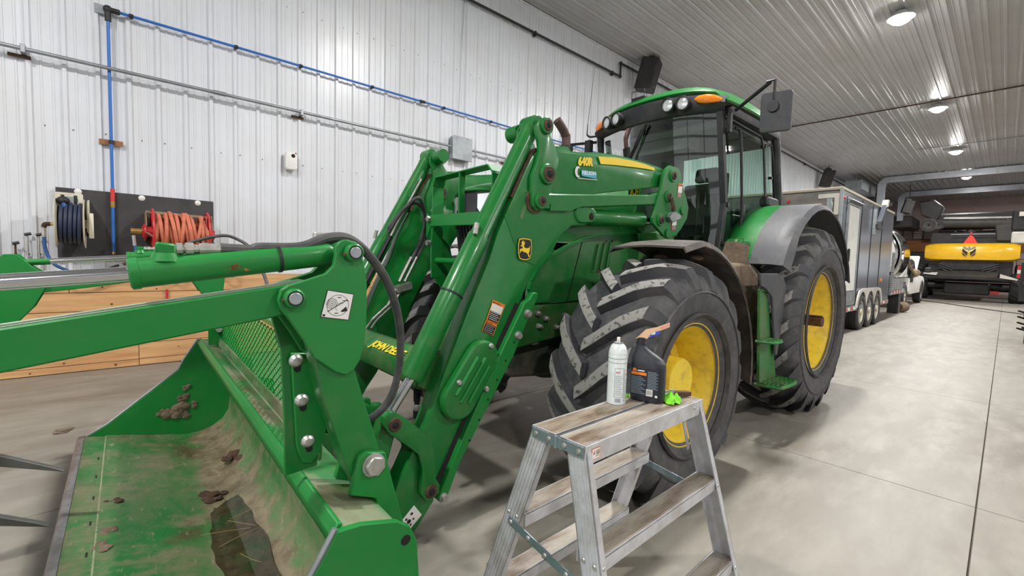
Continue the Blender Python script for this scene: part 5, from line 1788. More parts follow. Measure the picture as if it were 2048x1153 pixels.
# rounded rectangle section lofted upward; wide axis turned toward the room
ja = math.radians(-74)
def jr(z, w, d, ox=0.0, n_=6):
    out = []
    r = min(w, d) * .42
    for (cx, cy, a0) in ((w / 2 - r, d / 2 - r, 0), (-w / 2 + r, d / 2 - r, 90), (-w / 2 + r, -d / 2 + r, 180), (w / 2 - r, -d / 2 + r, 270)):
        for k in range(n_ + 1):
            t = math.radians(a0 + 90 * k / n_)
            x, y = cx + r * math.cos(t) + ox, cy + r * math.sin(t)
            out.append(V(1.452 + x * math.cos(ja) - y * math.sin(ja), .85 + x * math.sin(ja) + y * math.cos(ja), z0 + z))
    out.append(out[0])
    return out
w_, d_ = .122, .066
secs_j = [(.0, w_ * .86, d_ * .84, 0), (.004, w_ * .95, d_ * .94, 0), (.012, w_, d_, 0), (.125, w_, d_, 0), (.142, w_ * .98, d_ * .98, -.001), (.158, w_ * .84, d_ * .9, -.008), (.172, w_ * .62, d_ * .76, -.016), (.184, w_ * .42, d_ * .62, -.024), (.192, .038, .037, -.029), (.200, .032, .032, -.030), (.212, .031, .031, -.030)]
jb = MB().grid([jr(*s_) for s_ in secs_j])
jb.add(jr(*secs_j[0])[:-1], [tuple(range(len(jr(*secs_j[0])) - 2, -1, -1))])
jo = jb.build('body', JM, jug, angle=50)
nk = V(1.452 - .030 * math.cos(ja), .85 - .030 * math.sin(ja), z0)
MB().lathe([(.0165, .206), (.019, .206), (.019, .210), (.0155, .2105), (.0155, .226), (.0125, .226), (.0125, .215), (0, .214)], nk, (0, 0, 1), 24).build('neck', JM, jug)
def jl(u, v, dd=.0006):
    """point on the broad label face: u across (-.5..+.5), v height"""
    x, y = u * w_, -d_ / 2 - dd
    return V(1.452 + x * math.cos(ja) - y * math.sin(ja), .85 + x * math.sin(ja) + y * math.cos(ja), z0 + v)
def jq(u0, u1, v0, v1, m_, nm, dd=.0008):
    MB().add([jl(u0, v0, dd), jl(u1, v0, dd), jl(u1, v1, dd), jl(u0, v1, dd)], [(0, 1, 2, 3)]).build(nm, m_, jo)
jq(-.44, .38, .022, .122, mat('label_navy', srgb(26, 30, 40), .45), 'label')
jq(-.42, .02, .098, .108, M_orange, 'label_band', .0012)
jq(-.38, -.28, .110, .121, M_orange, 'label_badge', .0012)
jq(-.25, -.04, .112, .116, M_white, 'label_brand', .0012)
M_lprint = mat('label_print', srgb(120, 136, 146), .5)
for k in range(12):
    jq(-.42, .0 - .06 * (k % 3), .030 + k * .0054, .0325 + k * .0054, M_lprint, 'label_text', .0012)
    if k < 14: jq(.06, .36 - .05 * (k % 2), .052 + k * .0054, .0545 + k * .0054, M_lprint, 'label_text', .0012)
jq(.03, .22, .026, .050, M_white, 'bar_code_field', .0012)
for k in range(8):
    jq(.045 + k * .02, .053 + k * .02, .030, .047, M_ink, 'bar_code', .0016)
jq(.29, .36, .024, .032, M_white, 'label_mark', .0012)

# crumpled green rag
M_rag = mat('lime_cloth', srgb(126, 214, 40), .75, dirt=srgb(92, 182, 28), scale=18, amount=.5)
def rag(name, label, c, r, seed, n_=14):
    rd = random.Random(seed)
    mb = MB()
    rows = []
    for i in range(n_):
        row = []
        for k in range(n_):
            u, v = i / (n_ - 1) - .5, k / (n_ - 1) - .5
            fold = .5 + .5 * math.sin(9 * u + 4 * v + seed) * math.cos(7 * v - 3 * u)
            rr = max(abs(u), abs(v)) * 2
            x = c[0] + r * (1.5 * u * (1 - .25 * fold)) + rd.uniform(-1, 1) * r * .03
            y = c[1] + r * (1.5 * v * (1 - .25 * fold)) + rd.uniform(-1, 1) * r * .03
            z = c[2] + r * (.12 + (1 - rr ** 2) * .55 * fold + .28 * fold) * (1 if rr < .99 else .4)
            row.append(V(x, y, z))
        rows.append(row)
    o = mb.grid(rows).build(name, M_rag, loc=c, solid=.0012, angle=40)
    return tag(o, label, 'cloth')
rag('rag', 'crumpled lime green cloth glove beside the oil bottle', (1.500, .787, z0), .050, 3)
rag('rag', 'small bit of lime green cloth behind the oil bottle', (1.425, .925, z0), .020, 8, 8)
# folding tool with a brown handle
kn = thing('folding_tool', 'dark folding multi-tool with brown handle lying on ladder top', 'tool', (1.575, .80, z0), 0, (1.575, .80, z0))
p, q = V(1.556, .808, z0 + .018), V(1.628, .775, z0 + .012)
MB().bar(p, q, .022, .018).build('handle', mat('brown_handle', srgb(84, 48, 38), .5), kn, bevel=.005, seg=2)
MB().bar(p + V(-.045, .03, 0), p, .018, .010).build('jaw', M_blackm, kn, bevel=.003)
MB().bar(p + V(-.06, .0, .006), p + V(.004, -.002, .003), .010, .008).build('jaw', M_galv, kn, bevel=.002)
MB().cyl(p + V(-.004, 0, -.018), p + V(-.004, 0, .014), .009, n=14).build('pivot', M_bolt, kn)
# torn paper scrap stuck on the front tyre
sp_ = thing('paper_scrap', 'torn paper packet scrap lying on the front tyre tread', 'paper', tow(-.14, -1.22, 1.2), TH, V(-.14, -1.22, 1.2))
OFF[sp_.name] = V(-.5, -1.35, 1.08)
sp_.location = tow(-.5, -1.35, 1.08)
tan_ = mat('packet_tan', srgb(214, 176, 140), .7, dirt=srgb(190, 140, 110), scale=30, amount=.5)
A_ = [V(-.592, -1.327, 1.064), V(-.540, -1.352, 1.112), V(-.480, -1.378, 1.122), V(-.390, -1.398, 1.142), V(-.395, -1.402, 1.118), V(-.490, -1.388, 1.098), V(-.556, -1.362, 1.060)]
MB().add(A_, [(0, 1, 6), (1, 2, 5, 6), (2, 3, 4, 5)]).build('paper', tan_, sp_, solid=.002)
MB().add([V(-.545, -1.366, 1.066), V(-.520, -1.378, 1.096), V(-.470, -1.396, 1.106), V(-.488, -1.396, 1.088)], [(0, 1, 2, 3)]).build('blue_print', mat('packet_blue', srgb(40, 76, 190), .5), sp_, solid=.001)
MB().add([V(-.530, -1.376, 1.084), V(-.522, -1.380, 1.096), V(-.505, -1.386, 1.099), V(-.508, -1.386, 1.088)], [(0, 1, 2, 3)]).build('white_print', M_white, sp_, solid=.001)
MB().add([V(-.465, -1.386, 1.118), V(-.40, -1.402, 1.136), V(-.40, -1.404, 1.130), V(-.462, -1.389, 1.112)], [(0, 1, 2, 3)]).build('red_print', bpy.data.materials['print_red'], sp_, solid=.001)

# dirt on the floor around the ladder
def floor_clod(label, x, y, r, seed, m_, flat=.35):
    o = clod('clod', (x, y, .3 * r * flat), r, seed, (1, 1.2, flat), m_)
    for i in range(len(o.v)): o.v[i].z = max(o.v[i].z, .001)
    tag(o.build('mud_clod', m_, loc=(x, y, 0)), label, 'mud')
floor_clod('dried tan clod of mud on floor left of the ladder', 1.02, 1.55, .045, 71, M_mud, .7)
floor_clod('crumbled dark mud on floor under the danger sticker', .93, 1.44, .04, 72, M_mudd, .4)
floor_clod('small dark mud crumb at the foot of the bucket', .86, 1.46, .022, 73, M_mudd, .4)
floor_clod('flat dark mud splat seen between the ladder rails', 1.33, 1.50, .055, 74, M_mudd, .15)
floor_clod('flat brown mud lump under the lowest back step', 1.22, 1.25, .04, 75, M_mudd, .2)
floor_clod('flat tan leaf of dried mud on floor left of the bucket', -.28, 4.9, .07, 76, M_mud, .15)

# ------------------------------------------------------------------ things on the long wall
WY = WALL_Y - .036
M_blue = mat('blue_pipe', srgb(44, 108, 190), .4)
M_fit = mat('black_fitting', srgb(34, 34, 36), .5)
bp_ = thing('air_pipe', 'blue compressed air pipe running along and down the white wall', 'pipe', (.055, WY - .05, 1.4), 0, (.055, WY - .05, 1.4))
yb_ = WY - .05
MB().cyl((.12, yb_, 4.19), (12.0, yb_, 4.215), .016, n=12).build('run', M_blue, bp_)
MB().cyl((.055, yb_, 2.13), (.055, yb_, 4.12), .016, n=12).build('drop', M_blue, bp_)
MB().cyl((.052, yb_ - .02, 1.41), (.052, yb_ - .02, 1.93), .017, n=12).build('drop', M_blue, bp_)
el = MB()
el.cyl((.055, yb_, 4.06), (.055, yb_, 4.22), .03, n=12)
el.cyl((.02, yb_, 4.19), (.16, yb_, 4.19), .03, n=12)
el.ball((.055, yb_, 4.19), .045, 10)
el.build('elbow', M_fit, bp_)
MB().box(-.06, .03, WY - .008, WY, 4.14, 4.24).build('elbow_bracket', M_galv, bp_)
for i, (x, l) in enumerate(((.26, .02), (1.33, .02), (2.15, .02), (3.25, .02), (4.18, .05), (4.63, .02), (5.75, .02))):
    z = 4.19 + .0021 * x
    MB().cyl((x - l, yb_, z), (x + l, yb_, z), .024, n=12).build('pipe_clip', M_fit, bp_)
    MB().box(x - .012, x + .012, yb_, WY, z - .02, z + .02).build('clip_foot', M_fit, bp_)
MB().box(-.05, .16, WY - .016, WY, 2.66, 2.72).build('wood_block', mat('block_wood', srgb(150, 104, 70), .7), bp_)
MB().cyl((.055, yb_, 2.67), (.055, yb_, 2.71), .024, n=12).build('pipe_clip', M_fit, bp_)
M_brass = mat('brass', srgb(184, 146, 84), .35, .8)
MB().cyl((.052, yb_ - .01, 1.93), (.053, yb_ - .01, 2.0), .024, n=8).build('union', M_brass, bp_)
MB().cyl((.053, yb_ - .01, 2.0), (.055, yb_, 2.15), .022, n=12).build('valve_handle', M_red, bp_)
MB().cyl((.055, yb_, 2.10), (.055, yb_, 2.15), .021, n=12).build('collar', M_blue, bp_)
MB().cyl((.052, yb_ - .02, 1.38), (.052, yb_ - .02, 1.41), .02, n=8).build('union', M_brass, bp_)

# galvanised conduit with couplings and junction box
cd = thing('conduit', 'grey steel electrical conduit strapped across the white wall', 'conduit', (-2, WY - .03, 3.5), 0, (-2, WY - .03, 3.5))
yc_ = WY - .092
MB().cyl((-3.0, yc_, 3.51), (4.78, yc_, 3.53), .021, n=12).build('tube', M_galv, cd)
MB().cyl((5.24, yc_, 3.535), (12.0, yc_, 3.55), .021, n=12).build('tube', M_galv, cd)
for x in (1.13,):
    MB().cyl((x - .07, yc_, 3.522), (x + .07, yc_, 3.522), .028, n=12).build('coupling', M_galv, cd)
for x in (-.62, 2.15, 6.2):
    MB().box(x - .02, x + .02, yc_ - .025, WY, 3.475, 3.56).build('strap', M_galv, cd, bevel=.004)
    MB().box(x - .12, x + .05, WY - .013, WY, 3.44, 3.475).build('rusty_strip', M_rust, cd)
jb_ = thing('junction_box', 'square grey electrical junction box on the wall conduit', 'electrical box', (5.015, WY, 3.31), 0, (5.015, WY, 3.31))
MB().box(4.80, 5.23, WY - .12, WY, 3.315, 3.725).build('body', M_galv, jb_, bevel=.01)
MB().box(4.79, 5.24, WY - .132, WY - .118, 3.305, 3.735).build('cover', M_galv, jb_, bevel=.006)
for (x, z) in ((4.83, 3.34), (5.2, 3.34), (4.83, 3.70), (5.2, 3.70)):
    MB().lathe([(0, .004), (.008, .003), (.009, 0)], (x, WY - .132, z), (0, -1, 0), 8).build('screw', M_bolt, jb_)
tag(MB().tube([(5.0, WY - .01, 3.72), (5.0, WY - .012, 4.2), (5.03, WY - .01, 4.7), (5.03, WY - .012, 5.4), (5.06, WY - .01, 6.3), (5.07, WY - .01, 6.85)], .006, 6).build('cable', M_galv, loc=(5.0, WY, 3.72)), 'thin grey cable hanging down wall to the junction box', 'cable')

# black gas pipe high up
gp_ = thing('gas_pipe', 'black iron gas pipe high on the wall below the ceiling', 'pipe', (3, WY - .05, 6.3), 0, (3, WY - .05, 6.3))
yg = WY - .05
MB().cyl((-3, yg, 6.31), (10.05, yg, 6.33), .026, n=12).build('run', M_fit, gp_)
MB().cyl((10.05, yg, 6.30), (10.05, yg, 6.70), .026, n=12).build('riser', M_fit, gp_)
MB().cyl((10.05, yg, 6.67), (40, yg, 6.70), .026, n=12).build('run', M_fit, gp_)
for z in (6.33, 6.67):
    MB().ball((10.05, yg, z), .045, 10).build('elbow', M_fit, gp_)
for x in (6.9, 9.7, 14, 20, 26):
    zz = 6.32 if x < 10 else 6.68
    MB().box(x - .02, x + .02, yg - .03, WY, zz - .06, zz + .04).build('hanger', M_fit, gp_)
# white cup dispenser
dp = thing('dispenser', 'small white plastic dispenser with dark hole on the wall', 'dispenser', (2.01, WY, 2.67), 0, (2.01, WY, 2.67))
MB().prism([(1.93, 2.70), (1.95, 2.67), (2.07, 2.67), (2.09, 2.70), (2.09, 2.86), (2.075, 2.92), (1.94, 2.92), (1.93, 2.86)], WY - .10, WY).build('body', M_white, dp, bevel=.02, seg=2)
MB().lathe([(.028, 0), (.015, .002), (0, .002)], (2.03, WY - .10, 2.87), (0, -1, 0), 14).build('opening', M_cavity, dp)
MB().lathe([(0, .01), (.01, .008), (.012, 0)], (2.065, WY - .10, 2.91), (0, -1, 0), 8).build('red_button', M_red, dp)

# black hose board
bd = thing('hose_board', 'black plywood board holding the hose reels on the wall', 'board', (.32, WY, 1.32), 0, (.32, WY, 1.32))
MB().prism([(-.42, 1.30), (1.055, 1.33), (1.055, 2.11), (-.42, 2.115)], WY - .018, WY).build('panel', mat('black_board', srgb(54, 52, 54), .6, 0, dirt=srgb(78, 76, 76), scale=4, amount=.6, lo=.45, hi=.7), bd, bevel=.002)
for (x, z) in ((-.24, 2.085), (.32, 2.075), (.885, 2.075)):
    MB().lathe([(0, .012), (.02, .01), (.033, 0)], (x, WY - .018, z), (0, -1, 0), 16).build('white_knob', M_white, bd)

M_cream = mat('reel_cream', srgb(214, 208, 188), .45, 0, dirt=srgb(176, 164, 136), scale=8, amount=.5)
M_bhose = mat('navy_hose', srgb(44, 54, 78), .55)
M_bluehose = mat('blue_hose', srgb(46, 92, 150), .5)
# cream spring hose reel, seen edge on
rl = thing('hose_reel', 'cream steel hose reel with dark blue hose, left on the board', 'hose reel', (-.30, WY - .3, 1.45), 0, (-.30, WY - .3, 1.45))
ry, rz, rr_ = WY - .30, 1.71, .265
for x in (-.385, -.205):
    s_ = -1 if x < -.3 else 1
    MB().lathe([(.05, 0), (.10, s_ * .004), (.20, s_ * .006), (rr_, s_ * .018), (rr_ + .004, s_ * .024), (rr_, s_ * .026), (.2, s_ * .012), (.05, s_ * .010)], (x, ry, rz), (1, 0, 0), 40).build('flange', M_cream, rl)
for i in range(5):
    for k in range(3):
        x = -.365 + i * .036
        r_ = .20 - k * .034 + random.uniform(-.012, .012)
        MB().tube([(x + .008 * math.sin(a), ry + r_ * math.cos(a), rz + r_ * math.sin(a)) for a in [2 * PI * q / 18 for q in range(19)]], .017, 8, sub=2).build('hose_coil', M_bhose, rl)
MB().cyl((-.40, ry, rz), (-.16, ry, rz), .05, n=18).build('spindle', M_cream, rl)
MB().prism([(WY - .02, 1.60), (WY - .40, 1.62), (WY - .42, 1.66), (WY - .34, 1.92), (WY - .2, 1.98), (WY - .02, 2.0)], -.165, -.145, 'x').build('side_arm', M_cream, rl, bevel=.008)
MB().prism([(WY - .45, 1.55), (WY - .40, 1.55), (WY - .40, 1.83), (WY - .45, 1.80)], -.15, -.11, 'x').build('arm_box', M_cream, rl, bevel=.006)
gd2 = MB().prism(rrect(-.41, -.19, 1.87, 2.035, .02), WY - .34, WY - .30)
gdo2 = gd2.build('guide_plate', M_cream, rl, bevel=.004)
MB().prism([(-.40, 1.87), (-.20, 1.87), (-.20, 1.89), (-.40, 1.89)], WY - .34, WY - .02).build('guide_shelf', M_cream, rl, bevel=.003)
MB().prism(rrect(-.375, -.225, 1.92, 1.995, .035), WY - .342, WY - .338).build('guide_slot', M_galv, gdo2)
for x in (-.35, -.25):
    MB().cyl((x, WY - .335, 1.9), (x, WY - .335, 2.01), .016, n=10).build('roller', M_fit, gdo2)
MB().ball((-.345, WY - .37, 1.945), .055, 12, (1, .9, .8)).build('hose_stop', M_fit, rl)
MB().tube([(-.345, WY - .38, 1.93), (-.335, WY - .40, 1.89), (-.325, WY - .405, 1.83), (-.315, WY - .40, 1.78)], .02, 10).build('hose_tail', M_bluehose, rl)
MB().cyl((-.325, WY - .405, 1.83), (-.31, WY - .40, 1.77), .027, n=10).build('hose_cuff', M_fit, rl)
MB().cyl((-.312, WY - .40, 1.775), (-.295, WY - .395, 1.69), .026, n=10).build('quick_coupler', M_bolt, rl)
MB().cyl((-.40, ry, rz - .02), (-.455, ry, rz - .02), .016, n=10).build('inlet', M_brass, rl)
MB().tube([(-.45, ry, rz - .02), (-.49, ry, rz - .025), (-.50, ry, rz - .06)], .022, 8).build('inlet_elbow', M_rust, rl)
MB().cyl((-.50, ry, rz - .06), (-.50, ry, rz - .16), .018, n=8).build('fitting', M_bolt, rl)
MB().tube([(-.50, ry, rz - .16), (-.498, ry, rz - .26), (-.47, ry, rz - .38), (-.42, ry - .0, rz - .46), (-.33, ry + .05, rz - .52)], .016, 8).build('feed_hose', M_bluehose, rl)
MB().tube([(-.33, ry + .05, rz - .52), (-.22, ry + .1, rz - .555), (-.08, ry + .15, rz - .545), (.02, ry + .2, rz - .49), (.09, ry + .24, rz - .46)], .015, 8).build('feed_hose', M_hose, rl)

# red reel with orange hose
rr2 = thing('hose_reel', 'red hose reel wound full with orange rubber hose', 'hose reel', (.70, WY - .25, 1.4), 0, (.70, WY - .25, 1.4))
M_redp = mat('reel_red', srgb(196, 44, 50), .4)
M_ohose = mat('orange_hose', srgb(210, 122, 92), .6, 0, dirt=srgb(180, 92, 70), scale=12, amount=.5)
M_tanm = mat('reel_bracket', srgb(150, 132, 104), .6, .2)
cy_, cz_2 = WY - .30, 1.66
for x in (.40, .94):
    MB().tube([(x, cy_ + .265 * math.cos(a), cz_2 + .265 * math.sin(a)) for a in [2 * PI * q / 28 for q in range(29)]], .013, 8, sub=2).build('hoop', M_redp, rr2)
    for k in range(3):
        a = PI * k / 3 + .3
        MB().bar((x, cy_ - .26 * math.cos(a), cz_2 - .26 * math.sin(a)), (x, cy_ + .26 * math.cos(a), cz_2 + .26 * math.sin(a)), .012, .018).build('spoke', M_redp, rr2)
MB().cyl((.30, cy_, cz_2), (1.02, cy_, cz_2), .06, n=16).build('drum', M_redp, rr2)
rdh = random.Random(21)
k = 0
x = .435
while x < .92:
    r_ = .185 + rdh.uniform(-.02, .035) + (.03 if k in (4, 5, 8, 10) else 0)
    tilt = rdh.uniform(-.04, .05)
    MB().tube([(x + tilt * math.sin(a), cy_ + r_ * math.cos(a), cz_2 + r_ * math.sin(a) * (1.0 + .06 * math.sin(a))) for a in [2 * PI * q / 20 for q in range(21)]], .021, 8, sub=2).build('hose_coil', M_ohose, rr2)
    MB().tube([(x + .02 + tilt * math.sin(a), cy_ + (r_ - .04) * math.cos(a), cz_2 + (r_ - .04) * math.sin(a)) for a in [2 * PI * q / 20 for q in range(21)]], .02, 8, sub=2).build('hose_coil', M_ohose, rr2)
    x += rdh.uniform(.034, .044)
    k += 1
for x in (.345, 1.0):
    MB().prism([(WY - .02, 1.55), (WY - .30, 1.60), (WY - .34, 1.68), (WY - .25, 1.90), (WY - .02, 1.90)], x - .006, x + .006, 'x').build('bracket', M_tanm, rr2, bevel=.004)
MB().bar((.345, WY - .22, 1.90), (1.0, WY - .22, 1.88), .03, .03).build('bracket_bar', M_tanm, rr2)
MB().lathe([(.0, 0), (.09, 0), (.095, .02), (.05, .04), (0, .04)], (.34, cy_, cz_2), (-1, 0, 0), 20).build('gear_cover', M_redp, rr2)
MB().cyl((.30, cy_, cz_2 + .0), (.20, cy_, cz_2 + .0), .035, n=12).build('swivel', M_brass, rr2)
MB().cyl((.225, cy_, cz_2 - .05), (.235, cy_, cz_2 - .17), .02, n=8).build('fitting', M_bolt, rr2)
MB().tube([(.235, cy_, cz_2 - .17), (.245, cy_, cz_2 - .28), (.24, cy_ + .05, cz_2 - .40)], .016, 8).build('feed_hose', M_bluehose, rr2)
MB().cyl((.30, cy_ - .05, cz_2 + .02), (.40, cy_ - .16, cz_2 - .06), .006, n=6).build('crank', M_bolt, rr2)
# piping under the board
tg = MB().tube([(.13, WY - .06, 1.26), (.16, WY - .06, 1.27), (.20, WY - .06, 1.25), (.26, WY - .05, 1.23), (.40, WY - .05, 1.21)], .018, 8)
tag(tg.build('pipe_fitting', M_rust, loc=(.1, WY, 1.2)), 'rusty pipe tee fitting below the black hose board', 'pipe')
# three hook rods beside the board
for i, x in enumerate((-.735, -.645, -.56)):
    t = thing('hook_rod', ['%s of the three grease gun rods hanging left of the hose board' % w for w in ('leftmost', 'middle', 'rightmost')][i], 'rod', (x, WY - .03, 1.15), 0, (x, WY - .03, 1.15), 'rods left of the hose board')
    hgt = .40 if i else .30
    MB().cyl((x, WY - .04, 1.17), (x, WY - .04, 1.17 + hgt), .009, n=8).build('rod', M_bolt if i else M_rust, t)
    MB().cyl((x, WY - .04, 1.17), (x, WY - .04, 1.31 if i else 1.2), .015, n=8).build('grip', M_white if i else M_rust, t)
    MB().cyl((x - .02, WY - .05, 1.17 + hgt), (x + .03, WY - .05, 1.185 + hgt), .016, n=8).build('head', M_fit, t)
    MB().box(x - .012, x + .012, WY - .04, WY, 1.35, 1.37).build('clip', M_fit, t)
# little red mark on the boards
tag(MB().cyl((.545, WALL_Y - .075, .83), (.545, WALL_Y - .075, .95), .013, n=8).build('hose_nozzle', M_redp, loc=(.545, WALL_Y - .06, .83)), 'short red rod against the timber boards under the reels', 'rod')

# speakers under the ceiling
M_spk = mat('speaker_black', srgb(46, 44, 42), .6, 0, dirt=srgb(74, 70, 66), scale=4, amount=.5)
def speaker(label, x, y, z, s_=1.0, rz=math.radians(20), tilt=math.radians(14)):
    t = thing('speaker', label, 'speaker', (x, y, z), rz, group='black speakers hung under the ceiling')
    t.rotation_euler = (tilt, 0, rz)
    w, d, h = .46 * s_, .46 * s_, .80 * s_
    MB().prism([(-w / 2, -d / 2), (w / 2, -d / 2), (w * .36, d / 2), (-w * .36, d / 2)], -h, 0, 'z').build('cabinet', M_spk, t, bevel=.012)
    MB().box(-w / 2 + .02, w / 2 - .02, -d / 2 - .012, -d / 2 + .01, -h + .03, -.03).build('grille', mat('speaker_grille', srgb(36, 35, 35), .75) if 'speaker_grille' not in bpy.data.materials else bpy.data.materials['speaker_grille'], t, bevel=.008)
    MB().box(-.015, .015, -d / 2 - .015, -d / 2, -h + .10, -h + .14).build('badge', M_bolt, t)
    MB().box(-.06, .06, -.05, .2, .0, .09 * s_).build('bracket', M_fit, t)
    if z < 6.7: MB().cyl((0, .05, .05), (0, .05 + math.sin(tilt) * (CEIL - z), CEIL - z - .028), .02, n=8).build('drop_rod', M_fit, t)
speaker('large black speaker hung at the ceiling above the tractor cab', 10.75, 6.62, 6.83, 1.0)
speaker('black speaker on the long wall above the dark trailer', 28.4, 6.60, 6.66, 1.1)
speaker('small far black speaker hung beside the second duct', 37.5, 4.35, 5.9, 1.0)
# gap wire by the cab
# ceiling conduits running across
for k, (xx, lab) in enumerate(((19.53, 'nearer thin conduit crossing the ceiling behind the tractor mirror'), (26.68, 'farther thin conduit crossing the ceiling beyond the second lamp'))):
    tag(MB().cyl((xx, -13.9, CEIL - .045), (xx, 6.1 if k == 0 else 3.0, CEIL - .045), .022 if k == 0 else .015, n=8).build('ceiling_conduit', M_rust if k == 0 else M_galv, loc=(xx, 0, CEIL - .045)), lab, 'conduit')

# ------------------------------------------------------------------ the far end of the shop
M_duct = mat('duct_steel', srgb(196, 200, 206), .3, .75, dirt=srgb(150, 154, 160), scale=1.2, amount=.5)
M_dwhite = mat('door_white', srgb(226, 226, 220), .45, 0, dirt=srgb(196, 192, 180), scale=3, amount=.4)
M_trl = mat('trailer_charcoal', srgb(96, 102, 112), .2, .15, dirt=srgb(120, 122, 126), scale=1.2, amount=.45, lo=.45, hi=.75, stretch=(1.5, 1.5, .25), rdirt=.3)
M_trf = mat('trailer_front_dusty', srgb(92, 92, 92), .6, .1, dirt=srgb(150, 142, 128), scale=2.2, amount=.7, lo=.38, hi=.62)
M_ltr = mat('trailer_pale_trim', srgb(206, 203, 192), .5, .1, dirt=srgb(170, 164, 148), scale=4, amount=.5)
M_dust = mat('dusty_roof', srgb(176, 168, 152), .8)
M_tyre2 = mat('road_tyre', srgb(48, 48, 50), .7, 0, dirt=srgb(70, 66, 62), scale=6, amount=.5)
M_whl = mat('cream_wheel', srgb(200, 194, 174), .5, .1, dirt=srgb(150, 140, 120), scale=6, amount=.5)
M_tapew = M_white
M_dk = mat('machine_black', srgb(24, 24, 25), .5, .1, dirt=srgb(58, 54, 50), scale=2.5, amount=.5)
M_dk2 = mat('machine_dark_grey', srgb(58, 57, 56), .55, .1, dirt=srgb(84, 80, 74), scale=3, amount=.5)
M_polish = mat('polished_steel', srgb(210, 208, 204), .1, 1.0)
M_nh = mat('combine_yellow', srgb(242, 190, 30), .28, 0, dirt=srgb(220, 168, 30), scale=2, amount=.4, coat=.4)
M_tgreen = M_green


def road_wheel(parent, c, R, w, rim, side=-1, name='wheel', m_r=None):
    """simple road wheel about the y axis"""
    hw_ = w / 2
    t = MB().lathe([(rim, -hw_ * .8), (rim + .02, -hw_ * .95), (R - .05, -hw_), (R - .01, -hw_ * .8), (R, -hw_ * .3), (R, hw_ * .3), (R - .01, hw_ * .8), (R - .05, hw_), (rim + .02, hw_ * .95), (rim, hw_ * .8)], c, (0, 1, 0), 36)
    for k in range(4):
        yy = -hw_ * .6 + k * hw_ * .4
        t.lathe([(R - .004, yy - .012), (R + .008, yy - .01), (R + .008, yy + .01), (R - .004, yy + .012)], c, (0, 1, 0), 36)
    wo = t.build(name, M_tyre2, parent, angle=40)
    MB().lathe([(r, side * h) for r, h in [(rim, hw_ * .75), (rim - .012, hw_ * .85), (rim - .03, hw_ * .7), (rim - .05, hw_ * .35), (rim * .55, hw_ * .3), (rim * .45, hw_ * .62), (rim * .3, hw_ * .72), (rim * .28, hw_ * 1.0), (0, hw_ * 1.0)]], c, (0, 1, 0), 28).build('rim', m_r or M_whl, wo)
    return wo


# ---- enclosed trailer
TX0, TX1, TY0, TY1, TZ0, TZ1 = 11.2, 17.0, 2.32, 4.78, .62, 3.10
tr_ = thing('cargo_trailer', 'tall charcoal enclosed trailer with three axles behind the tractor', 'trailer', (14.1, 3.5, 0), math.radians(-.6), (14.1, 3.5, 0))
MB().box(TX0 + .02, TX1, TY0 + .005, TY1, TZ0, TZ1).build('box_body', M_trl, tr_, bevel=.02)
MB().box(TX0, TX0 + .03, TY0 + .02, TY1 - .02, TZ0 + .02, TZ1 - .03).build('front_wall', M_trf, tr_, bevel=.004)
MB().box(TX0 - .02, TX1 + .01, TY0 - .01, TY1 + .01, TZ1 - .01, TZ1 + .05).build('roof', M_dust, tr_, bevel=.012)
# side seams between the sheets
for x in (13.0, 14.15, 15.4):
    MB().box(x - .006, x + .006, TY0 - .006, TY0 + .01, TZ0 + .1, TZ1 - .04).build('side_seam', M_blackm, tr_)
MB().box(TX0 - .015, TX0 + .05, TY0 - .012, TY0 + .05, TZ0, TZ1).build('corner_post', M_galv, tr_, bevel=.006)
# pale corner angle on the front
MB().box(TX0 - .02, TX0 - .005, TY0 + .05, TY0 + .42, TZ1 - .17, TZ1 - .08).build('corner_strip', M_ltr, tr_)
MB().box(TX0 - .02, TX0 - .005, TY0 + .05, TY0 + .13, TZ1 - .52, TZ1 - .17).build('corner_strip', M_ltr, tr_)
# awning box and flap on the front wall
MB().box(TX0 - .10, TX0, 2.66, 4.4, 2.72, 2.82).build('awning_box', M_ltr, tr_, bevel=.01)
MB().box(TX0 - .06, TX0, 2.62, 4.4, 2.35, 2.70).build('front_hatch', M_blackm, tr_, bevel=.01)
MB().box(TX0 - .05, TX0 - .0, 2.48, 2.58, 2.35, 2.92).build('hatch_hinge', M_galv, tr_, bevel=.006)
MB().tube([(TX0 - .05, 2.50, 2.90), (TX0 - .08, 2.47, 2.75), (TX0 - .05, 2.50, 2.45)], .012, 6).build('latch_wire', M_galv, tr_)
MB().lathe([(0, .03), (.03, .02), (.035, 0)], (TX0 - .02, 3.3, 2.92), (-1, 0, 0), 12).build('marker_light', M_red, tr_)
MB().lathe([(0, .03), (.03, .02), (.035, 0)], (TX0 + .10, TY0 - .012, 2.93), (0, -1, 0), 12).build('marker_light', M_red, tr_)
# white side door with frame, hood and lower panel
dr = MB().box(11.68, 12.62, TY0 - .03, TY0, .98, 2.83).build('side_door', M_dwhite, tr_, bevel=.008)
for (x0, x1, z0_, z1_) in ((11.62, 11.68, .74, 2.88), (12.62, 12.70, .74, 2.92), (11.62, 12.70, 2.84, 2.92)):
    MB().box(x0, x1, TY0 - .04, TY0, z0_, z1_).build('door_frame', M_galv, dr)
MB().box(11.68, 12.62, TY0 - .028, TY0, .74, .97).build('kick_plate', M_galv, dr)
MB().box(11.78, 11.84, TY0 - .07, TY0 - .03, 1.62, 1.9).build('door_handle', M_blackm, dr, bevel=.01)
MB().prism([(TY0 - .13, 2.90), (TY0, 2.99), (TY0, 2.93)], 11.6, 12.74, 'x').build('drip_hood', M_galv, dr)
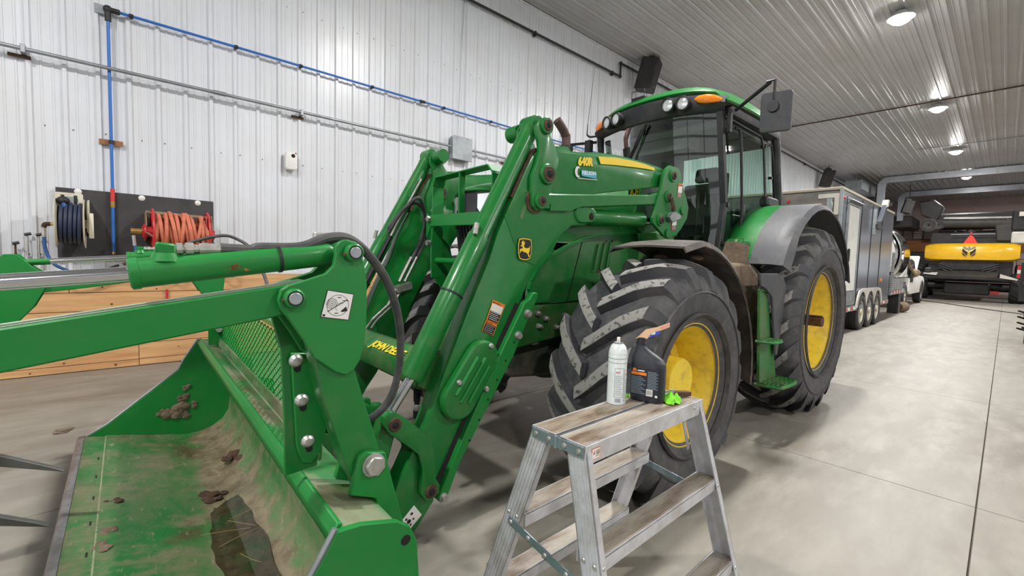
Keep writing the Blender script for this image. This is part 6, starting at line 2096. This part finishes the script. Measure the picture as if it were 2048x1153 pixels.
# folded side lamp arm
la = MB().prism([(14.5, 2.68), (14.72, 2.72), (15.2, 3.14), (15.02, 3.16)], TY0 - .12, TY0 - .02).build('folded_lamp', M_trl, tr_, bevel=.01)
MB().prism([(15.0, 3.10), (15.2, 3.12), (15.3, 3.30), (15.14, 3.30)], TY0 - .13, TY0 - .01).build('lamp_tip', M_ltr, la)
MB().box(14.18, 14.32, TY0 - .06, TY0, 2.35, 2.98).build('lamp_post', M_galv, la)
MB().box(14.2, 14.8, TY0 - .10, TY0 - .01, 2.50, 2.60).build('lamp_clamp', M_blackm, la)
MB().lathe([(0, .03), (.05, .02), (.06, 0)], (15.75, TY0 - .0, 1.18), (0, -1, 0), 14).build('side_reflector', M_orange, tr_)
# skirt rail with red and white tape
MB().box(TX0, TX1, TY0 - .015, TY0 + .05, .50, .62).build('side_rail', M_galv, tr_, bevel=.004)
x = TX0 + .05
k = 0
while x < TX1 - .25:
    if not (12.9 < x < 15.9):
        MB().box(x, x + .22, TY0 - .019, TY0 - .014, .53, .59).build('reflective_tape', M_red if k % 2 else M_white, tr_)
    x += .25
    k += 1
MB().box(TX0 + .2, TX1, TY0 + .3, TY1 - .3, .42, .6).build('chassis', M_blackm, tr_)
for i, x in enumerate((13.55, 14.45, 15.35)):
    road_wheel(tr_, V(x, TY0 + .09, .43), .43, .26, .28)
    road_wheel(tr_, V(x, TY1 - .14, .43), .43, .26, .28, 1)
sk = [(12.95, .62), (12.95, .55)]
for xw in (13.55, 14.45, 15.35):
    sk += [(xw + .449 * math.cos(math.radians(q)), .47 + .46 * math.sin(math.radians(q))) for q in range(168, 11, -12)]
sk += [(15.95, .55), (15.95, .62), (15.84, .80), (15.7, .96), (15.35, 1.0), (14.45, 1.0), (13.55, 1.0), (13.2, .96), (13.06, .80)]
MB().prism(sk, TY0 - .035, TY0 - .008).build('wheel_skirt', M_ltr, tr_)
# ridge of roof gear behind: heater units on the wall side
ht = thing('unit_heater', 'grey unit heater with round outlets hung high beyond the trailer', 'heater', (35.0, 6.1, 5.6), 0, (35.0, 6.1, 5.6))
MB().box(31.2, 35.0, 5.7, 6.5, 5.95, 6.5).build('casing', M_galv, ht, bevel=.03)
MB().box(35.1, 39.5, 5.6, 6.6, 5.6, 6.2).build('casing', M_dk2, ht, bevel=.03)
for x in (36.0, 37.4, 38.8):
    MB().cyl((x, 5.62, 5.9), (x, 5.4, 5.9), .17, n=16).build('outlet', M_galv, ht)
for x in (31.8, 34.4, 38.8):
    MB().cyl((x, 6.1, 6.15), (x, 6.1, CEIL), .015, n=6).build('hanger_rod', M_galv, ht)

# ---- tank unit on its own deck behind the trailer
tk_ = thing('tank_trailer', 'polished steel tank on a deck behind the charcoal trailer', 'tank', (18.7, 3.3, 0), 0, (18.7, 3.3, 0))
pf = [(0, -.32), (.45, -.30), (.80, -.20), (1.02, -.02), (1.08, .12), (1.08, 2.2), (1.0, 2.35), (0, 2.5)]
MB().lathe(pf, (17.75, 3.28, 1.95), (1, 0, 0), 48).build('tank_shell', M_polish, tk_, angle=50)
MB().lathe([(1.085, .10), (1.10, .12), (1.10, .30), (1.085, .32)], (17.7, 3.28, 1.95), (1, 0, 0), 48).build('tank_band', M_galv, tk_)
MB().lathe([(0, -.37), (.55, -.34), (.88, -.22), (.99, -.10)], (17.75, 3.28, 1.95), (1, 0, 0), 40).build('white_end', M_white, tk_)
MB().box(17.3, 20.1, 2.28, 4.3, .72, .86).build('deck', M_galv, tk_, bevel=.01)
MB().box(17.4, 19.5, 2.26, 2.6, .86, 1.22).build('tool_box', M_galv, tk_, bevel=.01)
for x in (17.9, 18.4, 18.9):
    MB().box(x - .015, x + .015, 2.245, 2.27, .88, 1.2).build('box_rib', M_bolt, tk_)
MB().box(17.25, 17.33, 2.24, 2.30, .80, 2.0).build('ladder_strip', M_galv, tk_)
for k in range(18):
    MB().box(17.2, 17.25, 2.23, 2.30, .84 + k * .065, .86 + k * .065).build('strip_rung', M_bolt, tk_)
MB().box(20.0, 20.4, 2.4, 2.7, .0, .78).build('landing_leg', M_dk2, tk_, bevel=.02)
MB().box(17.5, 20.4, 2.9, 3.6, .45, .72).build('frame', M_dk2, tk_)
lb = MB().lathe([(0, 0), (.16, .01), (.18, .08), (.18, .5), (.15, .56), (0, .58)], (20.55, 2.5, .185), (1, -.25, 0), 16)
tag(lb.build('log_block', mat('dirty_log', srgb(120, 100, 78), .9, dirt=srgb(80, 66, 52), scale=6, amount=.7), loc=(20.8, 2.45, 0)), 'short dirty log block lying behind the tank trailer leg', 'block')
for k in range(9):
    MB().box(17.4 + k * .25, 17.62 + k * .25, 2.272, 2.279, .76, .83).build('reflective_tape', M_red if k % 2 else M_white, tk_)
lettering('lettering', 'TRUCK SH', .17, (18.4, 2.87, .48), (1, 0, 0), (0, 0, 1), M_white, tk_)

# ---- white truck with open hood
tk2 = thing('pickup_truck', 'white service truck with its hood raised near the combine', 'truck', (25.7, 3.5, 0), 0, (25.7, 3.5, 0))
ty0, ty1 = 2.62, 4.6
body = [(24.2, .62), (24.2, 1.18), (25.5, 1.25), (27.2, 1.30), (28.7, 1.22), (29.1, 1.05), (29.15, .62), (28.9, .50), (24.5, .50)]
MB().prism(body, ty0, ty1).build('lower_body', M_white, tk2, bevel=.05, seg=2)
MB().prism([(23.6, 1.2), (23.7, 2.02), (24.9, 2.08), (26.0, 1.98), (26.9, 1.30), (24.2, 1.2)], ty0 + .08, ty1 - .08).build('cab', M_white, tk2, bevel=.06, seg=2)
MB().prism([(24.0, 1.32), (24.05, 1.92), (24.9, 1.97), (25.8, 1.88), (26.6, 1.34)], ty0 + .065, ty0 + .078).build('side_window', M_dk, tk2)
MB().prism([(26.9, 1.36), (27.0, 1.30), (27.9, 2.14), (27.7, 2.17)], ty0 + .1, ty1 - .1).build('raised_hood', M_white, tk2, bevel=.02)
MB().box(22.4, 24.1, ty0 + .1, ty1 - .1, .8, 1.02).build('flat_deck', M_dk2, tk2)
MB().prism([(24.3, 1.0), (24.3, 1.65), (24.9, 1.75), (25.0, 1.0)], ty0 - .02, ty0 + .02).build('open_door_edge', M_dk, tk2)
MB().tube([(23.0, ty0, 2.0), (24.0, ty0 - .02, 1.6), (25.0, ty0 - .05, 1.35), (25.5, ty0 - .06, 1.30)], .05, 8).build('draped_strap', M_tanm, tk2)
clp = clod('cloth', (25.3, ty0 - .05, 1.38), .28, 91, (1.3, .4, 1.0))
clp.build('draped_cloth', M_tanm, tk2)
for (x, r_) in ((23.2, .48), (28.2, .44)):
    road_wheel(tk2, V(x, ty0 + .12, r_), r_, .28, .26)
    road_wheel(tk2, V(x, ty1 - .12, r_), r_, .28, .26, 1)
MB().prism([(28.2 + .62 * math.cos(math.radians(a)), .46 + .6 * math.sin(math.radians(a))) for a in range(0, 181, 15)], ty0 - .03, ty0 + .1).build('wheel_flare', M_dk2, tk2, bevel=.02)
MB().prism([(27.4, 1.42), (27.75, 1.42), (27.78, 1.62), (27.42, 1.66)], ty0 - .35, ty0 - .12).build('door_mirror', M_dk, tk2, bevel=.04)
MB().bar((27.5, ty0, 1.40), (27.5, ty0 - .2, 1.48), .04, .05).build('mirror_arm', M_dk, tk2)

# ---- combine harvester
cx0 = 33.0
cb_ = thing('combine_harvester', 'yellow and black combine harvester seen from behind, far end', 'combine', (cx0 + 2, 1.35, 0), 0, (cx0 + 2, 1.35, 0))
hd_ = []
for k in range(21):
    t = -1 + 2 * k / 20
    y = 1.33 + t * 1.72
    bow = -.34 * (1 - abs(t) ** 3)
    edge = .10 * abs(t) ** 8
    hd_.append([V(cx0 + .6 + bow * .2, y, 3.02 - edge), V(cx0 + .15 + bow, y, 2.98 - edge), V(cx0 + bow, y, 2.80 - edge), V(cx0 - .02 + bow, y, 2.45), V(cx0 + .05 + bow, y, 2.14 + edge), V(cx0 + .35 + bow * .4, y, 2.04 + edge)])
hood_c = MB().grid(hd_).build('rear_hood', M_nh, cb_, solid=.03, angle=50)
# leaf mark on the hood
def leaf(P, m_):
    MB().prism([(1.355 + y, 2.53 + z) for y, z in P], cx0 - .385, cx0 - .365, 'x').build('leaf_mark', m_, hood_c)
M_silver = mat('badge_grey', srgb(150, 146, 130), .4, .3)
leaf([(.0, .06), (.24, .24), (.20, .30), (.06, .22), (0, .30), (-.06, .22), (-.20, .30), (-.24, .24)], M_silver)
leaf([(.04, -.02), (.24, .18), (.24, .04), (.06, -.18)], M_ink)
leaf([(-.04, -.02), (-.24, .18), (-.24, .04), (-.06, -.18)], M_ink)
leaf([(.24, .0), (.22, -.14), (.07, -.24)], M_ink)
leaf([(-.24, .0), (-.22, -.14), (-.07, -.24)], M_ink)
MB().box(cx0 + .3, cx0 + 6.5, -.2, 2.9, 1.0, 3.6).build('body', M_dk, cb_, bevel=.05)
MB().prism([(.45, 2.08), (2.35, 2.08), (2.45, 1.62), (.35, 1.62)], cx0 - .05, cx0 + .3, 'x').build('straw_chute', M_dk, cb_)
MB().prism([(cx0 - .85, 1.26), (cx0 - .80, 1.30), (cx0 + .1, 1.62), (cx0 + .1, 1.52), (cx0 - .6, 1.2)], .28, 2.50).build('spreader_deck', M_dk2, cb_, bevel=.02)
for sd, y in ((-1, .30), (1, 2.45)):
    for k in range(3):
        MB().bar((cx0 - .12, y, 1.95 - .12 * k), (cx0 - .12, y - sd * .55, 1.70 - .12 * k), .03, .04).build('deflector', M_dk2, cb_)
MB().box(cx0 - .9, cx0 - .3, -.3, 2.95, 1.12, 1.28).build('rear_beam', M_dk, cb_, bevel=.03)
MB().prism([(2.45, 1.30), (2.95, 1.36), (2.95, 1.42), (2.40, 1.45)], cx0 - .95, cx0 - .5, 'x').build('side_plate', M_ltr, cb_)
MB().prism([(.20, 1.45), (-.38, 1.22), (-.38, 1.16), (.2, 1.25)], cx0 - .95, cx0 - .5, 'x').build('side_plate', M_ltr, cb_)
MB().cyl((cx0 + .6, -.2, .75), (cx0 + .6, 2.9, .75), .22, n=16).build('rear_axle', M_dk, cb_)
MB().box(cx0 - .2, cx0 + 1.2, .5, 2.2, .35, .95).build('chopper', M_dk, cb_, bevel=.06)
MB().box(cx0 - .1, cx0 + .2, .2, .55, .42, .58).build('red_guard', M_redp, cb_, bevel=.02)


def ag_wheel(parent, c, R, w, rimr, n_l, side=-1, rm=None):
    hw_ = w / 2
    o = MB().lathe([(rimr, -hw_ * .8), (rimr + .05, -hw_), (R - .12, -hw_ * .98), (R - .07, -hw_ * .8), (R - .06, 0), (R - .07, hw_ * .8), (R - .12, hw_ * .98), (rimr + .05, hw_), (rimr, hw_ * .8)], c, (0, 1, 0), 40).build('wheel', M_tyre2, parent, loc=c, angle=50)
    MB().lathe([(r, side * h) for r, h in [(rimr, hw_ * .8), (rimr - .03, hw_ * .6), (rimr - .06, 0), (.15, 0), (0, .05)]], c, (0, 1, 0), 28).build('rim', rm or M_yellow, o)
    for sg in (-1, 1):
        rows = []
        for t in (0, .3, .6, .85, .99):
            y = sg * hw_ * t
            ph = .38 * t
            r0, r1 = R - .10, R - (.09 if t > .9 else 0)
            wd = .045
            rows.append([V(-r0 * math.cos(ph - wd), y, r0 * math.sin(ph - wd)), V(-r1 * math.cos(ph - wd * .8), y, r1 * math.sin(ph - wd * .8)), V(-r1 * math.cos(ph + wd * .8), y, r1 * math.sin(ph + wd * .8)), V(-r0 * math.cos(ph + wd), y, r0 * math.sin(ph + wd))])
        mb = MB().grid(rows)
        mb.add(rows[0], [(0, 1, 2, 3)]); mb.add(rows[-1], [(3, 2, 1, 0)])
        me = mb.mesh('lug', angle=30)
        me.materials.append(M_tyre2)
        for k in range(n_l):
            q = bpy.data.objects.new('lug', me)
            COL.objects.link(q)
            q.parent = o
            q.rotation_euler = (0, 2 * PI * (k + (.5 if sg > 0 else 0)) / n_l, 0)
    return o


ag_wheel(cb_, V(cx0 + .5, -.45, .74), .74, .62, .36, 16)
ag_wheel(cb_, V(cx0 + .5, 3.15, .74), .74, .62, .36, 16, 1)
ag_wheel(cb_, V(cx0 + 5.4, -.7, 1.0), 1.0, .8, .5, 18)
ag_wheel(cb_, V(cx0 + 5.4, 3.4, 1.0), 1.0, .8, .5, 18, 1)
# deck over the hood: engine, tubes, pulleys
MB().box(cx0 + .9, cx0 + 3.0, .0, 2.7, 3.0, 3.7).build('engine_deck', M_dk, cb_, bevel=.05)
rd = random.Random(17)
for k in range(14):
    y, z = rd.uniform(.2, 2.6), rd.uniform(3.1, 3.7)
    MB().tube([(cx0 + .75, y, 3.05), (cx0 + .7, y + rd.uniform(-.2, .2), z), (cx0 + .8, y + rd.uniform(-.5, .5), z + rd.uniform(-.2, .1))], rd.uniform(.025, .06), 8).build('engine_pipe', M_dk2 if k % 3 else M_galv, cb_)
MB().cyl((cx0 + .4, -.05, 4.02), (cx0 + .35, 2.45, 4.10), .27, n=24).build('unloading_auger', M_dk2, cb_)
MB().bar((cx0 + .2, .0, 4.28), (cx0 + .18, 2.4, 4.36), .05, .06).build('auger_strip', M_ltr, cb_)
MB().box(cx0 + .9, cx0 + 3.2, -.3, 2.9, 3.9, 4.65).build('grain_tank', M_dk, cb_, bevel=.06)
MB().prism([(-.5, 3.1), (.45, 3.1), (.55, 3.9), (.1, 4.25), (-.5, 4.2)], cx0 + .15, cx0 + .6, 'x').build('side_shield', M_dk2, cb_, bevel=.05)
for (y, r_) in ((3.0, .34), (2.62, .24)):
    MB().lathe([(.05, 0), (r_, .0), (r_ + .02, .05), (r_ * .8, .07), (r_ * .75, .03), (.1, .02)], (cx0 + .2, y, 4.0), (-1, 0, 0), 28).build('pulley', M_dk2, cb_)
MB().prism([(2.7, 4.2), (3.4, 4.6), (3.5, 5.3), (2.9, 5.4), (2.5, 5.0)], cx0 + .4, cx0 + 1.5, 'x').build('tank_corner', M_dk, cb_, bevel=.05)
for k in range(3):
    MB().bar((cx0 + .1, -.30 - .14 * 0, 2.2 + k * .3), (cx0 + .1, -.58, 2.2 + k * .3), .03, .03).build('ladder_rung', M_blackm, cb_)
for y in (-.30, -.58):
    MB().bar((cx0 + .1, y, 1.9), (cx0 + .15, y, 3.1), .03, .03).build('ladder_rail', M_blackm, cb_)
tri = MB().prism([(1.60, 2.99), (1.09, 2.985), (1.24, 3.30), (1.345, 3.43), (1.45, 3.30)], cx0 - .06, cx0 - .04, 'x').build('slow_vehicle_sign', mat('sign_red', srgb(240, 62, 52), .5), cb_)
MB().lathe([(0, .03), (.05, .02), (.06, 0)], (cx0 - .02, 1.345, 3.50), (-1, 0, 0), 12).build('beacon', M_red, cb_)
MB().bar((cx0 + .0, .5, 3.46), (cx0 + .0, 2.1, 3.46), .03, .03).build('sign_rail', M_galv, cb_)

# ---- machine standing at the right edge
rm_ = thing('tillage_machine', 'black machine with forked teeth cut off by the right picture edge', 'machine', (14.6, -1.0, 0), 0, (14.6, -1.0, 0))
MB().prism([(13.95, .0), (14.2, .02), (14.35, .5), (14.3, 1.0), (14.05, .95), (14.0, .4)], -.75, -.33).build('leg', M_dk, rm_, bevel=.03)
MB().box(13.9, 14.4, -2.2, -.30, .55, .72).build('tool_bar', M_dk, rm_, bevel=.02)
for k in range(4):
    MB().prism([(14.0, .30 + k * .11), (14.04, .36 + k * .11), (13.70, .40 + k * .11)], -.32 - .03 * k, -.28 - .03 * k).build('tooth', M_dk, rm_)
    MB().bar((14.05, -.32, .30 + k * .12), (13.95, -.22, .34 + k * .12), .03, .03).build('tooth', M_dk, rm_)
MB().box(14.0, 14.5, -1.4, -.24, 1.25, 1.30).build('light_bar', M_dk2, rm_)
for k, (m_, z) in enumerate(((M_red, 1.42), (M_white, 1.51), (M_red, 1.60))):
    MB().box(14.2, 14.26, -.62, -.15, z - .04, z + .04).build('stripe_board', m_, rm_)
MB().box(14.1, 14.2, -.5, -.2, .9, 1.7).build('light_post', M_dk, rm_)
MB().box(14.05, 14.2, -1.3, .0, 2.36, 2.80).build('screen_box', M_dk, rm_, bevel=.03)
MB().box(14.02, 14.05, -1.2, -.10, 2.66, 2.75).build('screen_strip', M_ltr, rm_)
MB().box(14.05, 14.2, -1.0, -.02, 2.10, 2.34).build('lamp_box', M_ltr, rm_, bevel=.02)
MB().box(14.1, 14.3, -.9, -.3, .9, 2.4).build('mast_post', M_dk, rm_)
ag_wheel(rm_, V(15.6, -1.2, .62), .62, .5, .3, 14)

# ---- ducts under the ceiling
def duct(label, x, yr, z_bot, group=None):
    t = thing('air_duct', label, 'duct', (x, yr, z_bot), 0, (x, yr, z_bot), 'galvanised ducts under the ceiling')
    w, zt = .42, CEIL - .05
    zl = zt - .34
    sec = 4.2
    y = yr - .3
    k = 0
    while y > -13.5:
        MB().box(x - w / 2, x + w / 2, max(y - sec, -13.7) + .01, y, zl, zt).build('duct_run', M_duct, t, bevel=.01)
        MB().box(x - w / 2 - .012, x + w / 2 + .012, y - .02, y + .02, zl - .012, zt + .01).build('duct_flange', M_bolt, t)
        y -= sec
        k += 1
    rows = []
    for q in range(7):
        a = math.radians(90 * q / 6)
        ro, ri = .52, .2
        cyy, czz = yr - .3, zl - .18
        rows.append([V(x - w / 2, cyy + ro * math.sin(a), czz + ro * math.cos(a)), V(x + w / 2, cyy + ro * math.sin(a), czz + ro * math.cos(a)), V(x + w / 2, cyy + ri * math.sin(a), czz + ri * math.cos(a)), V(x - w / 2, cyy + ri * math.sin(a), czz + ri * math.cos(a)), V(x - w / 2, cyy + ro * math.sin(a), czz + ro * math.cos(a))])
    MB().grid(rows).build('duct_elbow', M_duct, t, angle=30)
    MB().box(x - w / 2, x + w / 2, yr - .10, yr + .22, z_bot, zl - .17).build('duct_drop', M_duct, t, bevel=.01)
    return t
duct('nearer galvanised duct crossing under the ceiling above the combine', 33.6, 5.15, 5.2)
duct('farther galvanised duct with the lower riser beyond the first', 40.6, 5.10, 4.9)
pn = thing('plenum', 'dark air plenum box hanging under the far riser ducts', 'duct', (43, 5.1, 4.5), 0, (43, 5.1, 4.5))
MB().box(41.2, 45.2, 4.6, 5.7, 4.5, 5.3).build('box', M_dk2, pn, bevel=.05)
for x in (41.6, 44.8):
    MB().cyl((x, 5.1, 5.3), (x, 5.1, CEIL), .02, n=6).build('hanger_rod', M_galv, pn)

# ---- far wall: timber band, stair rail, beam
M_band = mat('timber_band', srgb(176, 112, 60), .6, 0, dirt=srgb(140, 84, 44), scale=3, amount=.6, stretch=(1, .3, 3))
bnd = room_piece('trim_4', MB().box(FAR_X - .06, FAR_X, SIDE_Y, WALL_Y, 3.0, 3.9), M_band)
mz = thing('stair_rail', 'dark brown steel stair railing against the far wall', 'railing', (46.9, 5.0, 3.9), 0, (46.3, 5.0, 3.9))
M_rail = mat('rail_brown', srgb(70, 44, 40), .5)
for z in (3.95, 4.85):
    MB().bar((46.3, 4.5, z), (46.3, 5.7, z), .06, .06).build('rail', M_rail, mz)
for k in range(3):
    MB().bar((46.3, 4.5 + .6 * k, 3.9), (46.3, 4.5 + .6 * k, 4.9), .05, .05).build('post', M_rail, mz)
for k in range(5):
    MB().bar((46.3, 4.5, 4.0 + .18 * k), (46.3, 5.7, 4.12 + .18 * k), .03, .03).build('bar', M_rail, mz)
tag(MB().box(46.0, 46.9, 2.4, 4.4, 3.9, 5.2).build('shutter_panel', M_rail, bevel=.02), 'dark brown shutter panel on the far wall behind the combine', 'panel')
tag(MB().box(45.5, 46.9, 3.0, 6.9, 0, 2.95).build('storage_rack', M_dk2, bevel=.05), 'dark storage rack standing below the timber band', 'rack')
tag(MB().tube([(30.8, 3.4, .012), (29.5, 2.2, .012), (27.2, 1.0, .012), (25.2, -.2, .012), (24.6, -.6, .012)], .02, 6).build('cord', M_fit, loc=(27, 1, 0)), 'black cable lying across the floor before the combine', 'cable')
